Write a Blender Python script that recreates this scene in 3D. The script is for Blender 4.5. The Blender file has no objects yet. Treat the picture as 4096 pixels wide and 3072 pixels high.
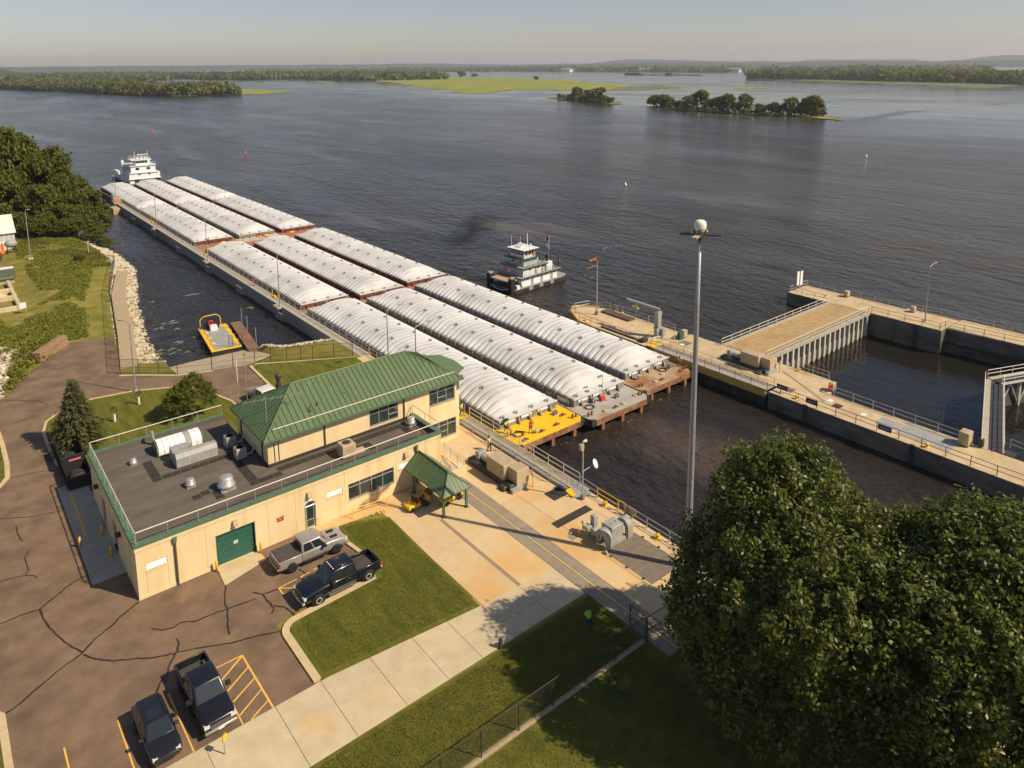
import bpy, math, random
import numpy as np
from mathutils import Vector, Matrix
R = math.radians
random.seed(7); rng = np.random.default_rng(7)
SC = bpy.context.scene
HAZE = 7.5e-5
COL = SC.collection

# ---------------------------------------------------------------- camera
def cam_axes(yaw, pitch, roll):
    f = Vector((math.sin(yaw)*math.cos(pitch), math.cos(yaw)*math.cos(pitch), -math.sin(pitch)))
    r = Vector((math.cos(yaw), -math.sin(yaw), 0)); u = r.cross(f)
    return r*math.cos(roll)+u*math.sin(roll), u*math.cos(roll)-r*math.sin(roll), f
CAMH = 41.45
cr, cu, cf = cam_axes(R(38.77907), R(9.672955), R(-0.435266))
cd = bpy.data.cameras.new('camera'); cam = bpy.data.objects.new('camera', cd); COL.objects.link(cam)
cam.matrix_world = Matrix(((cr.x, cu.x, -cf.x, 0), (cr.y, cu.y, -cf.y, 0), (cr.z, cu.z, -cf.z, CAMH), (0, 0, 0, 1)))
cd.sensor_fit = 'HORIZONTAL'; cd.sensor_width = 36.0; cd.lens = 2945.028/4096*36
cd.shift_x = (2048-2016.322)/4096; cd.shift_y = -(1536-764.148)/4096
cd.clip_start = 0.5; cd.clip_end = 60000
SC.camera = cam

# ---------------------------------------------------------------- sky, sun, exposure
SUN_AZ, SUN_EL = 148.0, 43.5          # azimuth clockwise from +Y, elevation
w = bpy.data.worlds.new('World'); SC.world = w; w.use_nodes = True
nt = w.node_tree; nt.nodes.clear()
sky = nt.nodes.new('ShaderNodeTexSky'); sky.sky_type = 'NISHITA'; sky.sun_disc = False
sky.sun_elevation = R(SUN_EL); sky.sun_rotation = R(SUN_AZ)
sky.altitude = 200; sky.air_density = 1.0; sky.dust_density = 0.7; sky.ozone_density = 3.0
bg = nt.nodes.new('ShaderNodeBackground'); bg.inputs['Strength'].default_value = 0.09
wo = nt.nodes.new('ShaderNodeOutputWorld')
tn = nt.nodes.new('ShaderNodeMix'); tn.data_type = 'RGBA'; tn.blend_type = 'MULTIPLY'; tn.inputs['Factor'].default_value = 1; tn.inputs['B'].default_value = (1.13, .98, .95, 1)
nt.links.new(sky.outputs[0], tn.inputs['A']); nt.links.new(tn.outputs['Result'], bg.inputs[0]); nt.links.new(bg.outputs[0], wo.inputs[0])
sl = bpy.data.lights.new('sun', 'SUN'); sl.energy = 5.0; sl.angle = R(0.55); sl.color = (1.0, 0.86, 0.66)
so = bpy.data.objects.new('sun', sl); COL.objects.link(so)
sd = Vector((math.sin(R(SUN_AZ))*math.cos(R(SUN_EL)), math.cos(R(SUN_AZ))*math.cos(R(SUN_EL)), math.sin(R(SUN_EL))))
so.rotation_euler = sd.to_track_quat('Z', 'Y').to_euler(); so.location = (60, -60, 120)
vs = SC.view_settings; vs.view_transform = 'Standard'; vs.look = 'None'; vs.exposure = 0.08; vs.gamma = 1.0
vs.use_curve_mapping = False
SC.render.engine = 'CYCLES'
cy = SC.cycles
cy.max_bounces = 6; cy.diffuse_bounces = 2; cy.glossy_bounces = 3; cy.transmission_bounces = 4
cy.transparent_max_bounces = 12; cy.volume_bounces = 0; cy.caustics_reflective = False; cy.caustics_refractive = False
cy.use_denoising = True; cy.use_adaptive_sampling = True; cy.adaptive_threshold = 0.015
try: cy.denoiser = 'OPENIMAGEDENOISE'
except Exception: pass

# ---------------------------------------------------------------- mesh builder
class MB:
    def __init__(s): s.v = []; s.f = []
    def add(s, vs, fs):
        n = len(s.v); s.v.extend([tuple(p) for p in vs]); s.f.extend([tuple(i+n for i in f) for f in fs]); return s
    def box(s, x0, x1, y0, y1, z0, z1):
        return s.add([(x0,y0,z0),(x1,y0,z0),(x1,y1,z0),(x0,y1,z0),(x0,y0,z1),(x1,y0,z1),(x1,y1,z1),(x0,y1,z1)],
                     [(0,3,2,1),(4,5,6,7),(0,1,5,4),(1,2,6,5),(2,3,7,6),(3,0,4,7)])
    def bbox(s, x0, x1, y0, y1, z0, z1, b=.03):
        # box with chamfered top edges
        return s.add([(x0,y0,z0),(x1,y0,z0),(x1,y1,z0),(x0,y1,z0),(x0,y0,z1-b),(x1,y0,z1-b),(x1,y1,z1-b),(x0,y1,z1-b),
                      (x0+b,y0+b,z1),(x1-b,y0+b,z1),(x1-b,y1-b,z1),(x0+b,y1-b,z1)],
                     [(0,3,2,1),(8,9,10,11),(0,1,5,4),(1,2,6,5),(2,3,7,6),(3,0,4,7),(4,5,9,8),(5,6,10,9),(6,7,11,10),(7,4,8,11)])
    def obox(s, c, size, rz=0, M=None):
        hx, hy, hz = size[0]/2, size[1]/2, size[2]/2
        m = M or Matrix.Rotation(rz, 3, 'Z'); c = Vector(c)
        pts = [c + m @ Vector(p) for p in [(-hx,-hy,-hz),(hx,-hy,-hz),(hx,hy,-hz),(-hx,hy,-hz),(-hx,-hy,hz),(hx,-hy,hz),(hx,hy,hz),(-hx,hy,hz)]]
        return s.add(pts, [(0,3,2,1),(4,5,6,7),(0,1,5,4),(1,2,6,5),(2,3,7,6),(3,0,4,7)])
    def prism(s, poly, z0, z1):
        n = len(poly); a = sum(poly[i][0]*poly[(i+1)%n][1]-poly[(i+1)%n][0]*poly[i][1] for i in range(n))
        if a < 0: poly = poly[::-1]
        return s.add([(p[0],p[1],z0) for p in poly]+[(p[0],p[1],z1) for p in poly],
                     [tuple(range(n-1,-1,-1)), tuple(range(n,2*n))]+[(i,(i+1)%n,n+(i+1)%n,n+i) for i in range(n)])
    def extr(s, prof, axis, t0, t1):
        # profile (a,b) extruded along axis: 'x' -> (y,z), 'y' -> (x,z)
        n = len(prof)
        if axis == 'x': A = [(t0,p[0],p[1]) for p in prof]; B = [(t1,p[0],p[1]) for p in prof]
        else: A = [(p[0],t0,p[1]) for p in prof]; B = [(p[0],t1,p[1]) for p in prof]
        return s.add(A+B, [tuple(range(n)), tuple(range(2*n-1,n-1,-1))]+[(i,n+i,n+(i+1)%n,(i+1)%n) for i in range(n)])
    def tube(s, p0, p1, r, n=6, r1=None, caps=True):
        p0, p1 = Vector(p0), Vector(p1); d = p1-p0
        if d.length < 1e-6: return s
        d.normalize(); u = d.orthogonal().normalized(); v = d.cross(u); r1 = r if r1 is None else r1
        A = [p0+(u*math.cos(2*math.pi*i/n)+v*math.sin(2*math.pi*i/n))*r for i in range(n)]
        B = [p1+(u*math.cos(2*math.pi*i/n)+v*math.sin(2*math.pi*i/n))*r1 for i in range(n)]
        f = [(i,(i+1)%n,n+(i+1)%n,n+i) for i in range(n)]
        if caps: f += [tuple(range(n-1,-1,-1)), tuple(range(n,2*n))]
        return s.add(A+B, f)
    def path(s, pts, r, n=6):
        for a, b in zip(pts, pts[1:]): s.tube(a, b, r, n)
        return s
    def lathe(s, c, prof, n=12, axis='z'):
        m = len(prof); V = []
        for (r, z) in prof:
            for i in range(n):
                a = 2*math.pi*i/n; q = (r*math.cos(a), r*math.sin(a), z)
                if axis == 'x': q = (q[2], q[0], q[1])
                elif axis == 'y': q = (q[0], q[2], q[1])
                V.append((c[0]+q[0], c[1]+q[1], c[2]+q[2]))
        F = [(j*n+i, j*n+(i+1)%n, (j+1)*n+(i+1)%n, (j+1)*n+i) for j in range(m-1) for i in range(n)]
        F += [tuple(range(n-1,-1,-1)), tuple((m-1)*n+i for i in range(n))]
        return s.add(V, F)
    def poly(s, pts): return s.add(pts, [tuple(range(len(pts)))])
    def ell(s, c, r, n=8, m=5):
        prof = [(max(.001, math.cos(-math.pi/2+math.pi*j/m)), math.sin(-math.pi/2+math.pi*j/m)) for j in range(m+1)]
        V = [(c[0]+r[0]*p*math.cos(2*math.pi*i/n), c[1]+r[1]*p*math.sin(2*math.pi*i/n), c[2]+r[2]*z) for p, z in prof for i in range(n)]
        return s.add(V, [(j*n+i, j*n+(i+1)%n, (j+1)*n+(i+1)%n, (j+1)*n+i) for j in range(m) for i in range(n)])
    def mesh(s, name, smooth=False):
        me = bpy.data.meshes.new(name); me.from_pydata(s.v, [], s.f)
        if smooth: me.polygons.foreach_set('use_smooth', [True]*len(me.polygons))
        me.update(); return me
    def build(s, name, mat, parent=None, smooth=False, local=False):
        return obj(name, s.mesh(name, smooth), mat, parent, local)

def obj(name, me, mat, parent=None, local=False):
    o = bpy.data.objects.new(name, me); COL.objects.link(o)
    if mat is not None:
        if me.materials: me.materials[0] = mat
        else: me.materials.append(mat)
    if parent is not None:
        o.parent = parent
        if not local and parent.get('_o') is not None: o.matrix_parent_inverse = Matrix.Translation(-Vector(parent['_o']))
    return o
def thing(name, label, cat, loc=(0,0,0), rz=0, group=None):
    o = bpy.data.objects.new(name, None); COL.objects.link(o); o.empty_display_size = .3
    o.location = loc; o.rotation_euler = (0,0,rz); o['_o'] = tuple(loc)
    return tag(o, label, cat, group)
def tag(o, label=None, cat=None, group=None, kind=None):
    if label: o['label'] = label
    if cat: o['category'] = cat
    if group: o['group'] = group
    if kind: o['kind'] = kind
    return o
def struct(o): o['kind'] = 'structure'; return o
def stuff(o): o['kind'] = 'stuff'; return o
def kids(o): return [c for c in bpy.data.objects if c.parent == o]
def copy_tree(o, parent=None, cache=None):
    c = o.copy(); COL.objects.link(c)
    if parent is not None: c.parent = parent
    for ch in list(o.children): copy_tree(ch, c)
    return c
def dup(root, loc, rz=None, label=None, group=None):
    c = copy_tree(root); c.location = loc; c['_o'] = tuple(loc)
    if rz is not None: c.rotation_euler = (0,0,rz)
    if label: c['label'] = label
    if group: c['group'] = group
    return c

# ---------------------------------------------------------------- materials
def M(name, col, col2=None, scale=1.0, rough=.7, metal=0.0, bump=0.0, bscale=None, rand=0.0, detail=5, contrast=(.35,.65), spec=.5,
      stretch=None, col3=None, scale3=.1, c3=(.55,.75), coat=0, obj_space=False, trans=0.0):
    m = bpy.data.materials.new(name); m.use_nodes = True; t = m.node_tree; t.nodes.clear(); N = t.nodes.new; L = t.links.new
    out = N('ShaderNodeOutputMaterial'); b = N('ShaderNodeBsdfPrincipled'); L(b.outputs[0], out.inputs[0])
    b.inputs['Roughness'].default_value = rough; b.inputs['Metallic'].default_value = metal
    b.inputs['Specular IOR Level'].default_value = spec; b.inputs['Coat Weight'].default_value = coat
    if trans: b.inputs['Transmission Weight'].default_value = trans
    c4 = lambda c: (c[0], c[1], c[2], 1)
    if obj_space: g = N('ShaderNodeTexCoord'); pos = g.outputs['Object']
    else: g = N('ShaderNodeNewGeometry'); pos = g.outputs['Position']
    if stretch:
        mp = N('ShaderNodeMapping'); mp.inputs['Scale'].default_value = stretch; L(pos, mp.inputs[0]); pos = mp.outputs[0]
    cur = None
    if col2 is not None:
        n = N('ShaderNodeTexNoise'); n.inputs['Scale'].default_value = scale; n.inputs['Detail'].default_value = detail; n.inputs['Roughness'].default_value = .6
        L(pos, n.inputs['Vector'])
        r = N('ShaderNodeValToRGB'); r.color_ramp.elements[0].position = contrast[0]; r.color_ramp.elements[1].position = contrast[1]
        r.color_ramp.elements[0].color = c4(col); r.color_ramp.elements[1].color = c4(col2)
        L(n.outputs['Fac'], r.inputs[0]); cur = r.outputs[0]
    if col3 is not None:
        n = N('ShaderNodeTexNoise'); n.inputs['Scale'].default_value = scale3; n.inputs['Detail'].default_value = 4; L(pos, n.inputs['Vector'])
        r = N('ShaderNodeValToRGB'); r.color_ramp.elements[0].position = c3[0]; r.color_ramp.elements[1].position = c3[1]
        r.color_ramp.elements[0].color = (0,0,0,1); r.color_ramp.elements[1].color = (1,1,1,1); L(n.outputs['Fac'], r.inputs[0])
        mx = N('ShaderNodeMix'); mx.data_type = 'RGBA'; L(r.outputs[0], mx.inputs['Factor'])
        if cur: L(cur, mx.inputs['A'])
        else: mx.inputs['A'].default_value = c4(col)
        mx.inputs['B'].default_value = c4(col3); cur = mx.outputs['Result']
    if rand:
        oi = N('ShaderNodeObjectInfo'); mr = N('ShaderNodeMapRange'); mr.inputs['To Min'].default_value = 1-rand; mr.inputs['To Max'].default_value = 1+rand
        L(oi.outputs['Random'], mr.inputs['Value'])
        mx = N('ShaderNodeMix'); mx.data_type = 'RGBA'; mx.blend_type = 'MULTIPLY'; mx.inputs['Factor'].default_value = 1
        if cur: L(cur, mx.inputs['A'])
        else: mx.inputs['A'].default_value = c4(col)
        L(mr.outputs[0], mx.inputs['B']); cur = mx.outputs['Result']
    if cur: L(cur, b.inputs['Base Color'])
    else: b.inputs['Base Color'].default_value = c4(col)
    if bump:
        n = N('ShaderNodeTexNoise'); n.inputs['Scale'].default_value = bscale or scale*4; n.inputs['Detail'].default_value = 4; L(pos, n.inputs['Vector'])
        bp = N('ShaderNodeBump'); bp.inputs['Strength'].default_value = bump; bp.inputs['Distance'].default_value = .05
        L(n.outputs['Fac'], bp.inputs['Height']); L(bp.outputs[0], b.inputs['Normal'])
    return m
# ================================================================ materials
m_conc = M('concrete_warm', (.60,.43,.215), (.66,.49,.27), scale=.9, rough=.85, bump=.15, bscale=12, rand=.06, col3=(.64,.37,.12), scale3=.13, c3=(.5,.72), contrast=(.3,.7))
m_conc_g = M('concrete_grey', (.36,.32,.25), (.46,.41,.32), scale=.7, rough=.9, bump=.25, bscale=6, contrast=(.3,.7))
m_wallc = M('lock_wall_concrete', (.075,.066,.052), (.21,.185,.148), scale=.35, rough=.9, bump=.35, bscale=3, stretch=(1,1,2.2), contrast=(.3,.7))
m_guide = M('guide_wall_concrete', (.25,.23,.19), (.36,.33,.28), scale=.5, rough=.9, bump=.3, bscale=4, stretch=(.5,.5,1.6), contrast=(.3,.7))
m_deckc = M('wall_top_concrete', (.50,.37,.20), (.60,.46,.27), scale=.6, rough=.88, bump=.15, bscale=10, col3=(.42,.31,.17), scale3=.25, rand=.04)
m_band = M('grey_paving_band', (.27,.215,.15), (.33,.265,.185), scale=1.2, rough=.85, rand=.03)
m_walk = M('sidewalk_concrete', (.52,.42,.25), (.60,.49,.31), scale=.8, rough=.88, bump=.12, bscale=12, rand=.05, col3=(.62,.37,.13), scale3=.16, c3=(.56,.74))
m_kerb = M('kerb_concrete', (.52,.40,.21), (.62,.48,.27), scale=1.5, rough=.88, bump=.2, bscale=9)
m_asph = M('asphalt', (.165,.105,.062), (.245,.158,.094), scale=.55, rough=.92, bump=.5, bscale=28, col3=(.115,.074,.046), scale3=.30, c3=(.48,.75), detail=8)
m_tar = M('crack_sealant', (.028,.02,.014), rough=.6)
m_yline = M('yellow_road_paint', (.80,.42,.06), (.88,.50,.10), scale=4, rough=.7)
m_grass = M('lawn_grass', (.080,.092,.013), (.18,.158,.03), scale=.9, rough=.95, bump=.9, bscale=22, col3=(.05,.068,.012), scale3=.22, detail=8, spec=.1, contrast=(.3,.72))
m_lawn2 = M('lawn_grass_striped', (.075,.098,.012), (.195,.175,.032), scale=.55, rough=.95, bump=.9, bscale=22, stretch=(2.2,.45,1), detail=8, spec=.1, contrast=(.3,.72))
m_bank = M('bank_ground', (.16,.16,.03), (.30,.24,.06), scale=.35, rough=.95, bump=1, bscale=7, col3=(.095,.135,.02), scale3=.12, detail=8, spec=.1)
m_dirt = M('gravel_strip', (.36,.27,.16), (.46,.36,.22), scale=3, rough=.95, bump=.6, bscale=16)
m_rock = M('riprap_rock', (.42,.35,.245), (.58,.50,.37), scale=1.5, rough=.92, bump=.4, bscale=6, rand=.28)
m_cream = M('cream_masonry', (.74,.565,.295), (.82,.65,.37), scale=.45, rough=.85, bump=.08, bscale=14, stretch=(1.6,1.6,.22), contrast=(.3,.7), col3=(.62,.40,.15), scale3=.55, c3=(.52,.80), detail=8)
m_trim = M('green_trim', (.085,.15,.095), (.11,.19,.12), scale=2, rough=.55, spec=.4)
m_roofg = M('green_metal_roof', (.098,.150,.062), (.122,.178,.078), scale=.8, rough=.45, spec=.45, stretch=(1,.3,1), rand=.05)
m_seam = M('roof_seam', (.035,.062,.03), rough=.5)
m_mem = M('roof_membrane', (.105,.085,.066), (.15,.122,.095), scale=.7, rough=.95, bump=.2, bscale=14, stretch=(.35,1,1), col3=(.082,.067,.053), scale3=.3)
m_pad = M('roof_walk_pad', (.028,.022,.018), (.042,.033,.027), scale=3, rough=.95, rand=.15)
m_alum = M('galvanised_metal', (.50,.49,.46), (.62,.61,.57), scale=3, rough=.42, metal=.55)
m_rail = M('rail_galvanised', (.40,.39,.36), (.50,.49,.45), scale=3, rough=.5, metal=.35)
m_railw = M('pale_rail_paint', (.66,.62,.50), rough=.5)
m_steel = M('pole_steel', (.33,.33,.33), (.42,.42,.41), scale=2, rough=.45, metal=.4)
m_dksteel = M('dark_steel', (.045,.042,.04), (.075,.068,.06), scale=2, rough=.6, metal=.2)
m_black = M('black_rubber', (.012,.012,.013), rough=.75)
m_fence = M('fence_steel', (.045,.035,.025), rough=.7)
m_white = M('white_paint', (.76,.75,.70), (.82,.81,.77), scale=2, rough=.5)
m_hullw = M('boat_white', (.74,.74,.72), (.82,.82,.80), scale=1.2, rough=.45, spec=.4)
m_yellow = M('yellow_paint', (.80,.46,.012), (.86,.52,.02), scale=2, rough=.55)
m_gold = M('yellow_steel', (.55,.33,.06), (.62,.39,.09), scale=.8, rough=.7)
m_red = M('red_paint', (.62,.045,.03), rough=.5)
m_orange = M('orange_fabric', (.85,.17,.03), rough=.8)
m_lime = M('hivis_lime', (.62,.86,.03), rough=.8)
m_glass = M('window_glass', (.016,.028,.026), (.03,.05,.045), scale=.4, rough=.06, spec=.8)
m_bglass = M('boat_window_glass', (.02,.024,.025), rough=.08, spec=.7)
m_door = M('green_door_paint', (.022,.10,.07), (.03,.12,.085), scale=2, rough=.5)
m_louver = M('louver_white', (.86,.85,.80), rough=.4)
m_cover = M('fibreglass_cover', (.57,.56,.53), (.68,.67,.64), scale=.35, rough=.6, spec=.35, rand=.045, col3=(.47,.455,.415), scale3=.16, c3=(.5,.8), detail=7)
m_coamg = M('barge_steel_grey', (.20,.19,.165), (.29,.275,.24), scale=.6, rough=.75, col3=(.26,.15,.08), scale3=.3, c3=(.62,.8), stretch=(1,1,.4))
m_coamr = M('barge_steel_red', (.13,.042,.028), (.22,.075,.045), scale=.6, rough=.75, col3=(.10,.05,.035), scale3=.3)
m_hull = M('barge_hull_black', (.022,.02,.019), (.05,.042,.036), scale=.5, rough=.7)
m_rust = M('rusty_steel', (.17,.075,.035), (.30,.14,.065), scale=1.2, rough=.9, col3=(.36,.26,.15), scale3=.7, bump=.3)
m_deckrust = M('rust_stained_deck', (.40,.285,.16), (.45,.34,.21), scale=.5, rough=.85, col3=(.30,.13,.055), scale3=.22, c3=(.42,.6), detail=8)
m_deckgrey = M('grey_barge_deck', (.36,.335,.285), (.44,.41,.35), scale=.5, rough=.8, col3=(.34,.22,.13), scale3=.3, c3=(.55,.75), detail=8)
m_deckred = M('red_barge_deck', (.34,.12,.065), (.44,.17,.095), scale=.6, rough=.85, col3=(.40,.25,.15), scale3=.3)
m_decktan = M('tan_barge_deck', (.50,.42,.30), (.58,.50,.37), scale=.6, rough=.85, col3=(.35,.22,.14), scale3=.3)
m_decky = M('yellow_barge_deck', (.86,.49,.008), (.90,.53,.015), scale=.8, rough=.5, spec=.4, col3=(.78,.43,.02), scale3=.4)
m_wood = M('weathered_timber', (.26,.16,.085), (.36,.235,.13), scale=2, rough=.85, stretch=(1,6,6), rand=.12)
m_dock = M('dock_planks', (.20,.10,.055), (.27,.145,.085), scale=3, rough=.85, rand=.14)
m_bark = M('bark', (.09,.065,.045), (.15,.11,.075), scale=4, rough=.95, bump=.6)
m_mach = M('machinery_grey', (.30,.30,.265), (.38,.38,.335), scale=1.5, rough=.55, spec=.4)
m_skin = M('skin', (.45,.26,.17), rough=.6)
m_denim = M('dark_trousers', (.035,.04,.055), rough=.9)
m_khaki = M('brown_shorts', (.16,.10,.06), rough=.9)
m_hair = M('dark_hair', (.03,.02,.014), rough=.8)
m_pink = M('pink_shirt', (.70,.10,.15), rough=.85)
m_foam = M('white_foam', (.42,.41,.38), rough=.6)
m_tan = M('tan_cabinet', (.42,.32,.19), (.5,.39,.24), scale=1.5, rough=.6)

def leafmat(name, a, b, tr=.35, rough=.5, spec=.12):
    m = bpy.data.materials.new(name); m.use_nodes = True; t = m.node_tree; t.nodes.clear(); N = t.nodes.new; L = t.links.new
    out = N('ShaderNodeOutputMaterial'); p = N('ShaderNodeBsdfPrincipled'); tl = N('ShaderNodeBsdfTranslucent'); mx = N('ShaderNodeMixShader'); mx.inputs[0].default_value = tr
    g = N('ShaderNodeNewGeometry'); r = N('ShaderNodeValToRGB')
    r.color_ramp.elements[0].color = (*a, 1); r.color_ramp.elements[1].color = (*b, 1)
    L(g.outputs['Random Per Island'], r.inputs[0]); L(r.outputs[0], p.inputs['Base Color'])
    hs = N('ShaderNodeHueSaturation'); hs.inputs['Value'].default_value = 1.6; hs.inputs['Hue'].default_value = .485; L(r.outputs[0], hs.inputs['Color']); L(hs.outputs[0], tl.inputs['Color'])
    p.inputs['Roughness'].default_value = rough; p.inputs['Specular IOR Level'].default_value = .35
    p.inputs['Specular IOR Level'].default_value = spec; L(p.outputs[0], mx.inputs[1]); L(tl.outputs[0], mx.inputs[2]); L(mx.outputs[0], out.inputs[0]); return m
m_leaf = leafmat('maple_leaves', (.038,.062,.010), (.165,.180,.028), .25, .42, .3)
m_leaf2 = leafmat('bank_leaves', (.058,.086,.014), (.18,.18,.03), .35, .65)
m_spruce = leafmat('spruce_needles', (.065,.072,.022), (.15,.145,.05), .2, .7)
m_leaf3 = leafmat('island_leaves', (.075,.100,.020), (.19,.185,.050), .32, .85)
m_weed = leafmat('weed_leaves', (.085,.125,.014), (.30,.27,.055), .35, .9)
m_marsh = M('marsh_grass', (.15,.20,.03), (.36,.33,.075), scale=.02, rough=.95, col3=(.22,.17,.06), scale3=.006, detail=8, stretch=(1,2.2,1), spec=.1)
m_hill = M('wooded_hills', (.030,.045,.022), (.055,.07,.03), scale=.01, rough=1, spec=0)

# see-through chain link: thin wire coverage as plain transparency, the same for every ray
def linkmat(name, col, cover):
    m = bpy.data.materials.new(name); m.use_nodes = True; t = m.node_tree; t.nodes.clear(); N = t.nodes.new; L = t.links.new
    out = N('ShaderNodeOutputMaterial'); d = N('ShaderNodeBsdfDiffuse'); d.inputs[0].default_value = (*col, 1); tr = N('ShaderNodeBsdfTransparent'); mx = N('ShaderNodeMixShader')
    g = N('ShaderNodeNewGeometry'); n = N('ShaderNodeTexNoise'); n.inputs['Scale'].default_value = 1.5; L(g.outputs['Position'], n.inputs['Vector'])
    mr = N('ShaderNodeMapRange'); mr.inputs['To Min'].default_value = cover*.6; mr.inputs['To Max'].default_value = cover*1.4; L(n.outputs['Fac'], mr.inputs['Value'])
    L(mr.outputs[0], mx.inputs[0]); L(tr.outputs[0], mx.inputs[1]); L(d.outputs[0], mx.inputs[2]); L(mx.outputs[0], out.inputs[0]); return m
m_link = linkmat('chain_link_wire', (.06,.05,.04), .2)

# ---- water
def watermat(name, base, slick=True, amp=1.0):
    m = bpy.data.materials.new(name); m.use_nodes = True; t = m.node_tree; t.nodes.clear(); N = t.nodes.new; L = t.links.new
    out = N('ShaderNodeOutputMaterial'); p = N('ShaderNodeBsdfPrincipled'); L(p.outputs[0], out.inputs[0])
    g = N('ShaderNodeNewGeometry'); P = g.outputs['Position']
    def noise(scale, detail, stretch=None, rot=0, rough=.55, dist=0):
        mp = N('ShaderNodeMapping'); mp.inputs['Rotation'].default_value = (0,0,rot); mp.inputs['Scale'].default_value = stretch or (1,1,1); L(P, mp.inputs[0])
        n = N('ShaderNodeTexNoise'); n.inputs['Scale'].default_value = scale; n.inputs['Detail'].default_value = detail; n.inputs['Roughness'].default_value = rough; n.inputs['Distortion'].default_value = dist
        L(mp.outputs[0], n.inputs['Vector']); return n.outputs['Fac']
    def mth(op, a, b):
        n = N('ShaderNodeMath'); n.operation = op
        for i, q in ((0, a), (1, b)):
            if isinstance(q, (int, float)): n.inputs[i].default_value = q
            else: L(q, n.inputs[i])
        return n.outputs[0]
    def ramp(x, a, b, lo=0, hi=1):
        n = N('ShaderNodeMapRange'); n.interpolation_type = 'SMOOTHSTEP'
        for k, q in (('From Min', a), ('From Max', b), ('To Min', lo), ('To Max', hi)): n.inputs[k].default_value = q
        L(x, n.inputs['Value']); return n.outputs[0]
    # camera-facing ripples: crests roughly across the wind
    h1 = noise(.50, 3, (1.0,.5,1), R(-50)); h2 = noise(1.9, 3, (1.0,.6,1), R(-40)); h3 = noise(.10, 5, (1,.42,1), R(-55), dist=.8)
    hh = mth('ADD', mth('MULTIPLY', h1, .95*amp), mth('ADD', mth('MULTIPLY', h2, .30*amp), mth('MULTIPLY', h3, 1.8*amp)))
    bp = N('ShaderNodeBump'); bp.inputs['Distance'].default_value = 1.0
    big = noise(.012, 4, (1,.45,1), R(-48), dist=.5); mid = noise(.05, 5, (1,.3,1), R(-55), dist=.4)
    if slick:
        # smooth, pale slicks: belts of calmer water far out
        far = noise(.0035, 5, (.55,1.9,1), R(52), dist=.8)
        sx = N('ShaderNodeSeparateXYZ'); L(P, sx.inputs[0])
        dd = ramp(mth('ADD', sx.outputs[0], mth('MULTIPLY', sx.outputs[1], -.15)), 290, 560)
        calm = mth('MULTIPLY', ramp(far, .27, .45), dd)
        L(mth('MULTIPLY', mth('SUBTRACT', 1.0, mth('MULTIPLY', calm, .96)), mth('ADD', .28, mth('MULTIPLY', ramp(noise(.03, 6, (1,.28,1), R(-52), rough=.65, dist=.7), .30, .68), .85))), bp.inputs['Strength'])
        # brown, boiling eddies near the lock
        ed = ramp(mid, .5, .72)
        cr_ = N('ShaderNodeMix'); cr_.data_type = 'RGBA'; L(mth('MULTIPLY', ed, ramp(big, .42, .62)), cr_.inputs['Factor'])
        tb_ = ramp(mth('ADD', sx.outputs[0], mth('MULTIPLY', sx.outputs[1], -.5)), 40, 190)
        ca = N('ShaderNodeMix'); ca.data_type = 'RGBA'; L(tb_, ca.inputs['Factor']); ca.inputs['A'].default_value = (*base, 1); ca.inputs['B'].default_value = (.060,.049,.036,1)
        L(ca.outputs['Result'], cr_.inputs['A']); cr_.inputs['B'].default_value = (.10,.074,.048,1)
        # weeds at the surface far out
        wd = mth('MULTIPLY', mth('MULTIPLY', ramp(noise(.006, 6, (.5,1.6,1), R(48), rough=.7), .52, .66), dd), .35)
        c2 = N('ShaderNodeMix'); c2.data_type = 'RGBA'; L(wd, c2.inputs['Factor']); L(cr_.outputs['Result'], c2.inputs['A']); c2.inputs['B'].default_value = (.16,.15,.06,1)
        L(c2.outputs['Result'], p.inputs['Base Color'])
        L(mth('ADD', .10, mth('MULTIPLY', ramp(big, .4, .65), .10)), p.inputs['Roughness'])
    else:
        bp.inputs['Strength'].default_value = .30; p.inputs['Base Color'].default_value = (*base, 1); p.inputs['Roughness'].default_value = .08
    L(hh, bp.inputs['Height']); L(bp.outputs[0], p.inputs['Normal'])
    p.inputs['IOR'].default_value = 1.333; p.inputs['Specular IOR Level'].default_value = .5
    return m
m_water = watermat('river_water', (.024,.020,.017))
m_pool = watermat('still_pool_water', (.016,.014,.011), slick=False, amp=.35)

# ================================================================ setting
WZ, LZ = -2.2, -3.85
b = MB()
for x0, x1, y0, y1 in ((-1000, 48.0, -400, 13900), (48.0, 91.2, -400, 13900), (91.2, 123.2, 57.6, 13900), (123.2, 13900, -400, 13900)):
    b.poly([(x0,y0,WZ),(x1,y0,WZ),(x1,y1,WZ),(x0,y1,WZ)])
struct(b.build('water', m_water))
struct(MB().poly([(90.9,-400,LZ),(125.6,-400,LZ),(125.6,55,LZ),(90.9,55,LZ)]).build('water', m_pool))

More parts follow.
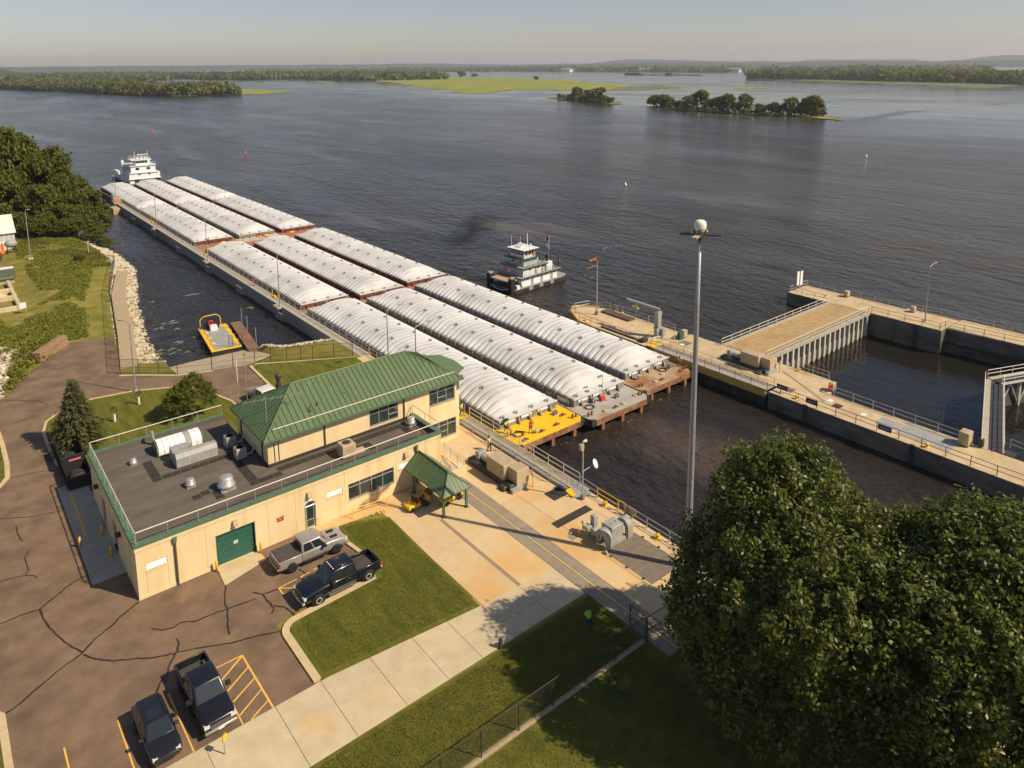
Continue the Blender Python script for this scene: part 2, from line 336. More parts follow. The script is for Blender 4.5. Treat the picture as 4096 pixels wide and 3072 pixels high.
# ---- river bank terrain
WP = np.array([(25,113.2),(25.9,126.4),(28.2,141),(32.3,162),(34.7,174),(34.7,190),(33.4,201.7),(31.5,215),(28,235),(20,262),(5,300),(-25,345),(-80,430),(-200,600),
      (3000,600),(3000,106),(47.5,105.5),(45.6,106.2),(42.5,106.9),(40.8,109),(38.3,110.1),(32,112.4),(26.5,112.8)], float)
def in_poly(P, poly):
    x, y = P[:,0], P[:,1]; c = np.zeros(len(P), bool); n = len(poly)
    for i in range(n):
        x1, y1 = poly[i]; x2, y2 = poly[(i+1)%n]
        k = ((y1 > y) != (y2 > y)); 
        with np.errstate(divide='ignore', invalid='ignore'): c ^= k & (x < (x2-x1)*(y-y1)/(y2-y1+1e-12)+x1)
    return c
def pl_dist(P, poly):
    d = np.full(len(P), 1e9)
    for i in range(len(poly)):
        a = poly[i]; b_ = poly[(i+1)%len(poly)]; ab = b_-a
        t = np.clip(((P-a)@ab)/(ab@ab), 0, 1); q = a+t[:,None]*ab; d = np.minimum(d, np.hypot(*(P-q).T))
    return d
def vnoise(P, s, seed=0):
    q = P*s; i = np.floor(q).astype(np.int64); f = q-i; f = f*f*(3-2*f)
    def hsh(a, b_): 
        n = (a*374761393+b_*668265263+seed*974711) & 0x7fffffff; n = ((n ^ (n >> 13))*1274126177) & 0x7fffffff; return (n & 0xffff)/65535.
    a, b_ = i[:,0], i[:,1]
    return (hsh(a,b_)*(1-f[:,0])+hsh(a+1,b_)*f[:,0])*(1-f[:,1])+(hsh(a,b_+1)*(1-f[:,0])+hsh(a+1,b_+1)*f[:,0])*f[:,1]
def height(P):
    d = pl_dist(P, WP)*np.where(in_poly(P, WP), -1, 1)
    steep = np.where(P[:,1] < 111.5, .5, .42)
    z = np.clip(WZ+d*steep, -6, -.03)
    hill = np.where(P[:,1] > 146, np.clip((P[:,0]-12.5)/4, 0, 1), 1)*np.clip((P[:,1]-128)/25, 0, 1)*np.clip((30-P[:,0])/14, 0, 1)*np.clip(d/8, 0, 1)
    z = z + hill*(.35+.55*vnoise(P, .16, 3)+.3*vnoise(P, .5, 5))
    ramp = (P[:,0] > 24.8) & (P[:,0] < 37.6) & (P[:,1] > 100.2) & (P[:,1] < 115)
    z = np.where(ramp, np.minimum(z, -.25-np.clip(P[:,1]-101, 0, 20)*.21), z)
    return z
def ground_z(x, y): return float(height(np.array([[x, y]], float))[0])
xs = np.concatenate([np.arange(-90, 5, 3.), np.arange(5, 47.7, .85), [47.7]]); ys = np.concatenate([np.arange(-45, 96, 6.), np.arange(96, 215, 1.1), np.arange(215, 470, 5.)])
XX, YY = np.meshgrid(xs, ys); PP = np.stack([XX.ravel(), YY.ravel()], 1); ZZ = height(PP)
nx, ny = len(xs), len(ys)
tb = MB(); tb.v = [(float(a), float(b_), float(c)) for (a, b_), c in zip(PP, ZZ)]
tb.f = [(j*nx+i, j*nx+i+1, (j+1)*nx+i+1, (j+1)*nx+i) for j in range(ny-1) for i in range(nx-1)]
g_ob = struct(tb.build('ground', m_bank, smooth=True))

def sheet(name, poly, z0, z1, mat): return struct(MB().prism(poly, z0, z1).build(name, mat))
# asphalt lot and road
lot = sheet('parking_lot', [(-14,42.35),(17.3,42.35),(17.3,58.5),(45,58.5),(45,70),(33.2,74),(32.9,91),(33.5,99.2),(34.2,99.6),(28.8,101.0),(24.7,102.6),(20.6,106.1),(18.7,107.8),(19.4,112),(20.9,124),(16.6,125.7),(15.2,125.6),(10.6,119),(7.4,113.1),(5.6,109.6),(2,103),(-14,88)], -.25, 0, m_asph)
b = MB().prism([(17.2,42.35),(17.2,49.2),(19.3,50),(26,50),(26,58.4),(17.2,58.4)], -.2, -.004); struct(b.build('parking_lot', m_asph))
CR = [[(1.05,62.72),(2.28,62.82),(3.63,62.63),(4.71,63.38),(5.53,64.06),(6.78,64.63),(7.4,64.76)],[(3.63,62.63),(3.68,61.17),(3.92,59.77),(4.38,58.22),(4.84,56.84),(5.42,55.6)],[(.49,53.0),(1.35,53.33),(2.48,54.06),(3.6,54.77),(4.66,55.21),(5.42,55.6),(6.44,56.53),(7.33,56.97),(8.5,57.84),(9.81,58.53)],[(5.38,55.36),(6.03,54.28),(6.77,53.51),(7.96,52.71),(9.28,51.83),(10.04,51.47),(10.78,51.28),(11.91,50.77),(13.1,50.14),(14.42,49.56),(15.67,49.18),(17.27,48.52)],[(11.05,52.74),(11.06,52.17),(10.71,51.34),(9.97,50.46),(9.57,49.5),(9.3,49.04)],[(9.47,49.71),(8.92,49.03),(8.15,47.65)],[(9.83,54.92),(10.42,54.21),(11.26,53.97),(11.73,54.18),(12.66,53.58),(13.58,53.52),(15.02,53.36),(16.13,53.18),(17.08,53.05)],[(15.84,58.66),(15.73,56.04),(15.0,54.1),(15.02,53.36),(14.43,51.74),(14.18,50.61)],[(3.94,71.55),(3.51,70.71),(3.55,68.76),(3.25,67.9)],[(1.53,68.32),(2.31,68.22),(3.25,67.9),(3.7,67.53),(4.0,66.92)],[(2.39,78.6),(4.11,77.53),(5.24,76.94),(6.33,76.63),(7.45,76.43)],[(3.45,76.47),(3.41,74.74),(3.62,73.3)],[(3.89,86.38),(5.63,86.08),(7.3,85.41)],[(4.94,108.86),(6.98,106.95),(8.76,105.04),(9.52,103.15)],[(8.76,105.04),(9.77,105.05),(10.79,105.07)],[(5.88,100.27),(7.52,100.81),(8.73,101.78)],[(17.17,53.91),(17.65,53.18),(18.34,53.03),(18.91,52.99)],[(17.68,53.15),(17.71,52.13),(17.83,51.14),(17.45,50.65)],[(17.93,51.38),(18.4,50.83),(18.69,49.95),(18.77,49.26)],[(21.18,54.17),(21.39,53.26)]]
def ribbon(b, pts, wd, z):
    pts = [Vector((p[0], p[1], 0)) for p in pts]; L_, R_ = [], []
    for i, p in enumerate(pts):
        d = (pts[min(i+1, len(pts)-1)]-pts[max(i-1, 0)]).normalized(); n = Vector((-d.y, d.x, 0)); w_ = wd*(random.uniform(.75, 1.25) if wd < .2 else 1)/2
        L_.append(p+n*w_); R_.append(p-n*w_)
    k = len(pts)
    b.add([(q.x, q.y, z) for q in L_]+[(q.x, q.y, z) for q in R_], [(i, k+i, k+i+1, i+1) for i in range(k-1)])
def jitter(pts, a=.09, n=4):
    out = []
    for p, q in zip(pts, pts[1:]):
        for k in range(n):
            t = k/n; out.append((p[0]+(q[0]-p[0])*t+(random.uniform(-a, a) if k else 0), p[1]+(q[1]-p[1])*t+(random.uniform(-a, a) if k else 0)))
    return out+[pts[-1]]
for i, c in enumerate(CR):
    b = MB(); ribbon(b, jitter(c, .05), .13 if i < 8 or i in (16,17,18) else .09, .005+.0004*i)
    struct(b.build('crack_sealant', m_tar, lot))
def line(pts, wd=.11, z=.006, name='painted_line', mt=None):
    b = MB(); ribbon(b, pts, wd, z); return struct(b.build(name, mt or m_yline, lot))
for p in ([(12.4,48.07),(14.23,48.03)],[(14.23,48.03),(14.28,42.4)],[(12.33,48.05),(12.29,42.4)],[(14.23,48.0),(12.35,46.75)],[(14.19,46.72),(12.38,45.59)],[(14.24,45.53),(12.37,44.47)],[(14.27,44.33),(12.37,43.18)],[(14.24,43.15),(12.83,42.4)],
          [(9.23,47.95),(9.27,42.4)],[(6.13,47.8),(6.15,42.4)],[(3.1,47.8),(3.1,42.4)],[(18.98,53.04),(20.55,53.13)],[(18.98,53.04),(18.96,52.12)],[(18.96,52.12),(20.05,52.17)],[(18.98,53.0),(20.05,52.2)],[(20.89,53.18),(21.72,53.25)],[(20.89,53.15),(21.28,52.69)],[(22.07,53.3),(22.62,53.36)],[(24.2,53.43),(24.9,53.45)]):
    line(p, z=.006+.0006*random.random())
# lawns
LAWN = [(26.1,57.3),(27.65,57.15),(30.64,55.6),(30.3,41.1),(17.7,42.4),(17.72,47.6),(18.0,48.35),(18.75,48.95),(25.4,49.1),(25.4,49.85),(26.6,50.2),(26.35,53.2),(25.95,55.4)]
sheet('lawn', LAWN, -.2, .09, m_lawn2)
sheet('lawn', [(8.2,88.0),(8.0,95.2),(8.7,98.0),(10.5,100),(13.9,101.2),(18.9,100.3),(23,98.2),(26,94.5),(27.4,89.2),(27.4,77.4),(10.6,77.4),(9,86)], -.2, .09, m_lawn2)
sheet('lawn', [(34.3,98.9),(46.3,92.3),(46.3,72.2),(33.3,72.2),(33.3,91),(33.7,98)], -.2, .07, m_lawn2)
sheet('lawn', [(14,31.1),(37.7,30.9),(37.72,36.62),(14,36.9)], -.2, .012, m_grass)
sheet('lawn', [(2,-40),(47.4,-40),(47.4,30.6),(2,30.6)], -.2, .010, m_grass)
sheet('lawn', [(-14,84.0),(2.6,84.9),(3.5,86.6),(3.75,89.7),(3.8,94.3),(3.7,98.4),(2,100),(-14,86.5)], -.2, .09, m_grass)
sheet('lawn', [(-14,42.5),(.15,42.5),(.15,52.9),(-.2,53.4),(-14,57)], -.2, .09, m_grass)
def kerb(pts, wd=.32, z=.13, closed=False):
    b = MB(); P = [Vector((p[0], p[1], 0)) for p in pts]; n = len(P); L_, R_ = [], []
    for i, p in enumerate(P):
        a = P[(i-1) % n] if closed else P[max(i-1, 0)]; c = P[(i+1) % n] if closed else P[min(i+1, n-1)]
        d = (c-a).normalized(); k = Vector((-d.y, d.x, 0))*wd/2; L_.append(p+k); R_.append(p-k)
    for i in range(n if closed else n-1):
        j = (i+1) % n
        q = [L_[i], R_[i], R_[j], L_[j]]
        b.add([(v.x, v.y, -.15) for v in q]+[(v.x, v.y, z) for v in q], [(4,5,6,7),(0,1,5,4),(1,2,6,5),(2,3,7,6),(3,0,4,7)])
    return struct(b.build('kerb', m_kerb))
def arc(c, r, a0, a1, n=7): return [(c[0]+r*math.cos(R(a0+(a1-a0)*i/n)), c[1]+r*math.sin(R(a0+(a1-a0)*i/n))) for i in range(n+1)]
kerb([(17.45,42.5)]+arc((18.7,47.7), 1.25, 180, 90)+[(25.6,49.2)], .55)
kerb([(25.55,49.3),(25.6,49.9)], .3); kerb([(26.5,50.3),(26.1,53.3),(25.75,55.6),(25.9,57.2)], .35)
kerb([(8.1,86.0),(7.95,90),(7.95,95.2),(8.6,98.0),(10.4,100.1),(13.9,101.4),(18.9,100.5),(23.1,98.4),(26.1,94.7),(27.6,89.2),(27.6,77.5)], .3)
kerb([(33.05,74.5),(33.1,91),(33.4,98.9)], .38)
kerb([(-14,83.9),(2.8,84.8),(3.7,86.5),(3.95,89.7),(4.0,94.3),(3.9,98.6)], .45)
kerb([(.3,42.5),(.3,52.9),(-.1,53.6),(-14,57.2)], .45)
# side walk slabs
wk = struct(MB().box(-14,37.7,36.95,42.3,-.3,-.02).build('sidewalk', m_dirt))
e = [-14,-9,-4,.6,5.2,9.9,14.4,17.6,21.2,24.5,27.4,30.4,34.1,37.7]
for i in range(len(e)-1):
    for y0, y1 in (((36.95,39.6),(39.6,42.38)) if i < 11 else ((36.95,38.7),(38.7,40.95))):
        MB().bbox(e[i]+.012, e[i+1]-.012, y0+.012, y1-.012, -.2, .02+.004*random.random(), .015).build('paving_slab', m_walk, wk)
# esplanade
esp = struct(MB().box(30.45,46.2,28.6,66.5,-.5,-.035).build('esplanade', m_dirt))
def slab(x0, x1, y0, y1, m=m_conc, z=.012): return MB().bbox(x0+.012, x1-.012, y0+.012, y1-.012, -.3, z+.004*random.random(), .012).build('paving_slab', m, esp)
for x0, x1 in ((30.5,34.05),(34.32,37.72)):
    ys_ = [40.95,44.4,48.0,51.6,55.1,58.6]
    for y0, y1 in zip(ys_, ys_[1:]): slab(x0, x1, y0, y1)
slab(34.05,34.32,40.7,52.3, m_band, .006); slab(34.05,34.32,52.3,58.6)
m_fl = M('yellow_faded_line', (.50,.38,.15), (.58,.45,.2), scale=3)
for y0, y1 in zip([28.6,33.1,37.6,42.1,46.6,51.1,55.6], [33.1,37.6,42.1,46.6,51.1,55.6,58.6]):
    slab(37.72,38.72,y0,y1,m_band); slab(38.94,39.88,y0,y1,m_band)
    slab(38.72,38.94,y0,y1,m_fl)
for y0, y1 in zip([28.6,34.3,39.6,45.2,50.8,56.6,61.6], [34.3,39.6,45.2,50.8,56.6,61.6,66.5]):
    slab(39.88,42.2,y0,min(y1,66.5)); 
    slab(42.2,46.2,y0,y1)
# ================================================================ lock walls
def wall_thing(name, label, poly, z1=-.02, z0=-10, mat=m_wallc):
    cx = sum(p[0] for p in poly)/len(poly); cy_ = sum(p[1] for p in poly)/len(poly)
    t = thing(name, label, 'wall', (cx, cy_, WZ)); MB().prism(poly, z0, z1).build('wall_body', mat, t); return t
def tops(t, rects, m=m_deckc, z=.0):
    for x0, x1, y0, y1 in rects: MB().bbox(x0+.01, x1-.01, y0+.01, y1-.01, -.05, z+.006*random.random(), .02).build('paving_slab', m, t)
def ysplit(x0, x1, y0, y1, n): return [(x0, x1, y0+(y1-y0)*i/n, y0+(y1-y0)*(i+1)/n) for i in range(n)]
lw = wall_thing('lock_wall', 'dark concrete lock wall along the near side of the barge chamber', [(46.2,-45),(48.12,-45),(48.12,47.8),(46.0,47.8),(46.0,67.2),(48.4,67.2),(48.4,92),(46.2,92)])
tops(lw, ysplit(46.2,48.1,-5,47.8,11)+ysplit(46.2,48.38,67.2,92,5), m_conc)
gw = wall_thing('guide_wall', 'long narrow concrete guide wall running upstream beside the barges', [(47.15,92),(48.7,92),(48.7,254),(47.15,254)], mat=m_guide)
tops(gw, ysplit(47.12,48.7,92,254,27), m_conc_g)
for y in (122,142,162,184,207,228): MB().prism([(46.5,y-2.2),(47.2,y-3),(47.2,y+1.4),(46.5,y+.9)], -10, -.9).build('buttress', m_guide, gw)
for y in (122.2,162,205): 
    MB().box(46.3,47.3,y-1.2,y+1.2,-.28,-.02).build('bracket_platform', m_conc_g, gw)
    MB().extr([(46.35,-.3),(46.6,-.3),(47.2,-1.7),(47.0,-1.7)], 'y', y-.5, y-.25).build('bracket_brace', m_rail, gw)
iw = wall_thing('intermediate_wall', 'broad tan topped lock wall between the two chambers', [(81.75,-45),(81.75,48),(83.95,48),(83.95,67.1),(81.75,67.1),(81.85,82.5),(85.1,88.3),(86.8,88.6),(88.4,86.9),(90.3,83.4),(90.3,69.2),(91.25,61.4),(91.4,50),(91.3,44.6),(87.2,42.5),(87.05,-45)])
tops(iw, ysplit(81.75,90.28,67.1,82.5,3)+[(83.95,90.9,54,67.1),(83.95,91.2,48,54),(81.77,87.05,-5,3),(81.77,87.05,3,11),(81.77,87.05,11,19)]+ysplit(81.77,87.05,19,42.4,4)+[(81.77,87.2,42.4,48)])
MB().prism([(87.2,42.5),(91.2,44.6),(91.3,48),(87.2,48)], -.05, .002).build('paving_slab', m_deckc, iw)
MB().prism([(81.9,82.5),(90.2,82.5),(90.2,83.4),(88.35,86.8),(86.8,88.45),(85.2,88.15)], -.05, .004).build('paving_slab', m_deckc, iw)
b = MB(); nose = [(81.70,80.6),(81.72,82.6),(85.0,88.42),(86.85,88.75),(88.5,87.05),(89.6,85.1)]
for (a, c) in zip(nose, nose[1:]):
    d = Vector((c[0]-a[0], c[1]-a[1], 0)); n = Vector((-d.y, d.x, 0)).normalized()*.28
    b.add([(a[0],a[1],-1.9),(c[0],c[1],-1.9),(c[0],c[1],.1),(a[0],a[1],.1),(a[0]-n.x,a[1]-n.y,.1),(c[0]-n.x,c[1]-n.y,.1),(a[0]-n.x,a[1]-n.y,-.03),(c[0]-n.x,c[1]-n.y,-.03)], [(0,1,2,3),(3,2,5,4),(4,5,7,6)])
b.build('nose_armour', m_gold, iw)
for y in (43.0,30.5,18): MB().box(81.6,81.9,y-.25,y+.25,-6,.05).build('ladder_slot', m_dksteel, iw)
rw = wall_thing('river_wall', 'outer lock wall beside the open river at the far right', [(122.05,69),(129.05,69.2),(128.65,51.1),(130.0,45.8),(130.1,-45),(124.6,-45),(124.6,32.5),(123.8,42.8),(122.05,42.85)], mat=m_wallc)
tops(rw, ysplit(122.07,128.6,51,69,3)+[(122.07,129.2,42.9,51)]+ysplit(124.65,130.05,6,42.8,5)+[(124.65,130.05,-10,6)])
for y in (50,47.4): MB().box(121.98,122.1,y-.02,y+.02,-6,-.2).build('wall_joint', m_dksteel, rw)
for z in (-.7,-1.3,-1.9,-2.5): MB().box(121.99,122.07,43,54,z-.05,z+.05).build('wall_rib', m_wallc, rw)
MB().box(121.95,122.08,46.3,47.0,-6,-.02).build('ladder_slot', m_dksteel, rw)
# cross wall of sheet piles filled with gravel
cw = thing('cross_wall', 'sheet pile cross wall filled with brown gravel between the lock walls', 'wall', (107,57.5,WZ))
m_fill = M('gravel_fill', (.36,.24,.10), (.47,.33,.15), scale=1.2, rough=.95, bump=.5, bscale=9, col3=(.30,.20,.085), scale3=.25, detail=8)
m_pile = M('sheet_pile_white', (.46,.43,.36), (.62,.58,.50), scale=.8, rough=.75, stretch=(1,1,.3))
m_piled = M('sheet_pile_dark', (.085,.07,.055), (.16,.135,.11), scale=.8, rough=.85, stretch=(1,1,.3))
MB().box(91.0,122.04,54.5,60.8,-9,-.06).build('gravel_fill', m_fill, cw)
MB().box(90.9,122.04,53.85,54.5,-.35,.06).build('cap_beam', m_conc_g, cw); MB().box(90.9,122.04,60.8,61.4,-.35,.06).build('cap_beam', m_conc_g, cw)
MB().box(91.0,122.0,60.9,61.2,-9,-.36).build('pile_wall', m_piled, cw)
MB().box(91.3,122.0,54.3,54.45,-9,-.36).build('pile_web', m_piled, cw)
pile_me = MB().box(-.2,.2,-.45,0,-6,0).mesh('sheet_pile'); web_me = MB().box(-.56,.56,-.06,0,-4,0).mesh('sheet_pile_lower')
for i in range(20):
    x = 91.9+i*1.545; o = obj('sheet_pile', pile_me, m_pile, cw, True); o.location = (x-107, 54.35-57.5, -.36-WZ)
    if i < 19: o = obj('sheet_pile_web', web_me, m_conc_g, cw, True); o.location = (x+.77-107, 54.28-57.5, -2.3-WZ)

# ================================================================ gates
ng = thing('miter_gate', 'near lock gate folded into its wall recess under a grating walkway', 'lock gate', (47.2,57.5,WZ))
MB().box(46.5,48.0,48.6,66.8,-9,-.1).build('gate_leaf', m_dksteel, ng)
m_grate = M('walkway_grating', (.30,.27,.22), (.40,.36,.30), scale=5, rough=.8, stretch=(1,.4,1))
for i in range(12): MB().box(46.95,48.3,48.2+i*1.57,48.2+(i+1)*1.57-.03,.04,.12).build('grating_panel', m_grate, ng)
MB().box(46.25,46.9,48.6,66.8,-.12,.06).build('side_beam', m_rail, ng)
MB().box(46.3,46.36,48.6,66.8,.02,.3).build('kick_plate', m_conc_g, ng)
MB().prism([(46.6,47.2),(48.3,46.9),(48.32,48.2),(46.95,48.2)], .03,.10).build('end_plate', m_rail, ng)
MB().prism([(45.9,46.9),(46.6,47.2),(46.95,48.2),(46.3,48.5)], .05,.12).build('yellow_nosing', m_yellow, ng)
MB().box(46.4,48.2,66.9,68.0,.1,.2).build('yellow_platform', m_yellow, ng)
fg = thing('miter_gate', 'far lock gate folded open under a walkway with mustard yellow side', 'lock gate', (82.7,57.5,WZ))
MB().box(81.9,83.8,48.6,66.8,-9,-.85).build('gate_leaf', m_dksteel, fg); MB().box(81.66,81.88,48.4,67.0,-.86,.12).build('yellow_fender', m_gold, fg)
for i in range(12): MB().box(81.66,83.3,48.2+i*1.57,48.2+(i+1)*1.57-.03,.13,.2).build('grating_panel', m_grate, fg)
MB().box(83.35,83.9,48.6,66.8,-.3,.0).build('side_beam', m_dksteel, fg)
for i in range(9): MB().box(81.55,81.9,50+i*1.9,50.35+i*1.9,-2.1,-1.2).build('gate_rib', m_dksteel, fg)
MB().box(81.7,83.6,66.9,68.2,.14,.24).build('yellow_platform', m_yellow, fg)
def mitre(p, q, label):
    d = Vector((q[0]-p[0], q[1]-p[1], 0)); Ln = d.length; rz = math.atan2(d.y, d.x)
    t = thing('miter_gate', label, 'lock gate', (p[0], p[1], WZ), rz); z0 = -WZ
    MB().box(0,Ln,-.5,.4,-8,z0-.1).build('gate_leaf', m_piled, t, local=True)
    MB().box(0,Ln,-.05,.6,z0-.1,z0+.05).build('walkway_deck', m_conc_g, t, local=True)
    for i in range(int(Ln/1.2)): MB().box(i*1.2+.02,i*1.2+1.18,-1.35,-.08,z0-.06,z0+.0).build('grating_panel', m_dksteel, t, local=True)
    MB().box(0,Ln,-1.5,-1.36,z0-.2,z0+.06).build('edge_beam', m_railw, t, local=True)
    for i in range(6):
        x = 1+i*(Ln-2)/5; MB().box(x-.15,x+.15,-.9,-.5,-8,z0-.2).build('gate_rib', m_pile, t, local=True)
        if i < 5: MB().tube((x,-.7,-1.5),(x+(Ln-2)/5*.5,-.7,1.6),.14).tube((x+(Ln-2)/5,-.7,-1.5),(x+(Ln-2)/5*.5,-.7,1.6),.14).build('diagonal_brace', m_pile, t, local=True)
    for y in (.62,-1.43):
        for i in range(int(Ln/2.2)+1): MB().tube((i*2.2+.1,y,z0),(i*2.2+.1,y,z0+1.05),.035).build('post', m_railw, t, local=True)
        for z in (.55,1.05): MB().tube((.1,y,z0+z),(Ln-.1,y,z0+z),.04).build('rail', m_railw, t, local=True)
    return t
mitre((86.9,24.9), (107.4,31.3), 'downstream gate leaf with grey walkway and white rails near the tan wall')
mitre((107.6,31.3), (124.5,24.6), 'downstream gate leaf with white rails and diagonal braces by the river wall')

# ================================================================ railings
POSTS = {}
def railing(pts, label, mat=m_rail, h=1.07, sp=2.45, z=0.0, rails=(.53,1.07), r=.04, group=None, name='railing', cat='railing'):
    P = [Vector((p[0], p[1], p[2] if len(p) > 2 else z)) for p in pts]
    t = thing(name, label, cat, tuple(P[0]), 0, group)
    key = (round(h,2), round(r,3), mat.name)
    if key not in POSTS: POSTS[key] = MB().tube((0,0,0),(0,0,h),r*1.15,6).mesh('post')
    for a, c in zip(P, P[1:]):
        L_ = (c-a).length; n = max(1, round(L_/sp))
        for i in range(n+(1 if c is P[-1] else 0)):
            o = obj('post', POSTS[key], mat, t, True); o.location = a+(c-a)*(i/n)-P[0]
    for hz in rails:
        b = MB()
        for a, c in zip(P, P[1:]): b.tube(a+Vector((0,0,hz)), c+Vector((0,0,hz)), r, 6)
        b.build('rail', mat, t)
    return t
railing([(47.9,-6),(47.9,33.0)], 'grey railing on the lock edge behind the big trees')
railing([(47.9,34.2),(47.9,41.9)], 'grey lock edge railing beside the winch')
railing([(47.9,42.9),(47.9,45.5)], 'short yellow gold railing on the lock edge above the mooring bollard', m_yellow)
railing([(47.95,45.6),(48.0,48.0)], 'short grey railing at the foot of the near walkway')
railing([(48.25,48.3,.1),(48.25,67.0,.1)], 'long two bar railing between near walkway and yellow deck barge', m_railw)
railing([(46.95,48.6,.1),(46.95,66.5,.1)], 'yellow topped railing on the inner side of the near walkway', M('yellow_rail', (.66,.52,.12), rough=.6))
railing([(46.1,50.5),(46.1,66.0)], 'low grey railing below the near walkway', h=.9, rails=(.45,.9))
railing([(46.3,68.0,.2),(46.3,67.0,.2)], 'small yellow railing end on the yellow platform', m_yellow)
railing([(48.25,68,.1),(48.35,92)], 'grey railing along the lock edge behind the green roofed building')
gaps = [92,128,133,168,172,214,218,252]
for i, (a, c, s) in enumerate([(92,126,'behind the lock building'),(129,166,'beside the second barge'),(169,212,'beside the red deck barge ends'),(215,252,'near the far wall end')]):
    railing([(48.5,a),(48.5,c)], 'grey guide wall railing '+s)
for i, y in enumerate((127.5,167.5,213.5)):
    t = thing('ladder_gate', ['yellow ladder gate in guide wall railing nearest the building','yellow ladder gate in guide wall railing midway along','yellow ladder gate in guide wall railing farthest away'][i], 'gate', (48.45,y,0))
    MB().tube((48.5,y-1.3,0),(48.5,y-1.3,1.1),.06).tube((48.5,y+1.3,0),(48.5,y+1.3,1.1),.06).build('post', m_yellow, t)
    MB().tube((48.5,y-1.3,1.1),(48.5,y-.3,1.1),.05).tube((48.5,y-.3,1.1),(48.5,y+.6,.3),.05).build('rail', m_yellow, t)
    MB().box(48.2,48.6,y-.3,y+.5,.02,.25).build('step', m_yellow, t)
railing([(90.2,69.5),(90.2,74.8)], 'short railing on the tan wall by the jib crane')
railing([(90.25,75),(90.2,80.6)], 'railing on the tan wall beside the stacked beams')
railing([(90.15,81.6),(90.1,83.3),(88.3,86.6),(85.5,87.2)], 'railing round the nose of the tan wall')
railing([(84.9,87.5),(82.4,82.9),(82.3,70)], 'thin dark railing along the tan wall above the barges', m_fence, r=.03)
railing([(81.8,67.4,.2),(81.8,48.2,.2)], 'thin railing on the lock side of the far walkway', m_fence, r=.03)
railing([(83.4,67.4,.2),(83.4,48.2,.2)], 'tan railing on the inner side of the far walkway', m_tan, r=.035)
railing([(82.0,46.5),(82.0,-4)], 'long thin railing on the chamber edge of the tan wall', m_fence, r=.035)
railing([(91.2,49.5),(91.15,44.9)], 'railing beside the small gate at the pool corner')
railing([(87.2,42.2),(86.95,27.5)], 'grey railing between tan wall and still pool')
railing([(89.2,23.5),(87.0,8)], 'grey railing right of the downstream gate')
railing([(91.2,54.15,.06),(122.0,54.15,.06)], 'white railing on the near cap of the gravel cross wall', m_railw)
railing([(90.5,61.1,.06),(122.5,61.1,.06)], 'white railing on the far cap of the gravel cross wall', m_railw)
railing([(122.4,61.6),(122.4,68.7),(128.6,68.8)], 'railing round the upstream end of the river wall')
railing([(128.85,68.8),(128.35,51.2),(129.7,45.8),(129.85,8)], 'long railing on the open river side of the outer wall')
railing([(122.3,53.8),(122.3,43.2),(123.9,43.0),(124.8,32.5),(124.85,8)], 'thin railing on the pool side of the outer wall', m_fence, r=.035)
t = thing('swing_gate', 'small orange swing gate in the lock edge railing', 'gate', (47.9,42.4,0))
MB().path([(47.9,42.05,.2),(47.9,42.8,.2),(47.9,42.8,1.1),(47.9,42.05,1.1),(47.9,42.05,.2)], .05).build('gate_frame', m_yellow, t); MB().tube((47.9,41.98,0),(47.9,41.98,1.1),.07).build('post', m_gold, t)
for a, c, s in ((83.32,84.67,'left'),(85.9,87.13,'right')):
    t = thing('barrier', 'white tube barrier on the tan wall, %s of the pair' % ('nearer the barges' if s == 'left' else 'beside the green box'), 'barrier', (a,68,0))
    MB().path([(a,68.3,0),(a,68.3,.95),(c,67.9 if s=='left' else 67.2,.95),(c,67.9 if s=='left' else 67.2,0)], .06).tube((a,68.3,.4),(c,67.9 if s=='left' else 67.2,.4),.05).build('frame', m_railw, t)
# ---- mooring bollards
bol = MB().lathe((0,0,0), [(.24,0),(.2,.04),(.13,.08),(.13,.3),(.22,.34),(.22,.42),(.05,.46)], 12).box(-.4,.4,-.2,.2,0,.03)
bme = bol.mesh('bollard', True)
for i, (x, y, l) in enumerate([(47.5,44.1,'yellow mooring bollard between satellite pole and winch'),(47.5,37.75,'yellow mooring bollard beside the winch cover plates'),(82.85,81.8,'yellow mooring bollard on the nose of the tan wall'),(82.6,44.6,'yellow mooring bollard by the ladder slot on the tan wall'),(82.5,29.3,'yellow mooring bollard beside the grey plates on the tan wall'),(90.7,48.9,'yellow mooring bollard at the pool corner of the tan wall'),(89.6,80.0,'yellow mooring bollard beside the stacked beams'),(124.2,62.9,'yellow mooring bollard on the river wall end')]):
    o = obj('mooring_bollard', bme, m_yellow); o.location = (x, y, .01); tag(o, l, 'bollard', 'yellow mooring bollards')
# ---- grates and plates let into the paving
def plate(x0, x1, y0, y1, m, name, parent, z=.02, bars=0):
    MB().box(x0,x1,y0,y1,-.1,z).build(name, m, parent)
    if bars:
        n = int((y1-y0)/.14); bm = MB().box(x0+.05,x1-.05,0,.05,z,z+.02).mesh('grate_bar')
        for i in range(n): o = obj('grate_bar', bm, m_fence, parent); o.location.y = y0+.05+i*.14
m_plate = M('chequer_plate', (.17,.135,.095), (.22,.175,.125), scale=2, rough=.8, bump=.2, bscale=20)
m_plateg = M('grey_plate', (.30,.29,.27), (.36,.35,.32), scale=1, rough=.7)
plate(41.64,46.13,44.42,45.35,m_dksteel,'floor_grate',esp,.024,1); plate(44.3,46.3,47.75,49.3,m_dksteel,'floor_grate',esp,.024,1); plate(42.65,44.2,30.9,31.95,m_dksteel,'floor_grate',esp,.024,1)
plate(41.45,42.45,42.3,43.05,m_band,'cover_plate',esp,.026)
for i in range(2):
    for j in range(3): MB().box(42.55+i*2.0,44.53+i*2.0,34.2+j*1.83,36.0+j*1.83,-.1,.026+.003*random.random()).build('cover_plate', m_plate, esp)
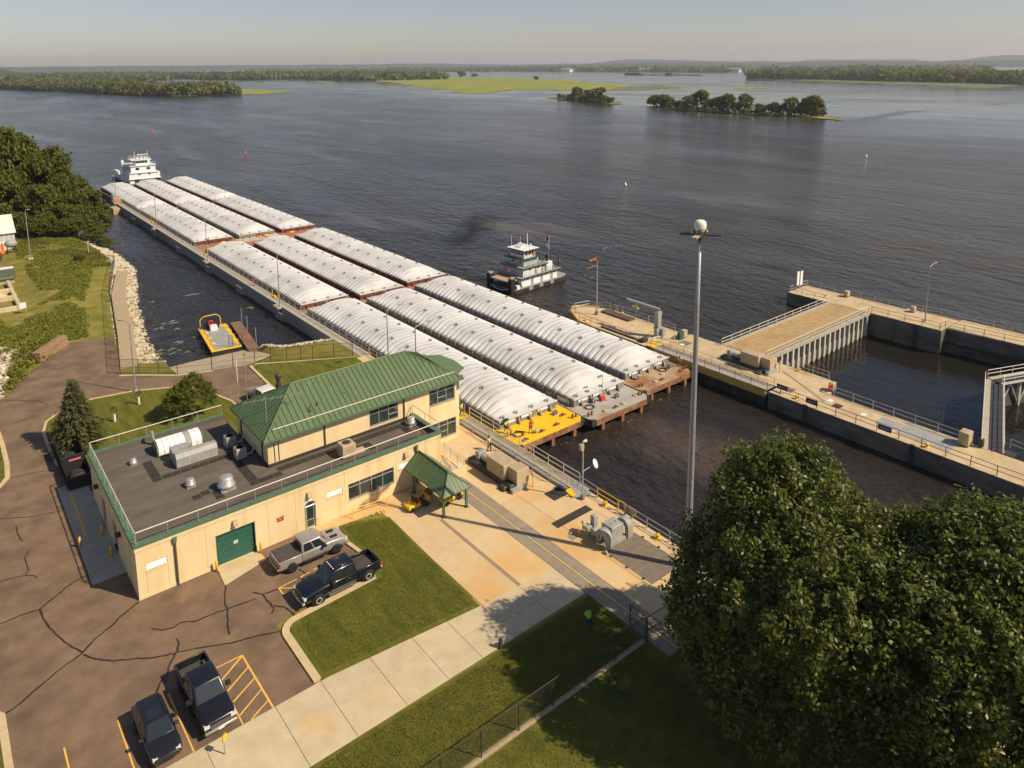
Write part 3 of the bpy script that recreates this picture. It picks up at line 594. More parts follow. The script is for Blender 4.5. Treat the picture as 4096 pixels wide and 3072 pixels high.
for y in (35.1,36.9,38.7):
    for x in (42.5,46.6): MB().box(x-.12,x+.12,y-.1,y+.1,.0,.06).build('hinge', m_dksteel, esp)
MB().box(46.3,48.0,46.3,47.6,-.1,.03).build('cover_plate', m_plateg, esp)
for x0,x1,y0,y1 in ((83.9,85.5,35.3,35.6),): pass
for (x0,x1,y0,y1) in ((83.9,85.95,33.05,35.6),(83.3,85.0,27.4,32.95),(85.02,86.55,27.4,32.95)): MB().box(x0,x1,y0,y1,-.05,.03).build('cover_plate', m_plateg, iw)
plate(84.0,85.2,39.9,40.9,m_dksteel,'floor_grate',iw,.03); plate(83.6,85.0,46.0,47.4,m_plate,'floor_grate',iw,.03); plate(86.5,88.0,64.5,66.0,m_plate,'cover_plate',iw,.03)
b = MB(); ribbon(b, [(89.0,50.3),(87.6,47.6),(84.5,42.0)], .35, .022); b.build('cable_duct_cover', m_band, iw)
plate(87.3,88.6,22.6,24.0,m_dksteel,'floor_grate',iw,.03)
for x, y in ((85.9,64.9),(84.9,41.4),(84.4,37.0)): MB().box(x,x+.8,y,y+.6,-.02,.035).build('white_cover', m_white, iw)
# ================================================================ lock building
BD = thing('lock_building', 'cream lock building with flat lower roof and green metal hip roof', 'building', (27,65,0))
def wall_rects(a0, a1, z0, z1, ops):
    A = sorted(set([a0, a1]+[o[0] for o in ops]+[o[1] for o in ops])); Zs = sorted(set([z0, z1]+[o[2] for o in ops]+[o[3] for o in ops])); out = []
    for i in range(len(A)-1):
        run = None
        for j in range(len(Zs)-1):
            ca, cz = (A[i]+A[i+1])/2, (Zs[j]+Zs[j+1])/2
            hole = any(o[0] < ca < o[1] and o[2] < cz < o[3] for o in ops)
            if hole:
                if run: out.append((A[i], A[i+1], run[0], run[1])); run = None
            else: run = (run[0], Zs[j+1]) if run else (Zs[j], Zs[j+1])
        if run: out.append((A[i], A[i+1], run[0], run[1]))
    return out
def front_wall(name, x0, x1, z0, z1, y, ops, th=.3, mat=m_cream):
    b = MB()
    for a, c, p, q in wall_rects(x0, x1, z0, z1, ops): b.box(a, c, y, y+th, p, q)
    return b.build(name, mat, BD)
def side_wall(name, y0, y1, z0, z1, x, ops, th=.3, mat=m_cream):
    b = MB()
    for a, c, p, q in wall_rects(y0, y1, z0, z1, ops): b.box(x, x+th, a, c, p, q)
    return b.build(name, mat, BD)
YF, XL, XR, YB, PZ = 58.67, 9.9, 38.55, 77.0, 4.62
ops = [(10.62,12.16,2.28,2.86),(16.05,19.2,.02,2.82),(23.85,24.8,.1,2.3),(26.0,27.58,2.34,2.86),(28.13,33.04,1.2,2.86),(33.6,35.09,2.38,2.9)]
front_wall('wall', XL, XR, -.2, PZ-.45, YF, ops)
MB().box(XL-.06, XR+.06, YF-.06, YF+.3, PZ-.45, PZ).build('cornice', m_cream, BD)
side_wall('wall', YF+.3, YB, -.2, PZ, XL, [(66.0,67.6,0,2.6),(70.6,72.2,.02,2.6)])
MB().box(XL+.3, 22.7, YB-.3, YB, -.2, PZ).build('wall', m_cream, BD)
MB().box(XR-.3, XR, YF+.3, 64, -.2, PZ).build('wall', m_cream, BD)
for x in (15.2,20.45,22.95,27.8,33.3): MB().box(x-.012,x+.012,YF-.012,YF+.01,.0,PZ-.46).build('wall_joint', m_kerb, BD)
MB().box(XL-.02,16.0,YF-.035,YF,-.1,.28).build('plinth', m_cream, BD); MB().box(25.0,XR+.02,YF-.035,YF,-.1,.85).build('plinth', m_cream, BD)
# coping
cp = [(XL-.12, XR+.14, YF-.12, YF+.36), (XL-.12, XL+.36, YF+.36, YB+.12), (XL+.36, 22.7, YB-.36, YB+.12), (XR-.36, XR+.14, YF+.36, 64)]
for c in cp: MB().box(*c, PZ, PZ+.1).build('coping', m_trim, BD)
MB().box(XL-.1, XL-.03, YF+.3, YB, PZ-.3, PZ).build('fascia', m_trim, BD); MB().box(XL-.1, XR+.12, YF-.1, YF-.062, PZ-.12, PZ).build('fascia', m_trim, BD)
RZ = 4.2
for c in ((XL+.3,22.7,YB-.33,YB-.3),(XL+.3,XL+.33,YF+.3,YB-.33),(XL+.33,XR-.3,YF+.3,YF+.33),(XR-.33,XR-.3,YF+.33,64)): MB().box(*c, 4.15, PZ-.01).build('parapet_lining', m_mem, BD)
MB().box(XL+.3, XR-.3, YF+.3, 64.0, RZ-.3, RZ).build('flat_roof', m_mem, BD); MB().box(XL+.3, 22.72, 64.0, YB-.3, RZ-.3, RZ-.001).build('flat_roof', m_mem, BD)
for i in range(11):   # lapped membrane strips
    y = YF+.6+i*1.62
    if y > 63.6: MB().box(XL+.42, 22.5, y, y+.06, RZ, RZ+.008).build('membrane_lap', m_mem, BD)
    else: MB().box(XL+.42, XR-.42, y, y+.06, RZ, RZ+.008).build('membrane_lap', m_mem, BD)
# dark walk pads, one by one
pads = []
for i in range(20): pads.append((23.2+i*.79, 62.75, .74, .8))
for i in range(6): pads.append((13.6+.0*i, 68.3+i*.72, .82, .68))
for i in range(7): pads.append((14.5+i*.83, 68.3, .78, .72))
for i in range(9): pads.append((20.35, 62.75+i*.74, .85, .7))
for i in range(4): pads.append((20.35+i*.75, 62.0, .7, .72))
for p in ((15.6,63.0),(16.4,63.2),(17.2,62.6),(17.2,61.8),(28.9,61.4),(28.9,60.7),(30.9,61.6),(31.6,61.6),(31.6,60.8),(36.2,61.4),(36.2,62.0)): pads.append((p[0],p[1],.74,.74))
for x, y, w_, d_ in pads: MB().box(x+.02,x+w_-.02,y+.02,y+d_-.02,RZ,RZ+.03).build('walk_pad', m_pad, BD)
# roof edge rail
def bl_rail(pts, mat, h=1.0):
    P = [Vector((*p, PZ+.1)) for p in pts]; b = MB()
    for a, c in zip(P, P[1:]):
        n = max(1, round((c-a).length/2.35))
        for i in range(n+1):
            q = a+(c-a)*(i/n); MB().tube(q, q+Vector((0,0,h)), .028).build('roof_rail_post', mat, BD)
        MB().tube(a+Vector((0,0,h)), c+Vector((0,0,h)), .045).build('roof_rail', m_railw, BD)
bl_rail([(XL+.15,YF+.12),(XR-.1,YF+.12)], m_rail); bl_rail([(XL+.12,YF+.3),(XL+.12,YB-.1)], m_rail); bl_rail([(XL+.2,YB-.05),(22.6,YB-.05)], m_rail); bl_rail([(XR-.1,YF+.3),(XR-.1,63.8)], m_rail)
# windows
def window(x0, x1, z0, z1, y, cols, transom, extra=()):
    f = MB(); t_ = .07; f.box(x0,x1,y+.06,y+.18,z1-t_,z1).box(x0,x1,y+.06,y+.18,z0,z0+t_).box(x0,x0+t_,y+.06,y+.18,z0+t_,z1-t_).box(x1-t_,x1,y+.06,y+.18,z0+t_,z1-t_)
    W = f.build('window_frame', m_alum, BD); cw_ = (x1-x0)/cols
    for i in range(1, cols): MB().box(x0+cw_*i-.035,x0+cw_*i+.035,y+.055,y+.17,z0+t_,z1-t_).build('mullion', m_alum, W)
    for i in range(cols):
        a, c = x0+cw_*i+.04, x0+cw_*(i+1)-.04; zs = [z0+t_] + ([z0+(z1-z0)*.36] if i in extra else []) + [transom, z1-t_]
        for p, q in zip(zs, zs[1:]): MB().box(a,c,y+.12,y+.135,p+.02,q-.02).build('pane', m_glass, W)
        for zz in zs[1:-1]: MB().box(a,c,y+.07,y+.165,zz-.03,zz+.03).build('transom', m_alum, W)
    MB().box(x0-.05,x1+.05,y-.05,y+.1,z0-.09,z0).build('sill', m_cream, W)
    return W
window(28.13,33.04,1.2,2.86,YF,4,2.45)
def louver(x0, x1, z0, z1, y):
    f = MB().box(x0,x1,y+.2,y+.25,z0,z1).build('louver_back', m_dksteel, BD)
    n = 4
    for i in range(n):
        z = z0+(z1-z0)*(i+.15)/n; MB().add([(x0,y+.03,z),(x1,y+.03,z),(x1,y+.17,z+(z1-z0)/n*.9),(x0,y+.17,z+(z1-z0)/n*.9),(x0,y+.06,z),(x1,y+.06,z)], [(0,1,2,3),(4,5,1,0)]).build('louver_slat', m_louver, f)
    MB().box(x0-.06,x1+.06,y-.06,y+.1,z0-.12,z0).build('sill', m_cream, f)
louver(10.62,12.16,2.28,2.86,YF); louver(26.0,27.58,2.34,2.86,YF); louver(33.6,35.09,2.38,2.9,YF)
for x0, x1 in ((10.58,12.2),(33.6,35.1)): MB().box(x0,x0+.03,YF-.012,YF+.01,.1,2.15).box(x1-.03,x1,YF-.012,YF+.01,.1,2.15).build('panel_joint', m_kerb, BD)
# garage door
gd = MB().box(16.05,19.2,YF+.22,YF+.28,.02,2.82).build('garage_door', m_door, BD)
for i in range(5): MB().box(16.08,19.17,YF+.17,YF+.22,.05+i*.555,.05+i*.555+.53).build('door_panel', m_door, gd)
for i in range(3):
    for j in range(2): MB().box(17.45+i*.13,17.55+i*.13,YF+.16,YF+.172,1.45+j*.16,1.57+j*.16).build('door_pane', m_white, gd)
MB().box(15.98,16.05,YF-.03,YF+.2,.0,2.9).box(19.2,19.27,YF-.03,YF+.2,0,2.9).box(16.05,19.2,YF-.03,YF+.2,2.82,2.9).build('door_frame', m_door, gd)
# arched entrance door
ad = MB(); n = 10; arch = [(24.325+.475*math.cos(math.pi*i/n), 2.3+.5*math.sin(math.pi*i/n)) for i in range(n+1)]
MB().extr([(23.85,2.3)]+arch[::-1], 'y', YF-.005, YF+.02).build('fanlight', m_glass, BD)
dr = MB().box(23.9,24.75,YF+.08,YF+.14,.1,2.28).build('entrance_door', m_alum, BD)
MB().box(24.02,24.63,YF+.06,YF+.082,.95,2.15).build('pane', m_glass, dr); MB().box(24.02,24.63,YF+.06,YF+.082,.25,.85).build('pane', m_glass, dr); MB().box(23.93,23.98,YF+.0,YF+.08,1.0,1.25).build('handle', m_steel, dr)
b = MB()
for p, q in zip(arch, arch[1:]): b.tube((p[0],YF-.01,p[1]),(q[0],YF-.01,q[1]),.05)
b.tube((23.85,YF-.01,.05),(23.85,YF-.01,2.3),.05).tube((24.8,YF-.01,.05),(24.8,YF-.01,2.3),.05).tube((23.85,YF-.01,2.3),(24.8,YF-.01,2.3),.05).build('door_surround', m_alum, dr)
# red castle emblem: three towers on a base
cs = MB(); zz, xx = 1.93, 21.2
cs.box(xx,xx+.64,YF-.02,YF,zz,zz+.13).box(xx+.02,xx+.28,YF-.02,YF,zz+.16,zz+.26).box(xx+.36,xx+.62,YF-.02,YF,zz+.16,zz+.26)
for k in (0,.25,.47): cs.box(xx+k,xx+k+.17,YF-.02,YF,zz+.28,zz+.37)
for k in (0,.11,.25,.36,.47,.58): cs.box(xx+k,xx+k+.06,YF-.02,YF,zz+.38,zz+.44)
tag(cs.build('castle_emblem', M('emblem_red', (.45,.04,.03), rough=.7), BD), 'red castle emblem with three towers')
# wall lamps, downspouts
for x, z in ((17.6,3.5),(24.25,3.45),(34.4,3.72)): MB().extr([(YF,z+.25),(YF-.18,z+.25),(YF-.36,z-.12),(YF-.36,z-.2),(YF,z-.2)], 'x', x-.19, x+.19).build('wall_lamp', m_tan, BD)
m_brn = M('downspout_brown', (.09,.06,.04), rough=.5)
for x, z0 in ((12.8,0),(35.6,.2)):
    d = MB().box(x-.07,x+.07,YF-.16,YF-.02,z0,3.9).build('downspout', m_brn, BD); MB().extr([(x-.16,4.3),(x+.16,4.3),(x+.1,3.85),(x-.1,3.85)], 'y', YF-.24, YF-.01).build('rain_head', m_trim, d)
for y0 in (66.0,70.6): MB().box(XL+.18,XL+.22,y0,y0+1.6,0,2.6).build('side_door', m_dksteel, BD)
for y in (64.2,73.5): MB().box(XL-.35,XL,y-.2,y+.2,2.7,3.0).build('wall_lamp', m_fence, BD)
# ---- upper block
UX0, UX1, UY0, UY1, EZ = 22.7, 44.35, 64.0, 72.1, 7.0
front_wall('upper_wall', UX0, UX1, -.2, EZ, UY0, [(33.41,36.8,4.75,6.53),(40.72,44.1,4.7,6.53),(40.8,44.24,.5,2.5)])
side_wall('upper_wall', UY0+.3, UY1, -.2, EZ, UX0, []); MB().box(UX0+.3,UX1,UY1-.3,UY1,-.2,EZ).build('upper_wall', m_cream, BD); side_wall('upper_wall', UY0+.3, UY1-.3, -.2, EZ, UX1-.3, [(65.2,70.8,4.7,6.53),(65.2,70.8,.5,2.5)])
for x in (39.34,41.85,43.0): MB().box(x-.025,x+.025,UY0-.02,UY0+.01,2.86,4.62).build('wall_joint', m_kerb, BD)
MB().box(40.75,44.36,UY0-.05,UY0,2.62,4.66).build('spandrel', m_cream, BD)
window(33.41,36.8,4.75,6.53,UY0,3,6.05,(2,)); window(40.72,44.1,4.7,6.53,UY0,3,6.08,(1,)); window(40.8,44.24,.5,2.5,UY0,3,1.95,(1,))
MB().box(UX0-.01,38.3,UY0-.04,UY0,RZ,RZ+.32).build('base_flashing', m_fence, BD); MB().box(UX0-.04,UX0,UY0,UY1,RZ,RZ+.32).build('base_flashing', m_fence, BD)
# bay at the lock end
by = [(44.36,65.0),(46.0,65.9),(46.3,68.0),(46.0,70.1),(44.36,71.0)]
MB().prism(by, -.1, 4.6).build('bay_wall', m_cream, BD); MB().prism(by, 6.5, 7.0).build('bay_head', m_cream, BD); MB().prism([(x-.06 if x > 45 else x, y) for x, y in by], 4.6, 6.5).build('bay_glass', m_glass, BD)
for x, y in by[1:4]: MB().tube((x,y,4.6),(x,y,6.5),.07).build('mullion', m_alum, BD)
# ---- hip roof in separate standing seam panels
EX0, EX1, EY0, EY1, EV = 22.15, 44.85, 63.35, 72.75, 7.12
RY, RZT, RX0, RX1 = 68.05, 9.98, 26.9, 40.1
MB().box(EX0,EX1,EY0,EY1,EV-.14,EV-.02).build('eave', m_trim, BD)
MB().box(EX0-.06,EX1+.06,EY0-.1,EY0,EV-.12,EV+.02).build('gutter', m_trim, BD)
rf = MB().add([(EX0,EY0,EV),(EX1,EY0,EV),(EX1,EY1,EV),(EX0,EY1,EV),(RX0,RY,RZT),(RX1,RY,RZT)], [(0,1,5,4),(2,3,4,5),(1,2,5),(3,0,4)]).build('roof', m_seam, BD)
def clip_panel(a, c, face):
    # panel strip a..c measured along the eave; depth limited by hip lines
    def lim(u):
        if face in 'SN':
            return min(1, max(0, (u-EX0)/(RX0-EX0))) if u < RX0 else (min(1, max(0, (EX1-u)/(EX1-RX1))) if u > RX1 else 1)
        return min(1, max(0, (u-EY0)/(RY-EY0))) if u < RY else min(1, max(0, (EY1-u)/(EY1-RY)))
    us = sorted({a, c} | {k for k in ((RX0, RX1) if face in 'SN' else (RY,)) if a < k < c})
    def P(u, t):
        z = EV+(RZT-EV)*t+.035
        if face == 'S': return (u, EY0+(RY-EY0)*t, z)
        if face == 'N': return (u, EY1-(EY1-RY)*t, z)
        if face == 'W': return (EX0+(RX0-EX0)*t, u, z)
        return (EX1-(EX1-RX1)*t, u, z)
    bot = [P(u, 0) for u in us]; top = [P(u, lim(u)) for u in us if lim(u) > 0]
    pts = bot+top[::-1]
    if len(pts) < 3: return None
    low = [(p[0], p[1], p[2]-.03) for p in pts]; n = len(pts)
    return MB().add(pts+low, [tuple(range(n)), tuple(range(2*n-1,n-1,-1))]+[(i, n+i, n+(i+1)%n, (i+1)%n) for i in range(n)]), P, lim
for face, lo, hi, n in (('S',EX0,EX1,40),('N',EX0,EX1,40),('W',EY0,EY1,17),('E',EY0,EY1,17)):
    st = (hi-lo)/n
    for i in range(n):
        r_ = clip_panel(lo+i*st+.03, lo+(i+1)*st-.03, face)
        if not r_: continue
        r_[0].build('roof_panel', m_roofg, rf); P, lim = r_[1], r_[2]; u = lo+i*st
        if lim(u) > .03:
            a, c = Vector(P(u, 0)), Vector(P(u, lim(u))); d = Vector((.022,0,0)) if face in 'SN' else Vector((0,.022,0)); up = Vector((0,0,.055))
            MB().add([a-d,a+d,c+d,c-d,a-d+up,a+d+up,c+d+up,c-d+up], [(4,5,6,7),(0,1,5,4),(1,2,6,5),(2,3,7,6),(3,0,4,7)]).build('seam', m_seam, rf)
for a, c in (((EX0,EY0,EV),(RX0,RY,RZT)),((EX1,EY0,EV),(RX1,RY,RZT)),((EX0,EY1,EV),(RX0,RY,RZT)),((EX1,EY1,EV),(RX1,RY,RZT)),((RX0,RY,RZT),(RX1,RY,RZT))):
    MB().tube((a[0],a[1],a[2]+.05),(c[0],c[1],c[2]+.06),.09,6).build('ridge_cap', m_roofg, rf)
MB().tube((23.4,EY0+.85,EV+.62),(44.2,EY0+.85,EV+.62),.045).build('snow_guard', m_railw, rf)
for i in range(12): MB().tube((24+i*1.8,EY0+.85,EV+.5),(24+i*1.8,EY0+.85,EV+.62),.03).build('snow_guard_clip', m_railw, rf)
# roof over the bay
bp_ = [(44.6,64.4,7.15),(46.55,65.45,7.15),(46.95,68.05,7.15),(46.55,70.65,7.15),(44.6,71.7,7.15),(43.2,68.05,8.35),(44.2,68.05,8.2)]
MB().add(bp_, [(0,1,6,5),(1,2,6),(2,3,6),(3,4,5,6),(0,4,3,2,1)]).build('bay_roof', m_roofg, BD)
for x in (28.43,37.5): MB().box(x-.06,x+.06,UY0-.12,UY0-.01,RZ,7.0).build('downspout', m_brn, BD)
for y in (65.3,71.0): MB().box(UX0-.12,UX0-.01,y-.06,y+.06,RZ,7.0).build('downspout', m_brn, BD)
MB().path([(23.3,UY0-.05,6.9),(23.35,UY0-.05,4.6)], .03).path([(23.75,UY0-.05,6.9),(23.75,UY0-.05,4.6)], .03).build('conduit', m_fence, BD)
# chimney flue and aerials on the hip roof
MB().lathe((26.4,70.0,8.6), [(.3,-.2),(.3,.9),(.22,.95),(.22,1.5),(.33,1.55),(.33,1.8),(.2,1.95)], 12).build('flue', m_dksteel, BD)
b = MB().tube((23.4,65.7,7.7),(23.4,65.7,10.6),.03).tube((22.2,68.2,9.3),(26.6,65.0,10.2),.03)
for k in range(7): 
    t_ = k/6; c = Vector((22.2,68.2,9.3)).lerp(Vector((26.6,65.0,10.2)), t_); b.tube(c+Vector((-.3,-.4,0)), c+Vector((.3,.4,0)), .015)
b.build('aerial', m_rail, BD)
for x, y in ((27.4,64.9),(28.3,65.2),(31.4,65.6)):
    MB().tube((x,y,7.9),(x,y,8.45),.04).tube((x,y,8.45),(x+.15,y,8.6),.05).box(x-.22,x+.22,y-.12,y+.12,7.95,8.1).build('roof_fixture', m_dksteel, rf)
# ---- plant on the flat roof: each unit a thing of its own
def mush(x, y, s, label):
    t = thing('exhaust_fan', label, 'roof fan', (x,y,RZ)); MB().box(x-.62*s,x+.62*s,y-.62*s,y+.62*s,RZ,RZ+.22*s).build('curb', m_alum, t)
    MB().lathe((x,y,RZ), [(.55*s,.2*s),(.72*s,.3*s),(.74*s,.5*s),(.56*s,.62*s),(.56*s,1.08*s),(.5*s,1.15*s),(.1*s,1.18*s)], 18).build('fan_hood', m_alum, t, True)
mush(18.45,63.05,1.05,'largest round metal exhaust fan near the front parapet'); mush(16.05,65.5,.62,'medium round metal exhaust fan left of the largest one'); mush(12.95,72.9,.5,'small lone metal roof vent on the left side of the flat roof'); mush(37.55,62.7,.72,'metal exhaust fan at the right end of the flat roof')
t = thing('condenser_unit', 'tan box condenser with top fan on the narrow front roof', 'air conditioner', (29.6,61.2,RZ))
MB().bbox(28.75,30.15,60.75,62.0,RZ+.1,RZ+1.35,.05).build('cabinet', m_tan, t); MB().lathe((29.45,61.4,RZ+1.35), [(.42,0),(.42,.02),(.36,.03),(.3,.02)], 16).build('fan_grille', m_dksteel, t)
for i in range(6): MB().box(29.1+i*.13,29.17+i*.13,60.72,60.76,RZ+.75,RZ+1.2).build('vent_slat', m_kerb, t)
MB().box(29.8,31.2,60.9,61.5,RZ+.02,RZ+.3).build('duct', m_tan, t)
for i, (x, y) in enumerate(((21.25,67.5),(21.25,70.4))):
    t = thing('heat_pump', 'grey square heat pump with round fan, %s' % ('nearer the front of the roof' if i == 0 else 'behind its twin by the green roof'), 'air conditioner', (x,y,RZ), 0, 'twin heat pumps')
    MB().bbox(x-.48,x+.48,y-.48,y+.48,RZ+.12,RZ+1.15,.06).build('cabinet', m_mach, t); MB().lathe((x,y,RZ+1.15), [(.4,0),(.4,.03),(.33,.03),(.3,.0)], 14).build('fan_grille', m_dksteel, t)
    MB().box(x-.55,x+.55,y-.55,y+.55,RZ,RZ+.1).build('base', m_dksteel, t); MB().path([(x+.48,y-.2,RZ+.3),(x+1.1,y-.2,RZ+.3),(x+1.4,y,RZ+1.0)], .05).build('pipe', m_railw, t)
t = thing('air_handler', 'long pale air handling unit on the flat roof', 'air handler', (17.9,70,RZ))
MB().extr([(69.2,RZ+.12),(70.6,RZ+.12),(70.6,RZ+.95),(70.1,RZ+1.35),(69.5,RZ+1.35),(69.2,RZ+1.0)], 'x', 15.9, 19.7).build('cabinet', m_mach, t)
MB().box(15.9,17.4,70.62,71.6,RZ+.12,RZ+1.3).build('intake_box', m_mach, t)
for x in (16.9,18.1,19.0): MB().box(x-.02,x+.02,69.18,70.62,RZ+.14,RZ+1.0).build('panel_joint', m_alum, t)
t = thing('curved_vent_housing', 'white ribbed curved vent housing behind the long air handler', 'roof vent', (17.2,73.5,RZ))
prof = [(72.6,RZ+.1),(72.6,RZ+.55),(72.75,RZ+.95),(73.2,RZ+1.25),(73.9,RZ+1.3),(74.5,RZ+1.05),(74.8,RZ+.6),(74.8,RZ+.1)]
for i in range(8): MB().extr(prof, 'x', 15.2+i*.51, 15.2+i*.51+.47).build('rib_panel', m_louver if i != 5 else m_mach, t)
MB().extr([(p[0]*.98+1.47, RZ+(p[1]-RZ)*.93) for p in prof], 'x', 15.05, 19.4).build('housing_core', m_roofg, t)
MB().tube((15.5,75.6,RZ),(15.3,75.6,RZ+1.5),.16,10).build('pipe', m_alum, t)
# ---- entrance steps, retaining wall and ramp beside the building
t = thing('stair_well', 'concrete stair well with pale tube railings at the building corner', 'stairs', (39.6,59.5,0))
MB().box(38.62,40.45,56.95,57.15,-.3,.95).build('stair_wall', m_cream, t); MB().box(40.25,40.45,57.15,61.5,-.3,.5).build('stair_wall', m_cream, t)
for i in range(6): MB().box(38.65,40.2,57.3+i*.5,57.8+i*.5,-.3,.02+i*.13).build('step', m_conc, t)
for x in (38.75,40.3):
    for z in (.35,.62,.9,1.15): MB().tube((x,57.05,.9+z*.6),(x,60.6,.9+z*.6+.5),.03).build('rail', m_railw, t)
    for y in (57.05,58.2,59.4,60.6): MB().tube((x,y,.3),(x,y,1.6+(y-57.05)*.14),.035).build('post', m_railw, t)
for z in (.35,.6,.85): MB().tube((38.7,57.05,.8+z*.8),(40.4,57.05,.8+z*.8),.03).build('rail', m_railw, t)
for i in range(5): MB().tube((38.7+i*.42,57.05,.8),(38.7+i*.42,57.05,1.5),.03).build('post', m_railw, t)
t = thing('ramp', 'concrete ramp with yellow hatching and handrail at the entrance', 'ramp', (29,58,0))
MB().prism([(24.0,58.6),(31.4,58.6),(31.4,57.0),(27.7,57.25),(26.0,57.4),(24.0,57.6)], -.1, .05).build('ramp_slab', m_conc, t)
for i in range(6): b = MB(); ribbon(b, [(27.95+.58*i,58.4-.19*i),(27.93+.58*i,57.3-.18*i)], .15, .058); b.build('hatch_stripe', m_yline, t)
MB().tube((27.9,57.6,0),(27.9,57.6,.95),.04).tube((31.3,57.2,0),(31.3,57.2,.95),.04).tube((27.6,57.62,.95),(31.5,57.2,.95),.04).build('handrail', m_yellow, t)
ap = struct(MB().prism([(15.7,56.1),(19.5,57.1),(19.45,58.66),(15.9,58.66)], -.1, .03).build('garage_apron', m_walk))
struct(MB().box(7.35,9.9,63,81,-.1,.02).build('side_apron', m_conc_g))
line([(8.25,79.3),(8.15,70.6)], .2, .03)
# bollards at the doors
pbm = MB().lathe((0,0,0), [(.11,0),(.11,.95),(.07,1.02),(.02,1.04)], 10).mesh('post_bollard', True)
for x, y, l in ((19.5,58.2,'yellow post bollard right of the green garage door'),(15.75,58.2,'yellow post bollard left of the green garage door'),(7.45,69.1,'yellow post bollard in the asphalt beside the shaded apron'),(9.3,69.8,'yellow post bollard against the shaded side wall, farther one'),(9.3,66.0,'yellow post bollard against the shaded side wall, nearer one')):
    o = obj('post_bollard', pbm, m_yellow); o.location = (x,y,0); tag(o, l, 'bollard', 'yellow post bollards')
# ---- canopy shelter
t = thing('canopy_shelter', 'small open shelter with green hip roof on green posts', 'shelter', (35.8,54.5,0))
for x, y in ((34.6,52.4),(37.2,52.4),(34.6,57.6),(37.2,57.6)): MB().box(x-.1,x+.1,y-.1,y+.1,0,2.5).build('post', m_trim, t); MB().box(x-.17,x+.17,y-.17,y+.17,0,.1).build('base_plate', m_dksteel, t)
e0, e1, f0, f1, ez, rz_ = 34.1, 37.35, 51.65, 58.4, 2.45, 3.75
MB().box(e0+.05,e1-.05,f0+.05,f1,ez-.14,ez).build('eave_beam', m_trim, t)
cx_ = (e0+e1)/2
def cpanel(pts):
    low = [(p[0],p[1],p[2]-.04) for p in pts]; n = len(pts); MB().add(pts+low, [tuple(range(n)), tuple(range(2*n-1,n-1,-1))]+[(i,n+i,n+(i+1)%n,(i+1)%n) for i in range(n)]).build('roof_panel', m_roofg, t)
for side, ex in ((0,e0),(1,e1)):
    for i in range(14):
        a, c = f0+(f1-f0)*i/14+.015, f0+(f1-f0)*(i+1)/14-.015; la, lc = min(1,(a-f0)/1.62), min(1,(c-f0)/1.62)
        cpanel([(ex,a,ez),(ex,c,ez),(ex+(cx_-ex)*lc,c,ez+(rz_-ez)*lc),(ex+(cx_-ex)*la,a,ez+(rz_-ez)*la)])
for i in range(8):
    a, c = e0+(e1-e0)*i/8+.015, e0+(e1-e0)*(i+1)/8-.015; l = lambda u: min(u-e0, e1-u)/(cx_-e0)
    cpanel([(a,f0,ez),(c,f0,ez),(c,f0+1.62*l(c),ez+(rz_-ez)*l(c)),(a,f0+1.62*l(a),ez+(rz_-ez)*l(a))])
MB().tube((cx_,f0+1.6,rz_),(cx_,f1,rz_),.07).tube((e0,f0,ez),(cx_,f0+1.6,rz_),.06).tube((e1,f0,ez),(cx_,f0+1.6,rz_),.06).build('ridge_cap', m_seam, t)
# ================================================================ barges
DZ, CZ = -.55, .36           # deck and coaming heights
LIDW, NMOD = 9.0, 12
def cover_mesh(L_, taper, seed, ribs=4):
    # one curved fibreglass cover: ribs run across the barge, valleys deepest at the shoulders
    nu, nv = 24, ribs*10; V = []; rs = random.Random(seed); ph = [rs.uniform(.75, 1.2) for _ in range(ribs+2)]
    for j in range(nv+1):
        v = j/nv
        tp = 1.0
        if taper == 1: tp = min(1, max(0, v*1.06-.05)); tp = tp*tp*(3-2*tp)
        if taper == -1: tp = min(1, max(0, (1-v)*1.55-.02)); tp = tp*tp*(3-2*tp)
        c = math.cos(2*math.pi*v*ribs); g = (1-abs(math.sin(math.pi*v*ribs)))**2.0
        for i in range(nu+1):
            u = -1+2*i/nu; a = 1-abs(u)**2.3
            side = math.exp(-((abs(u)-.80)/.17)**2)
            z = 1.38*a*tp - (.36*side+.085)*g*ph[int(v*ribs)]*(.25+.75*tp) + .015*math.sin(7*u+seed)*tp + tp*(.022*math.cos(4*math.pi*v*ribs+1.3*u) + .018*math.sin(23*u+17*v*ribs+seed)*math.sin(9*v*ribs-3*u))
            x = u*LIDW/2*(1+.012*c*(abs(u) > .97))
            V.append((x, v*L_, max(0, z)))
    F = [(j*(nu+1)+i, j*(nu+1)+i+1, (j+1)*(nu+1)+i+1, (j+1)*(nu+1)+i) for j in range(nv) for i in range(nu)]
    n0 = len(V)
    # skirt
    for j in range(nv+1):
        for i in (0, nu): x, y, z = V[j*(nu+1)+i]; V.append((x, y, -.10-.05*(j % 4 == 0)))
    for j in range(nv):
        F.append((j*(nu+1), (j+1)*(nu+1), n0+2*(j+1), n0+2*j)); F.append((j*(nu+1)+nu, n0+2*j+1, n0+2*(j+1)+1, (j+1)*(nu+1)+nu))
    if taper == 1:
        k = len(V); V += [(-LIDW/2,0,-.12),(LIDW/2,0,-.12)]; F.append((0, k, k+1, nu))
    me = bpy.data.meshes.new('cover_panel'); me.from_pydata(V, [], F); me.polygons.foreach_set('use_smooth', [True]*len(me.polygons)); me.update(); return me
MODL = 53.2/NMOD
CV = [cover_mesh(MODL-.02, 0, s) for s in range(4)]; CVF = cover_mesh(MODL-.02, 1, 9); CVB = cover_mesh(MODL-.02, -1, 11)
lug_me = MB().box(-.05,.05,-.28,.28,-.1,.22).box(-.3,.3,-.04,.04,0,.16).mesh('lifting_lug')
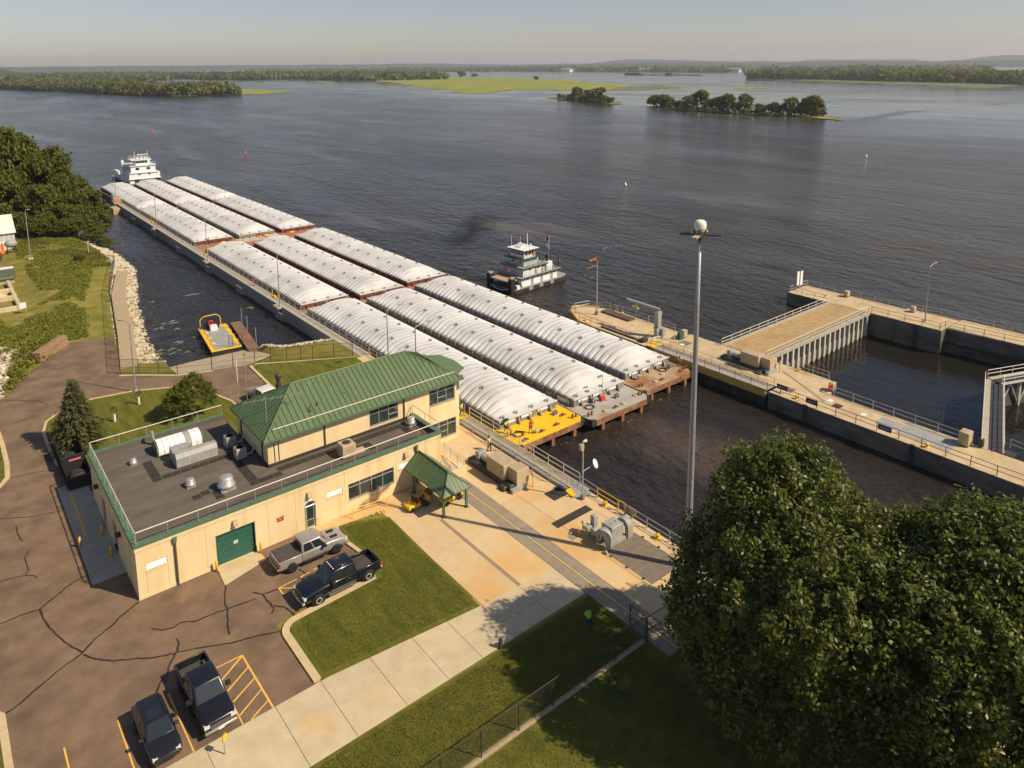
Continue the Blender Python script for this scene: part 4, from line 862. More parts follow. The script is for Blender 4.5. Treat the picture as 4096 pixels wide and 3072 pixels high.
def timber(b, x, y, z, s=1):   # twin mooring posts
    for d in (-.28,.28): b.lathe((x+d*s,y,z), [(.13*s,0),(.13*s,.42*s),(.17*s,.44*s),(.17*s,.5*s),(.02,.52*s)], 8)
    return b
def barge(x0, y0, y1, label, coam, deck, front='rake', nose=0, lid0=None, lugs=True, group='covered hopper barges'):
    W_ = 10.55; t = thing('hopper_barge', label, 'barge', (x0+W_/2, (y0+y1)/2, WZ), 0, group); x1 = x0+W_
    rk = 2.6 if front == 'rake' else .15
    # hull: rake underside at the head
    prof = [(y0+.02,DZ-.02),(y1,DZ-.02),(y1,-4.5),(y0+rk*2.4,-4.5),(y0+rk*.25,DZ-.85),(y0+.02,DZ-.8)]
    MB().extr(prof, 'x', x0, x1).build('hull', m_hull, t)
    r_ = .75 if front == 'rake' else .1
    dk = [(x0+r_,y0),(x1-r_,y0),(x1,y0+r_),(x1,y1),(x0,y1),(x0,y0+r_)]
    dko = MB().prism(dk, DZ-.1, DZ).build('deck', deck, t)
    if front == 'rake':
        hd = [(x0+r_,y0-.06),(x1-r_,y0-.06),(x1+.05,y0+r_),(x1+.05,y0+4.5),(x0-.05,y0+4.5),(x0-.05,y0+r_)]
        MB().prism(hd, DZ-.8, DZ-.11).build('headlog', m_rust if nose != 1 else m_rust, t)
        for k in (.17,.5,.83): MB().box(x0+W_*k-.24,x0+W_*k+.24,y0-.1,y0+.4,WZ-.5,DZ-.75).build('bow_post', m_rust, t)
    l0 = y0+4.35 if lid0 is None else lid0; l1 = l0+53.2
    lx0 = x0+(W_-LIDW)/2+.05; lx1 = x1-(W_-LIDW)/2-.05
    c = MB(); c.box(lx0,lx0+.12,l0,l1,DZ,CZ).box(lx1-.12,lx1,l0,l1,DZ,CZ).box(lx0+.12,lx1-.12,l0,l0+.12,DZ,CZ).box(lx0+.12,lx1-.12,l1-.12,l1,DZ,CZ); co = c.build('coaming', coam, t)
    MB().box(lx0-.1,lx0,l0,l1,-.08,0).build('coaming_stringer', coam, co); MB().box(lx0-.1,lx1+.1,l0-.1,l0,-.08,0).build('coaming_stringer', coam, co)
    sm = MB().box(-.28,0,-.05,.05,DZ,CZ-.05).mesh('stanchion')
    for i in range(24): o = obj('stanchion', sm, coam, co); o.location = (lx0,l0+1.1+i*2.2,0)
    sf = MB().add([(-.1,-.5,DZ),(.1,-.5,DZ),(.1,0,DZ),(-.1,0,DZ),(-.1,-.12,CZ-.05),(.1,-.12,CZ-.05),(.1,0,CZ-.05),(-.1,0,CZ-.05)], [(0,3,2,1),(4,5,6,7),(0,1,5,4),(1,2,6,5),(2,3,7,6),(3,0,4,7)]).mesh('stanchion')
    for k in range(5): o = obj('stanchion', sf, coam, co); o.location = (lx0+1.1+k*(lx1-lx0-2.2)/4, l0, 0)
    # covers
    for i in range(NMOD):
        me = CVF if i == 0 else (CVB if i == NMOD-1 else CV[(i*7+int(x0)) % 4])
        o = obj('cover_panel', me, m_cover, t, True); o.location = ((lx0+lx1)/2-(x0+W_/2), l0+i*MODL-(y0+y1)/2, CZ+.11-WZ)
        if lugs and i > 0:
            for u in (-.42,.42):
                g = obj('lifting_lug', lug_me, m_mach, o, True); g.location = (u*LIDW/2*1.02, MODL*.5, 1.38*(1-abs(u)**2.3)-.02)
        if lugs and i in (0, NMOD-1):
            for u in (-.8,-.35,.2,.75): g = obj('lifting_lug', lug_me, m_mach, o, True); g.location = (u*LIDW/2, .55 if i == 0 else MODL-.4, .06); g.rotation_euler.z = math.pi/2
    MB().box(lx0-.12,lx1+.12,l0-.14,l0+.02,CZ+.01,CZ+.16).build('cover_rim', m_cover, t)
    return t, dko, (x0, x1, y0, l0)
RX = (48.8, 59.5, 70.35)
A0 = barge(RX[0], 58.6, 117.3, 'nearest barge with bright yellow bow deck beside the near walkway', m_coamg, m_decky, lid0=62.9)
A1 = barge(RX[1], 57.5, 116.1, 'grey decked lead barge in the middle between yellow and rusty bow decks', m_coamg, m_deckgrey, lid0=61.5)
A2 = barge(RX[2], 59.0, 117.3, 'lead barge with rust stained bow deck beside the far walkway', m_coamg, m_deckrust, lid0=62.8)
barge(RX[0], 117.5, 176.2, 'second barge behind the yellow decked one, along the guide wall', m_coamr, m_deckred, front='box', lid0=118.7)
barge(RX[1], 116.3, 176.0, 'second barge in the middle row, behind the grey decked one', m_coamr, m_deckred, front='box', lid0=117.2)
barge(RX[2], 117.5, 176.2, 'second barge in the river side row, behind the rust decked one', m_coamr, m_deckred, front='box', lid0=118.6)
barge(RX[0], 176.2, 234.6, 'third barge with orange red bow deck along the guide wall', m_coamr, m_deckred, lid0=180.2)
barge(RX[1], 176.0, 234.6, 'third barge in the middle row with tan bow deck and orange life ring', m_coamg, m_decktan, lid0=180.2)
barge(RX[2], 176.2, 234.6, 'third barge in the river side row with red brown bow deck', m_coamr, m_deckred, lid0=180.0)
for i, l in enumerate(('last barge along the guide wall, beside the wall end','last barge in the middle row, pushed by the white towboat','last barge in the river side row at the upstream end')):
    barge(RX[i], 234.7, 290.5, l, m_coamr, m_deckred, front='box', lid0=235.0, lugs=True)
# bow fittings on the lead barges
def fit(B, spots):
    t, dk, _ = B
    for kind, x, y in spots:
        if kind == 'k': timber(MB(), x, y, DZ).build('mooring_post', m_rust, t)
        elif kind == 'h': MB().lathe((x,y,DZ), [(.36,0),(.36,.1),(.3,.16),(.05,.18)], 12).build('hatch', m_decky if B is A0 else m_tan, t)
        elif kind == 'c': MB().box(x-.45,x+.45,y-.12,y+.12,DZ,DZ+.12).box(x-.15,x+.15,y-.16,y+.16,DZ+.1,DZ+.26).build('cleat', m_rust, t)
        elif kind == 'v': MB().lathe((x,y,DZ), [(.12,0),(.12,.45),(.36,.55),(.36,.65),(.1,.72)], 10).build('vent', m_mach, t)
        elif kind == 'w': MB().box(x-.3,x+.3,y-.22,y+.22,DZ,DZ+.12).lathe((x,y,DZ+.35), [(.28,-.2),(.28,-.14),(.1,-.12),(.1,.12),(.28,.14),(.28,.2)], 12, 'x').build('hand_winch', m_mach, t)
        elif kind == 'r': 
            b = MB()
            for q in range(3):
                ps = [(x+(.5+.12*q)*math.cos(a*.52), y+(.42+.1*q)*math.sin(a*.52), DZ+.04+.03*q) for a in range(13)]; b.path(ps, .035, 5)
            b.build('rope_coil', m_fence, t)
fit(A0, [('k',49.6,61.2),('c',50.4,59.2),('c',53.2,59.5),('c',55.6,59.6),('k',58.5,59.6),('h',54.2,62.0),('w',57.2,61.6),('h',50.9,62.2),('c',57.8,60.9),('r',50.6,60.7)])
fit(A1, [('k',60.3,58.7),('k',69.3,58.6),('h',62.6,58.4),('h',65.8,58.3),('c',64.3,58.2),('v',63.2,60.7),('w',66.4,60.0),('h',68.7,58.9),('r',61.8,60.3)])
fit(A2, [('k',71.3,60.2),('k',80.3,60.1),('h',74.0,60.0),('h',76.6,61.0),('c',75.2,59.8),('v',72.8,61.9),('w',79.0,61.6),('r',77.7,61.8),('c',79.3,59.9)])
for B in (A0, A1, A2):
    _, _, (x0, x1, y0, l0) = B
    for k in range(3): MB().box(x0+1.4+k*2.6,x0+3.0+k*2.6,l0-.155,l0-.14,-.05,CZ-.06).build('name_plate', m_white, B[0])
tx = bpy.data.curves.new('lettering', 'FONT'); tx.body = 'ART'; tx.size = .62; tx.extrude = .004
o_ = bpy.data.objects.new('lettering', tx); me_ = bpy.data.meshes.new_from_object(o_); bpy.data.objects.remove(o_); o = obj('lettering', me_, m_white, A1[0], True)
o.location = (60.18-(RX[1]+5.275), 66.6-(57.5+116.1)/2, -.42-WZ); o.rotation_euler = (R(90),0,R(-90))
MB().box(60.17,60.2,62.3,64.4,-.42,.12).build('number_board', m_white, A1[0])
# loose gear lying on the decks
def ring(name, label, loc, r=.32, rt=.1, rot=(R(90),0,0), mat=m_red):
    b = MB(); n, m_ = 14, 6; V = []
    for i in range(n):
        a = 2*math.pi*i/n
        for j in range(m_): q = 2*math.pi*j/m_; V.append(((r+rt*math.cos(q))*math.cos(a), (r+rt*math.cos(q))*math.sin(a), rt*math.sin(q)))
    b.add(V, [(i*m_+j, ((i+1)%n)*m_+j, ((i+1)%n)*m_+(j+1)%m_, i*m_+(j+1)%m_) for i in range(n) for j in range(m_)])
    o = b.build(name, mat, smooth=True); o.location = loc; o.rotation_euler = rot; return tag(o, label, 'life ring')
ring('life_ring', 'orange red life ring on the coaming of the third middle barge', (65.2,180.0,.0))
t = thing('pump_engine', 'small red engine pump on the grey deck barge', 'pump', (64.4,60.6,DZ)); MB().box(64.1,64.8,60.4,60.8,DZ+.1,DZ+.5).build('engine', m_red, t); MB().tube((64.2,60.5,DZ),(64.2,60.5,DZ+.9),.04).tube((64.7,60.5,DZ),(64.9,60.2,DZ+.1),.04).build('frame', m_red, t)
t = thing('marker_staff', 'thin staff with small grey flag on the grey deck barge', 'flag', (65.0,61.2,DZ)); MB().tube((65,61.2,DZ),(65,61.2,DZ+3.2),.03).build('staff', m_rail, t); MB().poly([(65,61.2,DZ+3.2),(64.2,61.3,DZ+3.15),(64.15,61.35,DZ+2.8),(65,61.2,DZ+2.85)]).build('flag_cloth', m_mach, t)
tag(MB().ell((52.55,59.75,DZ+.2),(.3,.28,.2)).build('sack', m_foam), 'white sack on the yellow barge deck by the worker', 'sack')
tag(MB().ell((50.2,62.5,CZ+.35),(.45,.3,.14)).build('rope_bundle', m_fence), 'dark coil of rope on the front corner of the nearest barge cover', 'rope')
for i in range(3): 
    b = MB(); ps = [(61.2+.5*i+.4*math.cos(a*.6), 116.8+.25*math.sin(a*.6), DZ+.1) for a in range(8)]; b.path(ps, .05, 5)
# far barge deck bits
for x, y, l in ((55.8,178.6,'yellow rope heap on the orange red deck'),(73.2,178.5,'yellow line coil on the river side red deck'),(67.0,179.3,'yellow rope heap on the tan bow deck')):
    tag(MB().ell((x,y,DZ+.2),(.8,.45,.25)).build('rope_heap', m_yellow), l, 'rope')
# ================================================================ boats
def win_row(t, parent, pts, z0, z1, mat, name='window', off=.02):
    pass
def rail_loop(t, pts, z, h=1.0, mat=m_fence, sp=1.3, r=.025):
    P = [Vector((p[0], p[1], z)) for p in pts]
    for a, c in zip(P, P[1:]):
        n = max(1, round((c-a).length/sp))
        for i in range(n): q = a+(c-a)*(i/n); MB().tube(q, q+Vector((0,0,h)), r, 5).build('rail_post', mat, t, local=True)
        b = MB()
        for k in (.35,.68,1.0): b.tube(a+Vector((0,0,h*k)), c+Vector((0,0,h*k)), r*.8, 5)
        b.build('rail', mat, t, local=True)
m_green = M('boat_green', (.025,.075,.055), rough=.5); m_grdeck = M('boat_grey_deck', (.27,.28,.26), (.33,.34,.31), scale=1, rough=.8); m_bdeck = M('boat_tan_deck', (.48,.27,.12), (.54,.32,.15), scale=1, rough=.8)
T = thing('helper_towboat', 'white and black helper towboat with green trim out in the river', 'boat', (86.75,105.2,WZ), R(5))
hp = [(0,.5),(.6,0),(14.5,0),(16.5,1.0),(16.5,6.6),(14.5,7.6),(.6,7.6),(0,7.1)]
MB().prism(hp, -1.5, .78).build('hull', m_hull, T, local=True); MB().prism([(x*.985+.12, y*.98+.08) for x, y in hp], .78, .8).build('main_deck', m_grdeck, T, local=True)
for x, w_ in ((4.2,1.1),(7.2,1.0),(10.4,.9)): MB().box(x,x+w_,-.05,0,.15,.75).build('fender', m_mach, T, local=True)
MB().box(.7,15,-.06,-.0,-.02,.12).build('rub_rail', m_black, T, local=True)
for y in (.35,6.45): 
    k = MB().bbox(-.35,.75,y,y+.85,-.8,3.1,.12).build('push_knee', m_black, T, local=True)
    MB().box(-.3,.7,y+.05,y+.8,3.1,3.35).build('knee_cap', m_mach, k, local=True)
MB().box(.1,3.2,1.25,6.4,2.25,2.42).build('foredeck_platform', m_bdeck, T, local=True); MB().box(.02,.12,1.2,6.45,2.15,2.45).build('platform_edge', m_hullw, T, local=True)
MB().box(.5,3.0,1.6,6.0,.8,1.4).build('winch_bay', m_dksteel, T, local=True)
for y in (2.2,4.6): MB().lathe((1.2,y,1.35), [(.35,-.4),(.35,-.3),(.18,-.28),(.18,.28),(.35,.3),(.35,.4)], 10, 'y').build('deck_winch', m_mach, T, local=True)
MB().tube((-.2,1.3,.9),(-.2,3.0,.5),.08).tube((-.2,3,.5),(-.2,4.6,.5),.08).tube((-.2,4.6,.5),(-.2,6.4,.9),.08).build('bow_rail', m_hullw, T, local=True)
def house(T, x0, x1, y0, y1, z0, z1, mat, name='deckhouse', rake=0):
    return MB().add([(x0-rake,y0,z1),(x1,y0,z1),(x1,y1,z1),(x0-rake,y1,z1),(x0,y0,z0),(x1,y0,z0),(x1,y1,z0),(x0,y1,z0)], [(0,1,2,3),(7,6,5,4),(4,5,1,0),(5,6,2,1),(6,7,3,2),(7,4,0,3)]).build(name, mat, T, local=True)
h1 = house(T, 3.2,13.3,.85,6.75,.8,2.5,m_hullw,rake=.5)
for x in (5.6,8.3,11.2): MB().box(x,x+.75,.81,.86,.85,2.35).build('door', m_mach, h1, local=True)
for x in (4.4,7.3,9.7,12.2): MB().box(x,x+.55,.80,.86,2.0,2.3).build('window', m_bglass, h1, local=True)
d2 = MB().box(2.3,14.3,.3,7.3,2.5,2.66).build('upper_deck', m_green, T, local=True); MB().box(2.4,14.2,.4,7.2,2.66,2.69).build('deck_surface', m_grdeck, d2, local=True)
rail_loop(T, [(3.3,.45),(14.1,.45),(14.1,7.15)], 2.68); rail_loop(T, [(2.5,7.1),(2.5,4.6)], 2.68)
h2 = house(T, 3.5,9.6,.95,6.65,2.68,4.3,m_hullw); MB().box(3.46,3.52,1.0,6.6,2.72,4.25).build('front_panel', M('boat_grey_front', (.36,.36,.40), rough=.6), h2, local=True)
for x in (6.8,8.7): MB().box(x,x+.6,.91,.96,2.75,4.1).build('door', m_mach, h2, local=True)
for x in (5.2,7.6,9.0): MB().box(x,x+.5,.90,.96,3.75,4.05).build('window', m_bglass, h2, local=True)
house(T, 10.3,12.0,1.0,2.6,2.68,4.4,m_hullw,'stack_house'); house(T, 10.3,12.0,5.0,6.6,2.68,4.4,m_hullw,'stack_house')
d3 = MB().box(3.0,10.4,.5,7.1,4.3,4.48).build('upper_deck', m_green, T, local=True); MB().box(3.1,10.3,.6,7.0,4.48,4.5).build('deck_surface', m_grdeck, d3, local=True)
rail_loop(T, [(3.2,6.9),(3.2,.7),(10.2,.7)], 4.5)
h3 = house(T, 4.4,8.3,1.7,5.9,4.5,5.85,M('boat_grey_house', (.46,.47,.44), rough=.6)); 
for y in (2.6,4.6): MB().lathe((4.38,y,5.25), [(.01,-.02),(.26,-.02),(.26,.02),(.01,.03)], 12, 'x').build('porthole', m_bglass, h3, local=True)
d4 = MB().box(3.7,9.0,1.2,6.4,5.85,5.98).build('upper_deck', m_green, T, local=True); rail_loop(T, [(3.9,6.2),(3.9,1.4),(8.8,1.4)], 5.98)
wh = house(T, 4.7,7.9,1.9,5.7,5.98,7.5,m_hullw,'wheelhouse')
for i in range(4): MB().box(4.64,4.71,2.05+i*.93,2.8+i*.93,6.65,7.35).build('window', m_bglass, wh, local=True)
for i in range(3): MB().box(5.0+i*.95,5.7+i*.95,1.84,1.91,6.65,7.35).build('window', m_bglass, wh, local=True); MB().box(5.0+i*.95,5.7+i*.95,5.69,5.76,6.65,7.35).build('window', m_bglass, wh, local=True)
rf_ = MB().box(4.1,8.5,1.3,6.3,7.5,7.72).build('wheelhouse_roof', m_green, T, local=True); MB().box(4.15,8.45,1.35,6.25,7.72,7.8).build('roof_top', m_hullw, rf_, local=True)
tag(MB().box(7.2,7.7,1.78,1.84,5.95+.3,7.0).build('life_vest_box', m_orange, wh, local=True))
for x, y, h_, r_ in ((5.0,5.7,2.3,.03),(7.6,3.8,2.6,.08),(7.2,5.4,1.9,.03)): MB().tube((x,y,7.8),(x,y,7.8+h_),r_).build('mast', m_hullw, rf_, local=True)
MB().lathe((6.3,4.4,8.3), [(.18,-.25),(.22,0),(.22,.3),(.05,.36)], 10).build('searchlight', m_hullw, rf_, local=True); MB().box(5.6,6.0,3.0,4.6,8.5,8.65).tube((5.8,3.8,7.8),(5.8,3.8,8.5),.06).build('radar', m_hullw, rf_, local=True); MB().lathe((7.7,3.0,8.1), [(.16,-.3),(.22,0),(.05,.3)], 10).build('dome', m_hullw, rf_, local=True)
for y in (1.8,5.8): MB().lathe((11.2,y,4.4), [(.3,0),(.3,1.0),(.36,1.05),(.36,1.25),(.05,1.3)], 10).build('exhaust_stack', m_black, T, local=True)
MB().tube((12.6,2.2,2.7),(12.6,2.2,6.4),.06).tube((12.6,2.2,6.4),(15.0,2.2,4.6),.06).tube((15.0,2.2,4.6),(15.2,2.2,2.7),.07).build('stern_davit', m_black, T, local=True)
MB().tube((12.5,2.4,2.7),(12.5,2.4,9.2),.05).build('flagstaff', m_hullw, T, local=True)
fl = MB(); fb = MB(); 
for i in range(7): (fl if i % 2 == 0 else fb).box(12.52,12.54,2.45,3.95,7.8+i*.17,7.8+(i+1)*.17)
flo = fl.build('flag', M('flag_red', (.45,.03,.04), rough=.8), T, local=True); fb.build('flag_stripe', m_white, flo, local=True); MB().box(12.5,12.56,2.45,3.1,8.3,9.0).build('flag_canton', M('flag_blue', (.02,.03,.10), rough=.8), flo, local=True)
MB().box(12.52,12.54,2.45,3.2,6.9,7.5).build('pennant', m_white, T, local=True)
MB().box(12.6,14.0,3.5,5.5,2.7,3.2).build('deck_locker', m_bdeck, T, local=True); MB().ell((13.6,2.6,2.9),(.5,.4,.25)).build('rope_heap', m_yellow, T, local=True); MB().ell((14.6,4.0,1.1),(.7,.9,.35)).build('rope_heap', m_bdeck, T, local=True)
MB().box(1.1,1.9,.2,.9,.8,1.5).build('bitt', m_hullw, T, local=True)

# ---- far towboat pushing the barges
T = thing('towboat', 'tall white towboat behind the far barges', 'boat', (66.7,312,WZ)); 
MB().prism([(61.0,297.5),(72.4,297.5),(72.8,300),(72.8,326),(71,330),(62.5,330),(60.6,326),(60.6,300)], -4, -1.35).build('hull', m_hull, T)
MB().prism([(60.8,298),(72.6,298),(72.6,329),(60.8,329)], -1.35, -1.28).build('main_deck', m_grdeck, T)
def hs(x0,x1,y0,y1,z0,z1,m=m_hullw,n='deckhouse'): return MB().bbox(x0,x1,y0,y1,z0,z1,.06).build(n,m,T)
a = hs(61.6,72.0,300.4,321,-1.3,.3); MB().box(63.2,64.9,300.32,300.42,-1.2,.1).build('door', m_dksteel, a); MB().box(70.3,72.1,300.3,301.4,-1.2,.1).build('door', m_dksteel, a)
MB().box(61.1,72.5,299.7,323,.3,.45).build('upper_deck', m_hullw, T); a = hs(61.4,72.2,300.0,315,.45,2.6)
for x in (64.6,68.0): MB().box(x,x+.8,299.93,300.02,1.85,2.25).build('window', m_bglass, a)
MB().box(61.5,71.6,299.6,316,2.6,2.75).build('upper_deck', m_hullw, T); a = hs(62.2,70.8,300.3,311,2.75,5.2)
for x in (63.9,67.7): MB().box(x,x+1.2,300.22,300.32,3.7,4.6).build('window', m_bglass, a)
for y in (302,305): MB().box(62.13,62.22,y,y+1.2,3.7,4.6).build('window', m_bglass, a)
MB().box(61.9,71.1,299.9,312,5.2,5.32).build('upper_deck', m_hullw, T)
a = hs(64.2,68.4,301,305.5,5.3,7.3); 
for i in range(4): MB().box(64.45+i*.98,65.2+i*.98,300.93,301.02,6.2,7.0).build('window', m_bglass, a)
for y in (301.4,302.9,304.2): MB().box(64.13,64.22,y,y+.9,6.2,7.0).build('window', m_bglass, a)
r_ = MB().box(62.6,69.6,300,306.5,7.3,7.55).build('wheelhouse_roof', m_hullw, T)
for x, y, h_ in ((64.2,302,3.2),(68.9,302.5,3.1),(66.0,304,1.8)): MB().tube((x,y,7.55),(x,y,7.55+h_),.06).build('mast', m_hullw, r_)
MB().box(65.2,68.6,302.2,302.5,9.2,9.4).tube((66.9,302.3,7.5),(66.9,302.3,9.3),.08).build('radar', m_hullw, r_)
for x in (64.8,66.2,67.6): MB().lathe((x,301.2,8.0), [(.25,-.4),(.3,0),(.3,.4),(.05,.5)], 8).build('searchlight', m_hullw, r_)
rl = MB()
for z in (.5,1.0): rl.path([(62.8,300.2,7.6+z),(69.4,300.2,7.6+z),(69.4,306,7.6+z),(62.8,306,7.6+z),(62.8,300.2,7.6+z)], .03, 5)
for z in (.5,1.0): rl.path([(62.0,311,5.3+z),(62.0,300,5.3+z),(64.2,300,5.3+z)], .035, 5).path([(68.4,300,5.3+z),(71.0,300,5.3+z),(71.0,311,5.3+z)], .035, 5)
rl.build('rail', m_hullw, T)
for x in (61.2,70.4): MB().lathe((x,309,2.6), [(.6,0),(.6,3.6),(.45,3.8),(.45,4.3),(.1,4.4)], 12).build('exhaust_stack', m_hullw, T)
hs(61.2,62.4,318,325,-.9,1.6); MB().box(62.6,66,317,320,.45,2.4).build('lattice_frame', m_tan, T)
MB().lathe((66.4,299.9,-.2), [(.01,-.05),(.42,-.05),(.42,.05),(.01,.06)], 3, 'y').build('emblem', m_red, T)

# ---- yellow work flat and dock in the side pool
T = thing('work_flat', 'yellow rimmed grey work flat moored in the side pool', 'barge', (31.9,111.2,WZ), R(-7.3))
L_, W_ = 11.9, 4.35
MB().prism([(0,0),(W_,0),(W_,L_),(0,L_)], -.6, .85).build('hull', m_black, T, local=True)
MB().box(-.05,W_+.05,-.05,L_+.05,.85,.98).build('yellow_rim', m_yellow, T, local=True); MB().box(.5,W_-.5,.35,L_-1.0,.98,1.0).build('deck', m_mach, T, local=True)
for y in (3.2,6.0,8.8): MB().lathe((.75,y,1.0), [(.36,0),(.36,.08),(.3,.14),(.03,.16)], 12).build('hatch', m_yellow, T, local=True)
MB().box(1.5,2.6,9.2,10.4,1.0,1.75).build('console', m_white, T, local=True); MB().box(.8,3.1,10.5,11.3,1.0,2.1).build('outboard_motor', m_black, T, local=True)
MB().path([(.3,11.6,1),(.3,11.6,2.4),(.9,11.6,2.9),(2.9,11.6,3.0),(3.5,11.6,2.4),(3.5,11.6,1)], .08).build('arch_frame', m_yellow, T, local=True)
for x in (2.6,4.1):
    b = MB().tube((x,.3,1),(x,.3,3.0),.035).tube((x+.55,.3,1),(x+.55,.3,3.0),.035)
    for k in range(6): b.tube((x,.3,1.2+k*.33),(x+.55,.3,1.2+k*.33),.025)
    b.build('boarding_ladder', m_dksteel, T, local=True)
for y in (2,4.5,7,9.5): MB().tube((W_-.1,y,1),(W_-.1,y,1.5),.05).build('mooring_pin', m_yellow, T, local=True)
o = ring('life_ring', 'red life ring hung on the work flat console', (0,0,0)); o.location = (34.9,121.0,WZ+2.2)
T = thing('floating_dock', 'brown plank dock beside the yellow work flat', 'dock', (36.4,107.6,WZ), R(-8.2))
for i in range(44): MB().box(.0,1.7,i*.35,i*.35+.32,.75,.82).build('plank', m_dock, T, local=True)
MB().box(.05,1.65,.1,15.3,.2,.75).build('float', m_fence, T, local=True)
for y in (4,10.5,15): MB().tube((1.85,y,-2),(1.85,y,3.2),.05).build('mooring_pile', m_rail, T, local=True)
# ---- pontoon, sign and light at the end of the guide wall
T = thing('end_pontoon', 'mustard yellow steel box hung off the guide wall end', 'fender', (45.9,247.5,WZ)); MB().bbox(44.9,47.0,244.8,250.4,WZ-.8,-.55,.08).build('box_body', m_tan, T); MB().box(47.0,47.2,246,249,-1.8,-.3).build('hanger', m_dksteel, T)
T = thing('wall_sign', 'grey sign board with orange circle at the guide wall end', 'sign', (47.3,252,0)); MB().box(46.6,48.6,251.6,251.8,-1.0,1.9).build('board', m_mach, T); MB().lathe((47.5,251.55,.95), [(.01,-.03),(.62,-.03),(.62,.03),(.01,.04)], 18, 'y').build('orange_circle', m_orange, T); MB().box(46.65,48.5,251.5,251.6,-.85,-.1).build('lower_panel', M('rust_orange', (.42,.17,.06), rough=.8), T)
T = thing('guard_house', 'small round topped metal shelter at the guide wall end', 'shelter', (47.6,256,0)); MB().lathe((47.6,256.5,0), [(.9,-.2),(.9,2.0),(.7,2.5),(.1,2.7)], 12).build('shell', m_mach, T); MB().box(46.9,48.9,254,258,-10,-.2).build('pier', m_guide, T)
# ---- buoys
def buoy(x, y, label, col, h=1.6):
    T = thing('buoy', label, 'buoy', (x,y,WZ)); MB().lathe((x,y,WZ), [(.4,-.5),(.55,.1),(.5,.4),(.3,.5),(.2,h),(.05,h+.1)], 12).build('float', col, T, True); MB().tube((x,y,WZ+h),(x,y,WZ+h+.3),.05).build('pin', m_fence, T)
buoy(130.4,552.5,'distant red buoy upstream of the towboat',m_red,2.6); buoy(131.2,373.3,'red buoy in open water right of the towboat',m_red,2.2); buoy(202.1,180.3,'white topped buoy in the open river',m_white,.9); buoy(349,161.7,'tiny white buoy far out to the right',m_white,1.0)
# ================================================================ vehicles
def bev(o, w_=.05, s=2):
    m = o.modifiers.new('Bevel', 'BEVEL'); m.width = w_; m.segments = s; m.limit_method = 'ANGLE'; m.angle_limit = R(25); o.data.polygons.foreach_set('use_smooth', [True]*len(o.data.polygons)); return o
def paint(name, c, met=.3, rough=.3): return M(name, c, rough=rough, metal=met, coat=.6)
wheel_t = MB().lathe((0,0,0), [(.24,-.14),(.40,-.14),(.42,-.09),(.42,.09),(.40,.14),(.24,.14)], 20, 'y').mesh('tyre', True)
wheel_r = MB().lathe((0,0,0), [(.05,-.10),(.25,-.12),(.25,.12),(.2,.145),(.1,.10),(.05,.13)], 14, 'y').mesh('rim', True)
m_rim = M('wheel_alloy', (.42,.40,.36), rough=.35, metal=.7); m_rimd = M('wheel_dark', (.08,.08,.08), rough=.4, metal=.5); m_vglass = M('car_glass', (.018,.026,.026), rough=.05, spec=.9); m_lamp = M('headlamp', (.62,.62,.60), rough=.15); m_tail = M('tail_lamp', (.42,.02,.015), rough=.25); m_liner = M('bed_liner', (.055,.048,.042), (.085,.075,.065), scale=6, rough=.9)
def loft(secs, name, mat, T, bw=.05):
    # secs: (x, half width low, half width high, z low, z belt, z top)
    V, F = [], []; n = 8
    for x, wl, wh, zl, zb, zt in secs: V += [(x,-wl*.93,zl),(x,-wl,zl+.22),(x,-wl,zb),(x,-wh,zt),(x,wh,zt),(x,wl,zb),(x,wl,zl+.22),(x,wl*.93,zl)]
    k = len(secs)
    F = [(j*n+i, j*n+(i+1)%n, (j+1)*n+(i+1)%n, (j+1)*n+i) for j in range(k-1) for i in range(n)]+[tuple(range(n-1,-1,-1)), tuple((k-1)*n+i for i in range(n))]
    return bev(MB().add(V, F).build(name, mat, T, local=True), bw)
def cab(T, x0, x1, tx0, tx1, zb, zt, w0, w1, pm, doors):
    V = [(x0,-w0,zb),(x1,-w0,zb),(x1,w0,zb),(x0,w0,zb),(tx0,-w1,zt),(tx1,-w1,zt),(tx1,w1,zt),(tx0,w1,zt)]
    c = bev(MB().add(V, [(0,3,2,1),(4,5,6,7),(0,1,5,4),(1,2,6,5),(2,3,7,6),(3,0,4,7)]).build('cab', pm, T, local=True), .07, 3)
    def P(a, b_): return Vector(a).lerp(Vector(b_), 0)
    def quad(name, q, a0, a1, b0, b1, off):
        A, B, C, D = [Vector(p) for p in q]; f = lambda s, t_: (A.lerp(B, s)).lerp(D.lerp(C, s), t_)
        n = (B-A).cross(D-A).normalized()*off
        MB().add([f(a0,b0)+n, f(a1,b0)+n, f(a1,b1)+n, f(a0,b1)+n], [(0,1,2,3)]).build(name, m_vglass, c, local=True)
    quad('windscreen', (V[1],V[2],V[6],V[5]), .07,.93,.06,.9,.012); quad('rear_window', (V[3],V[0],V[4],V[7]), .12,.88,.15,.88,.012)
    for s, q in ((0,(V[0],V[1],V[5],V[4])),(1,(V[2],V[3],V[7],V[6]))):
        for a, b_ in doors: 
            aa, bb = (a, b_) if s == 0 else (1-b_, 1-a)
            quad('side_window', q, aa, bb, .12, .88, .012)
    return c
def wheels(T, xs, w_, rim, r=1.0, z=.42):
    for x in xs:
        for s in (-1, 1):
            MB().lathe((x,s*(w_-.12),z), [(.01,-.1),(.50,-.1),(.50,.125),(.01,.125)], 18, 'y').build('wheel_well', m_black, T, local=True)
            o = obj('wheel', wheel_t, m_black, T, True); o.location = (x, s*(w_-.08), z); q = obj('rim', wheel_r, rim, o, True); q.scale = (1, 1.02, 1)
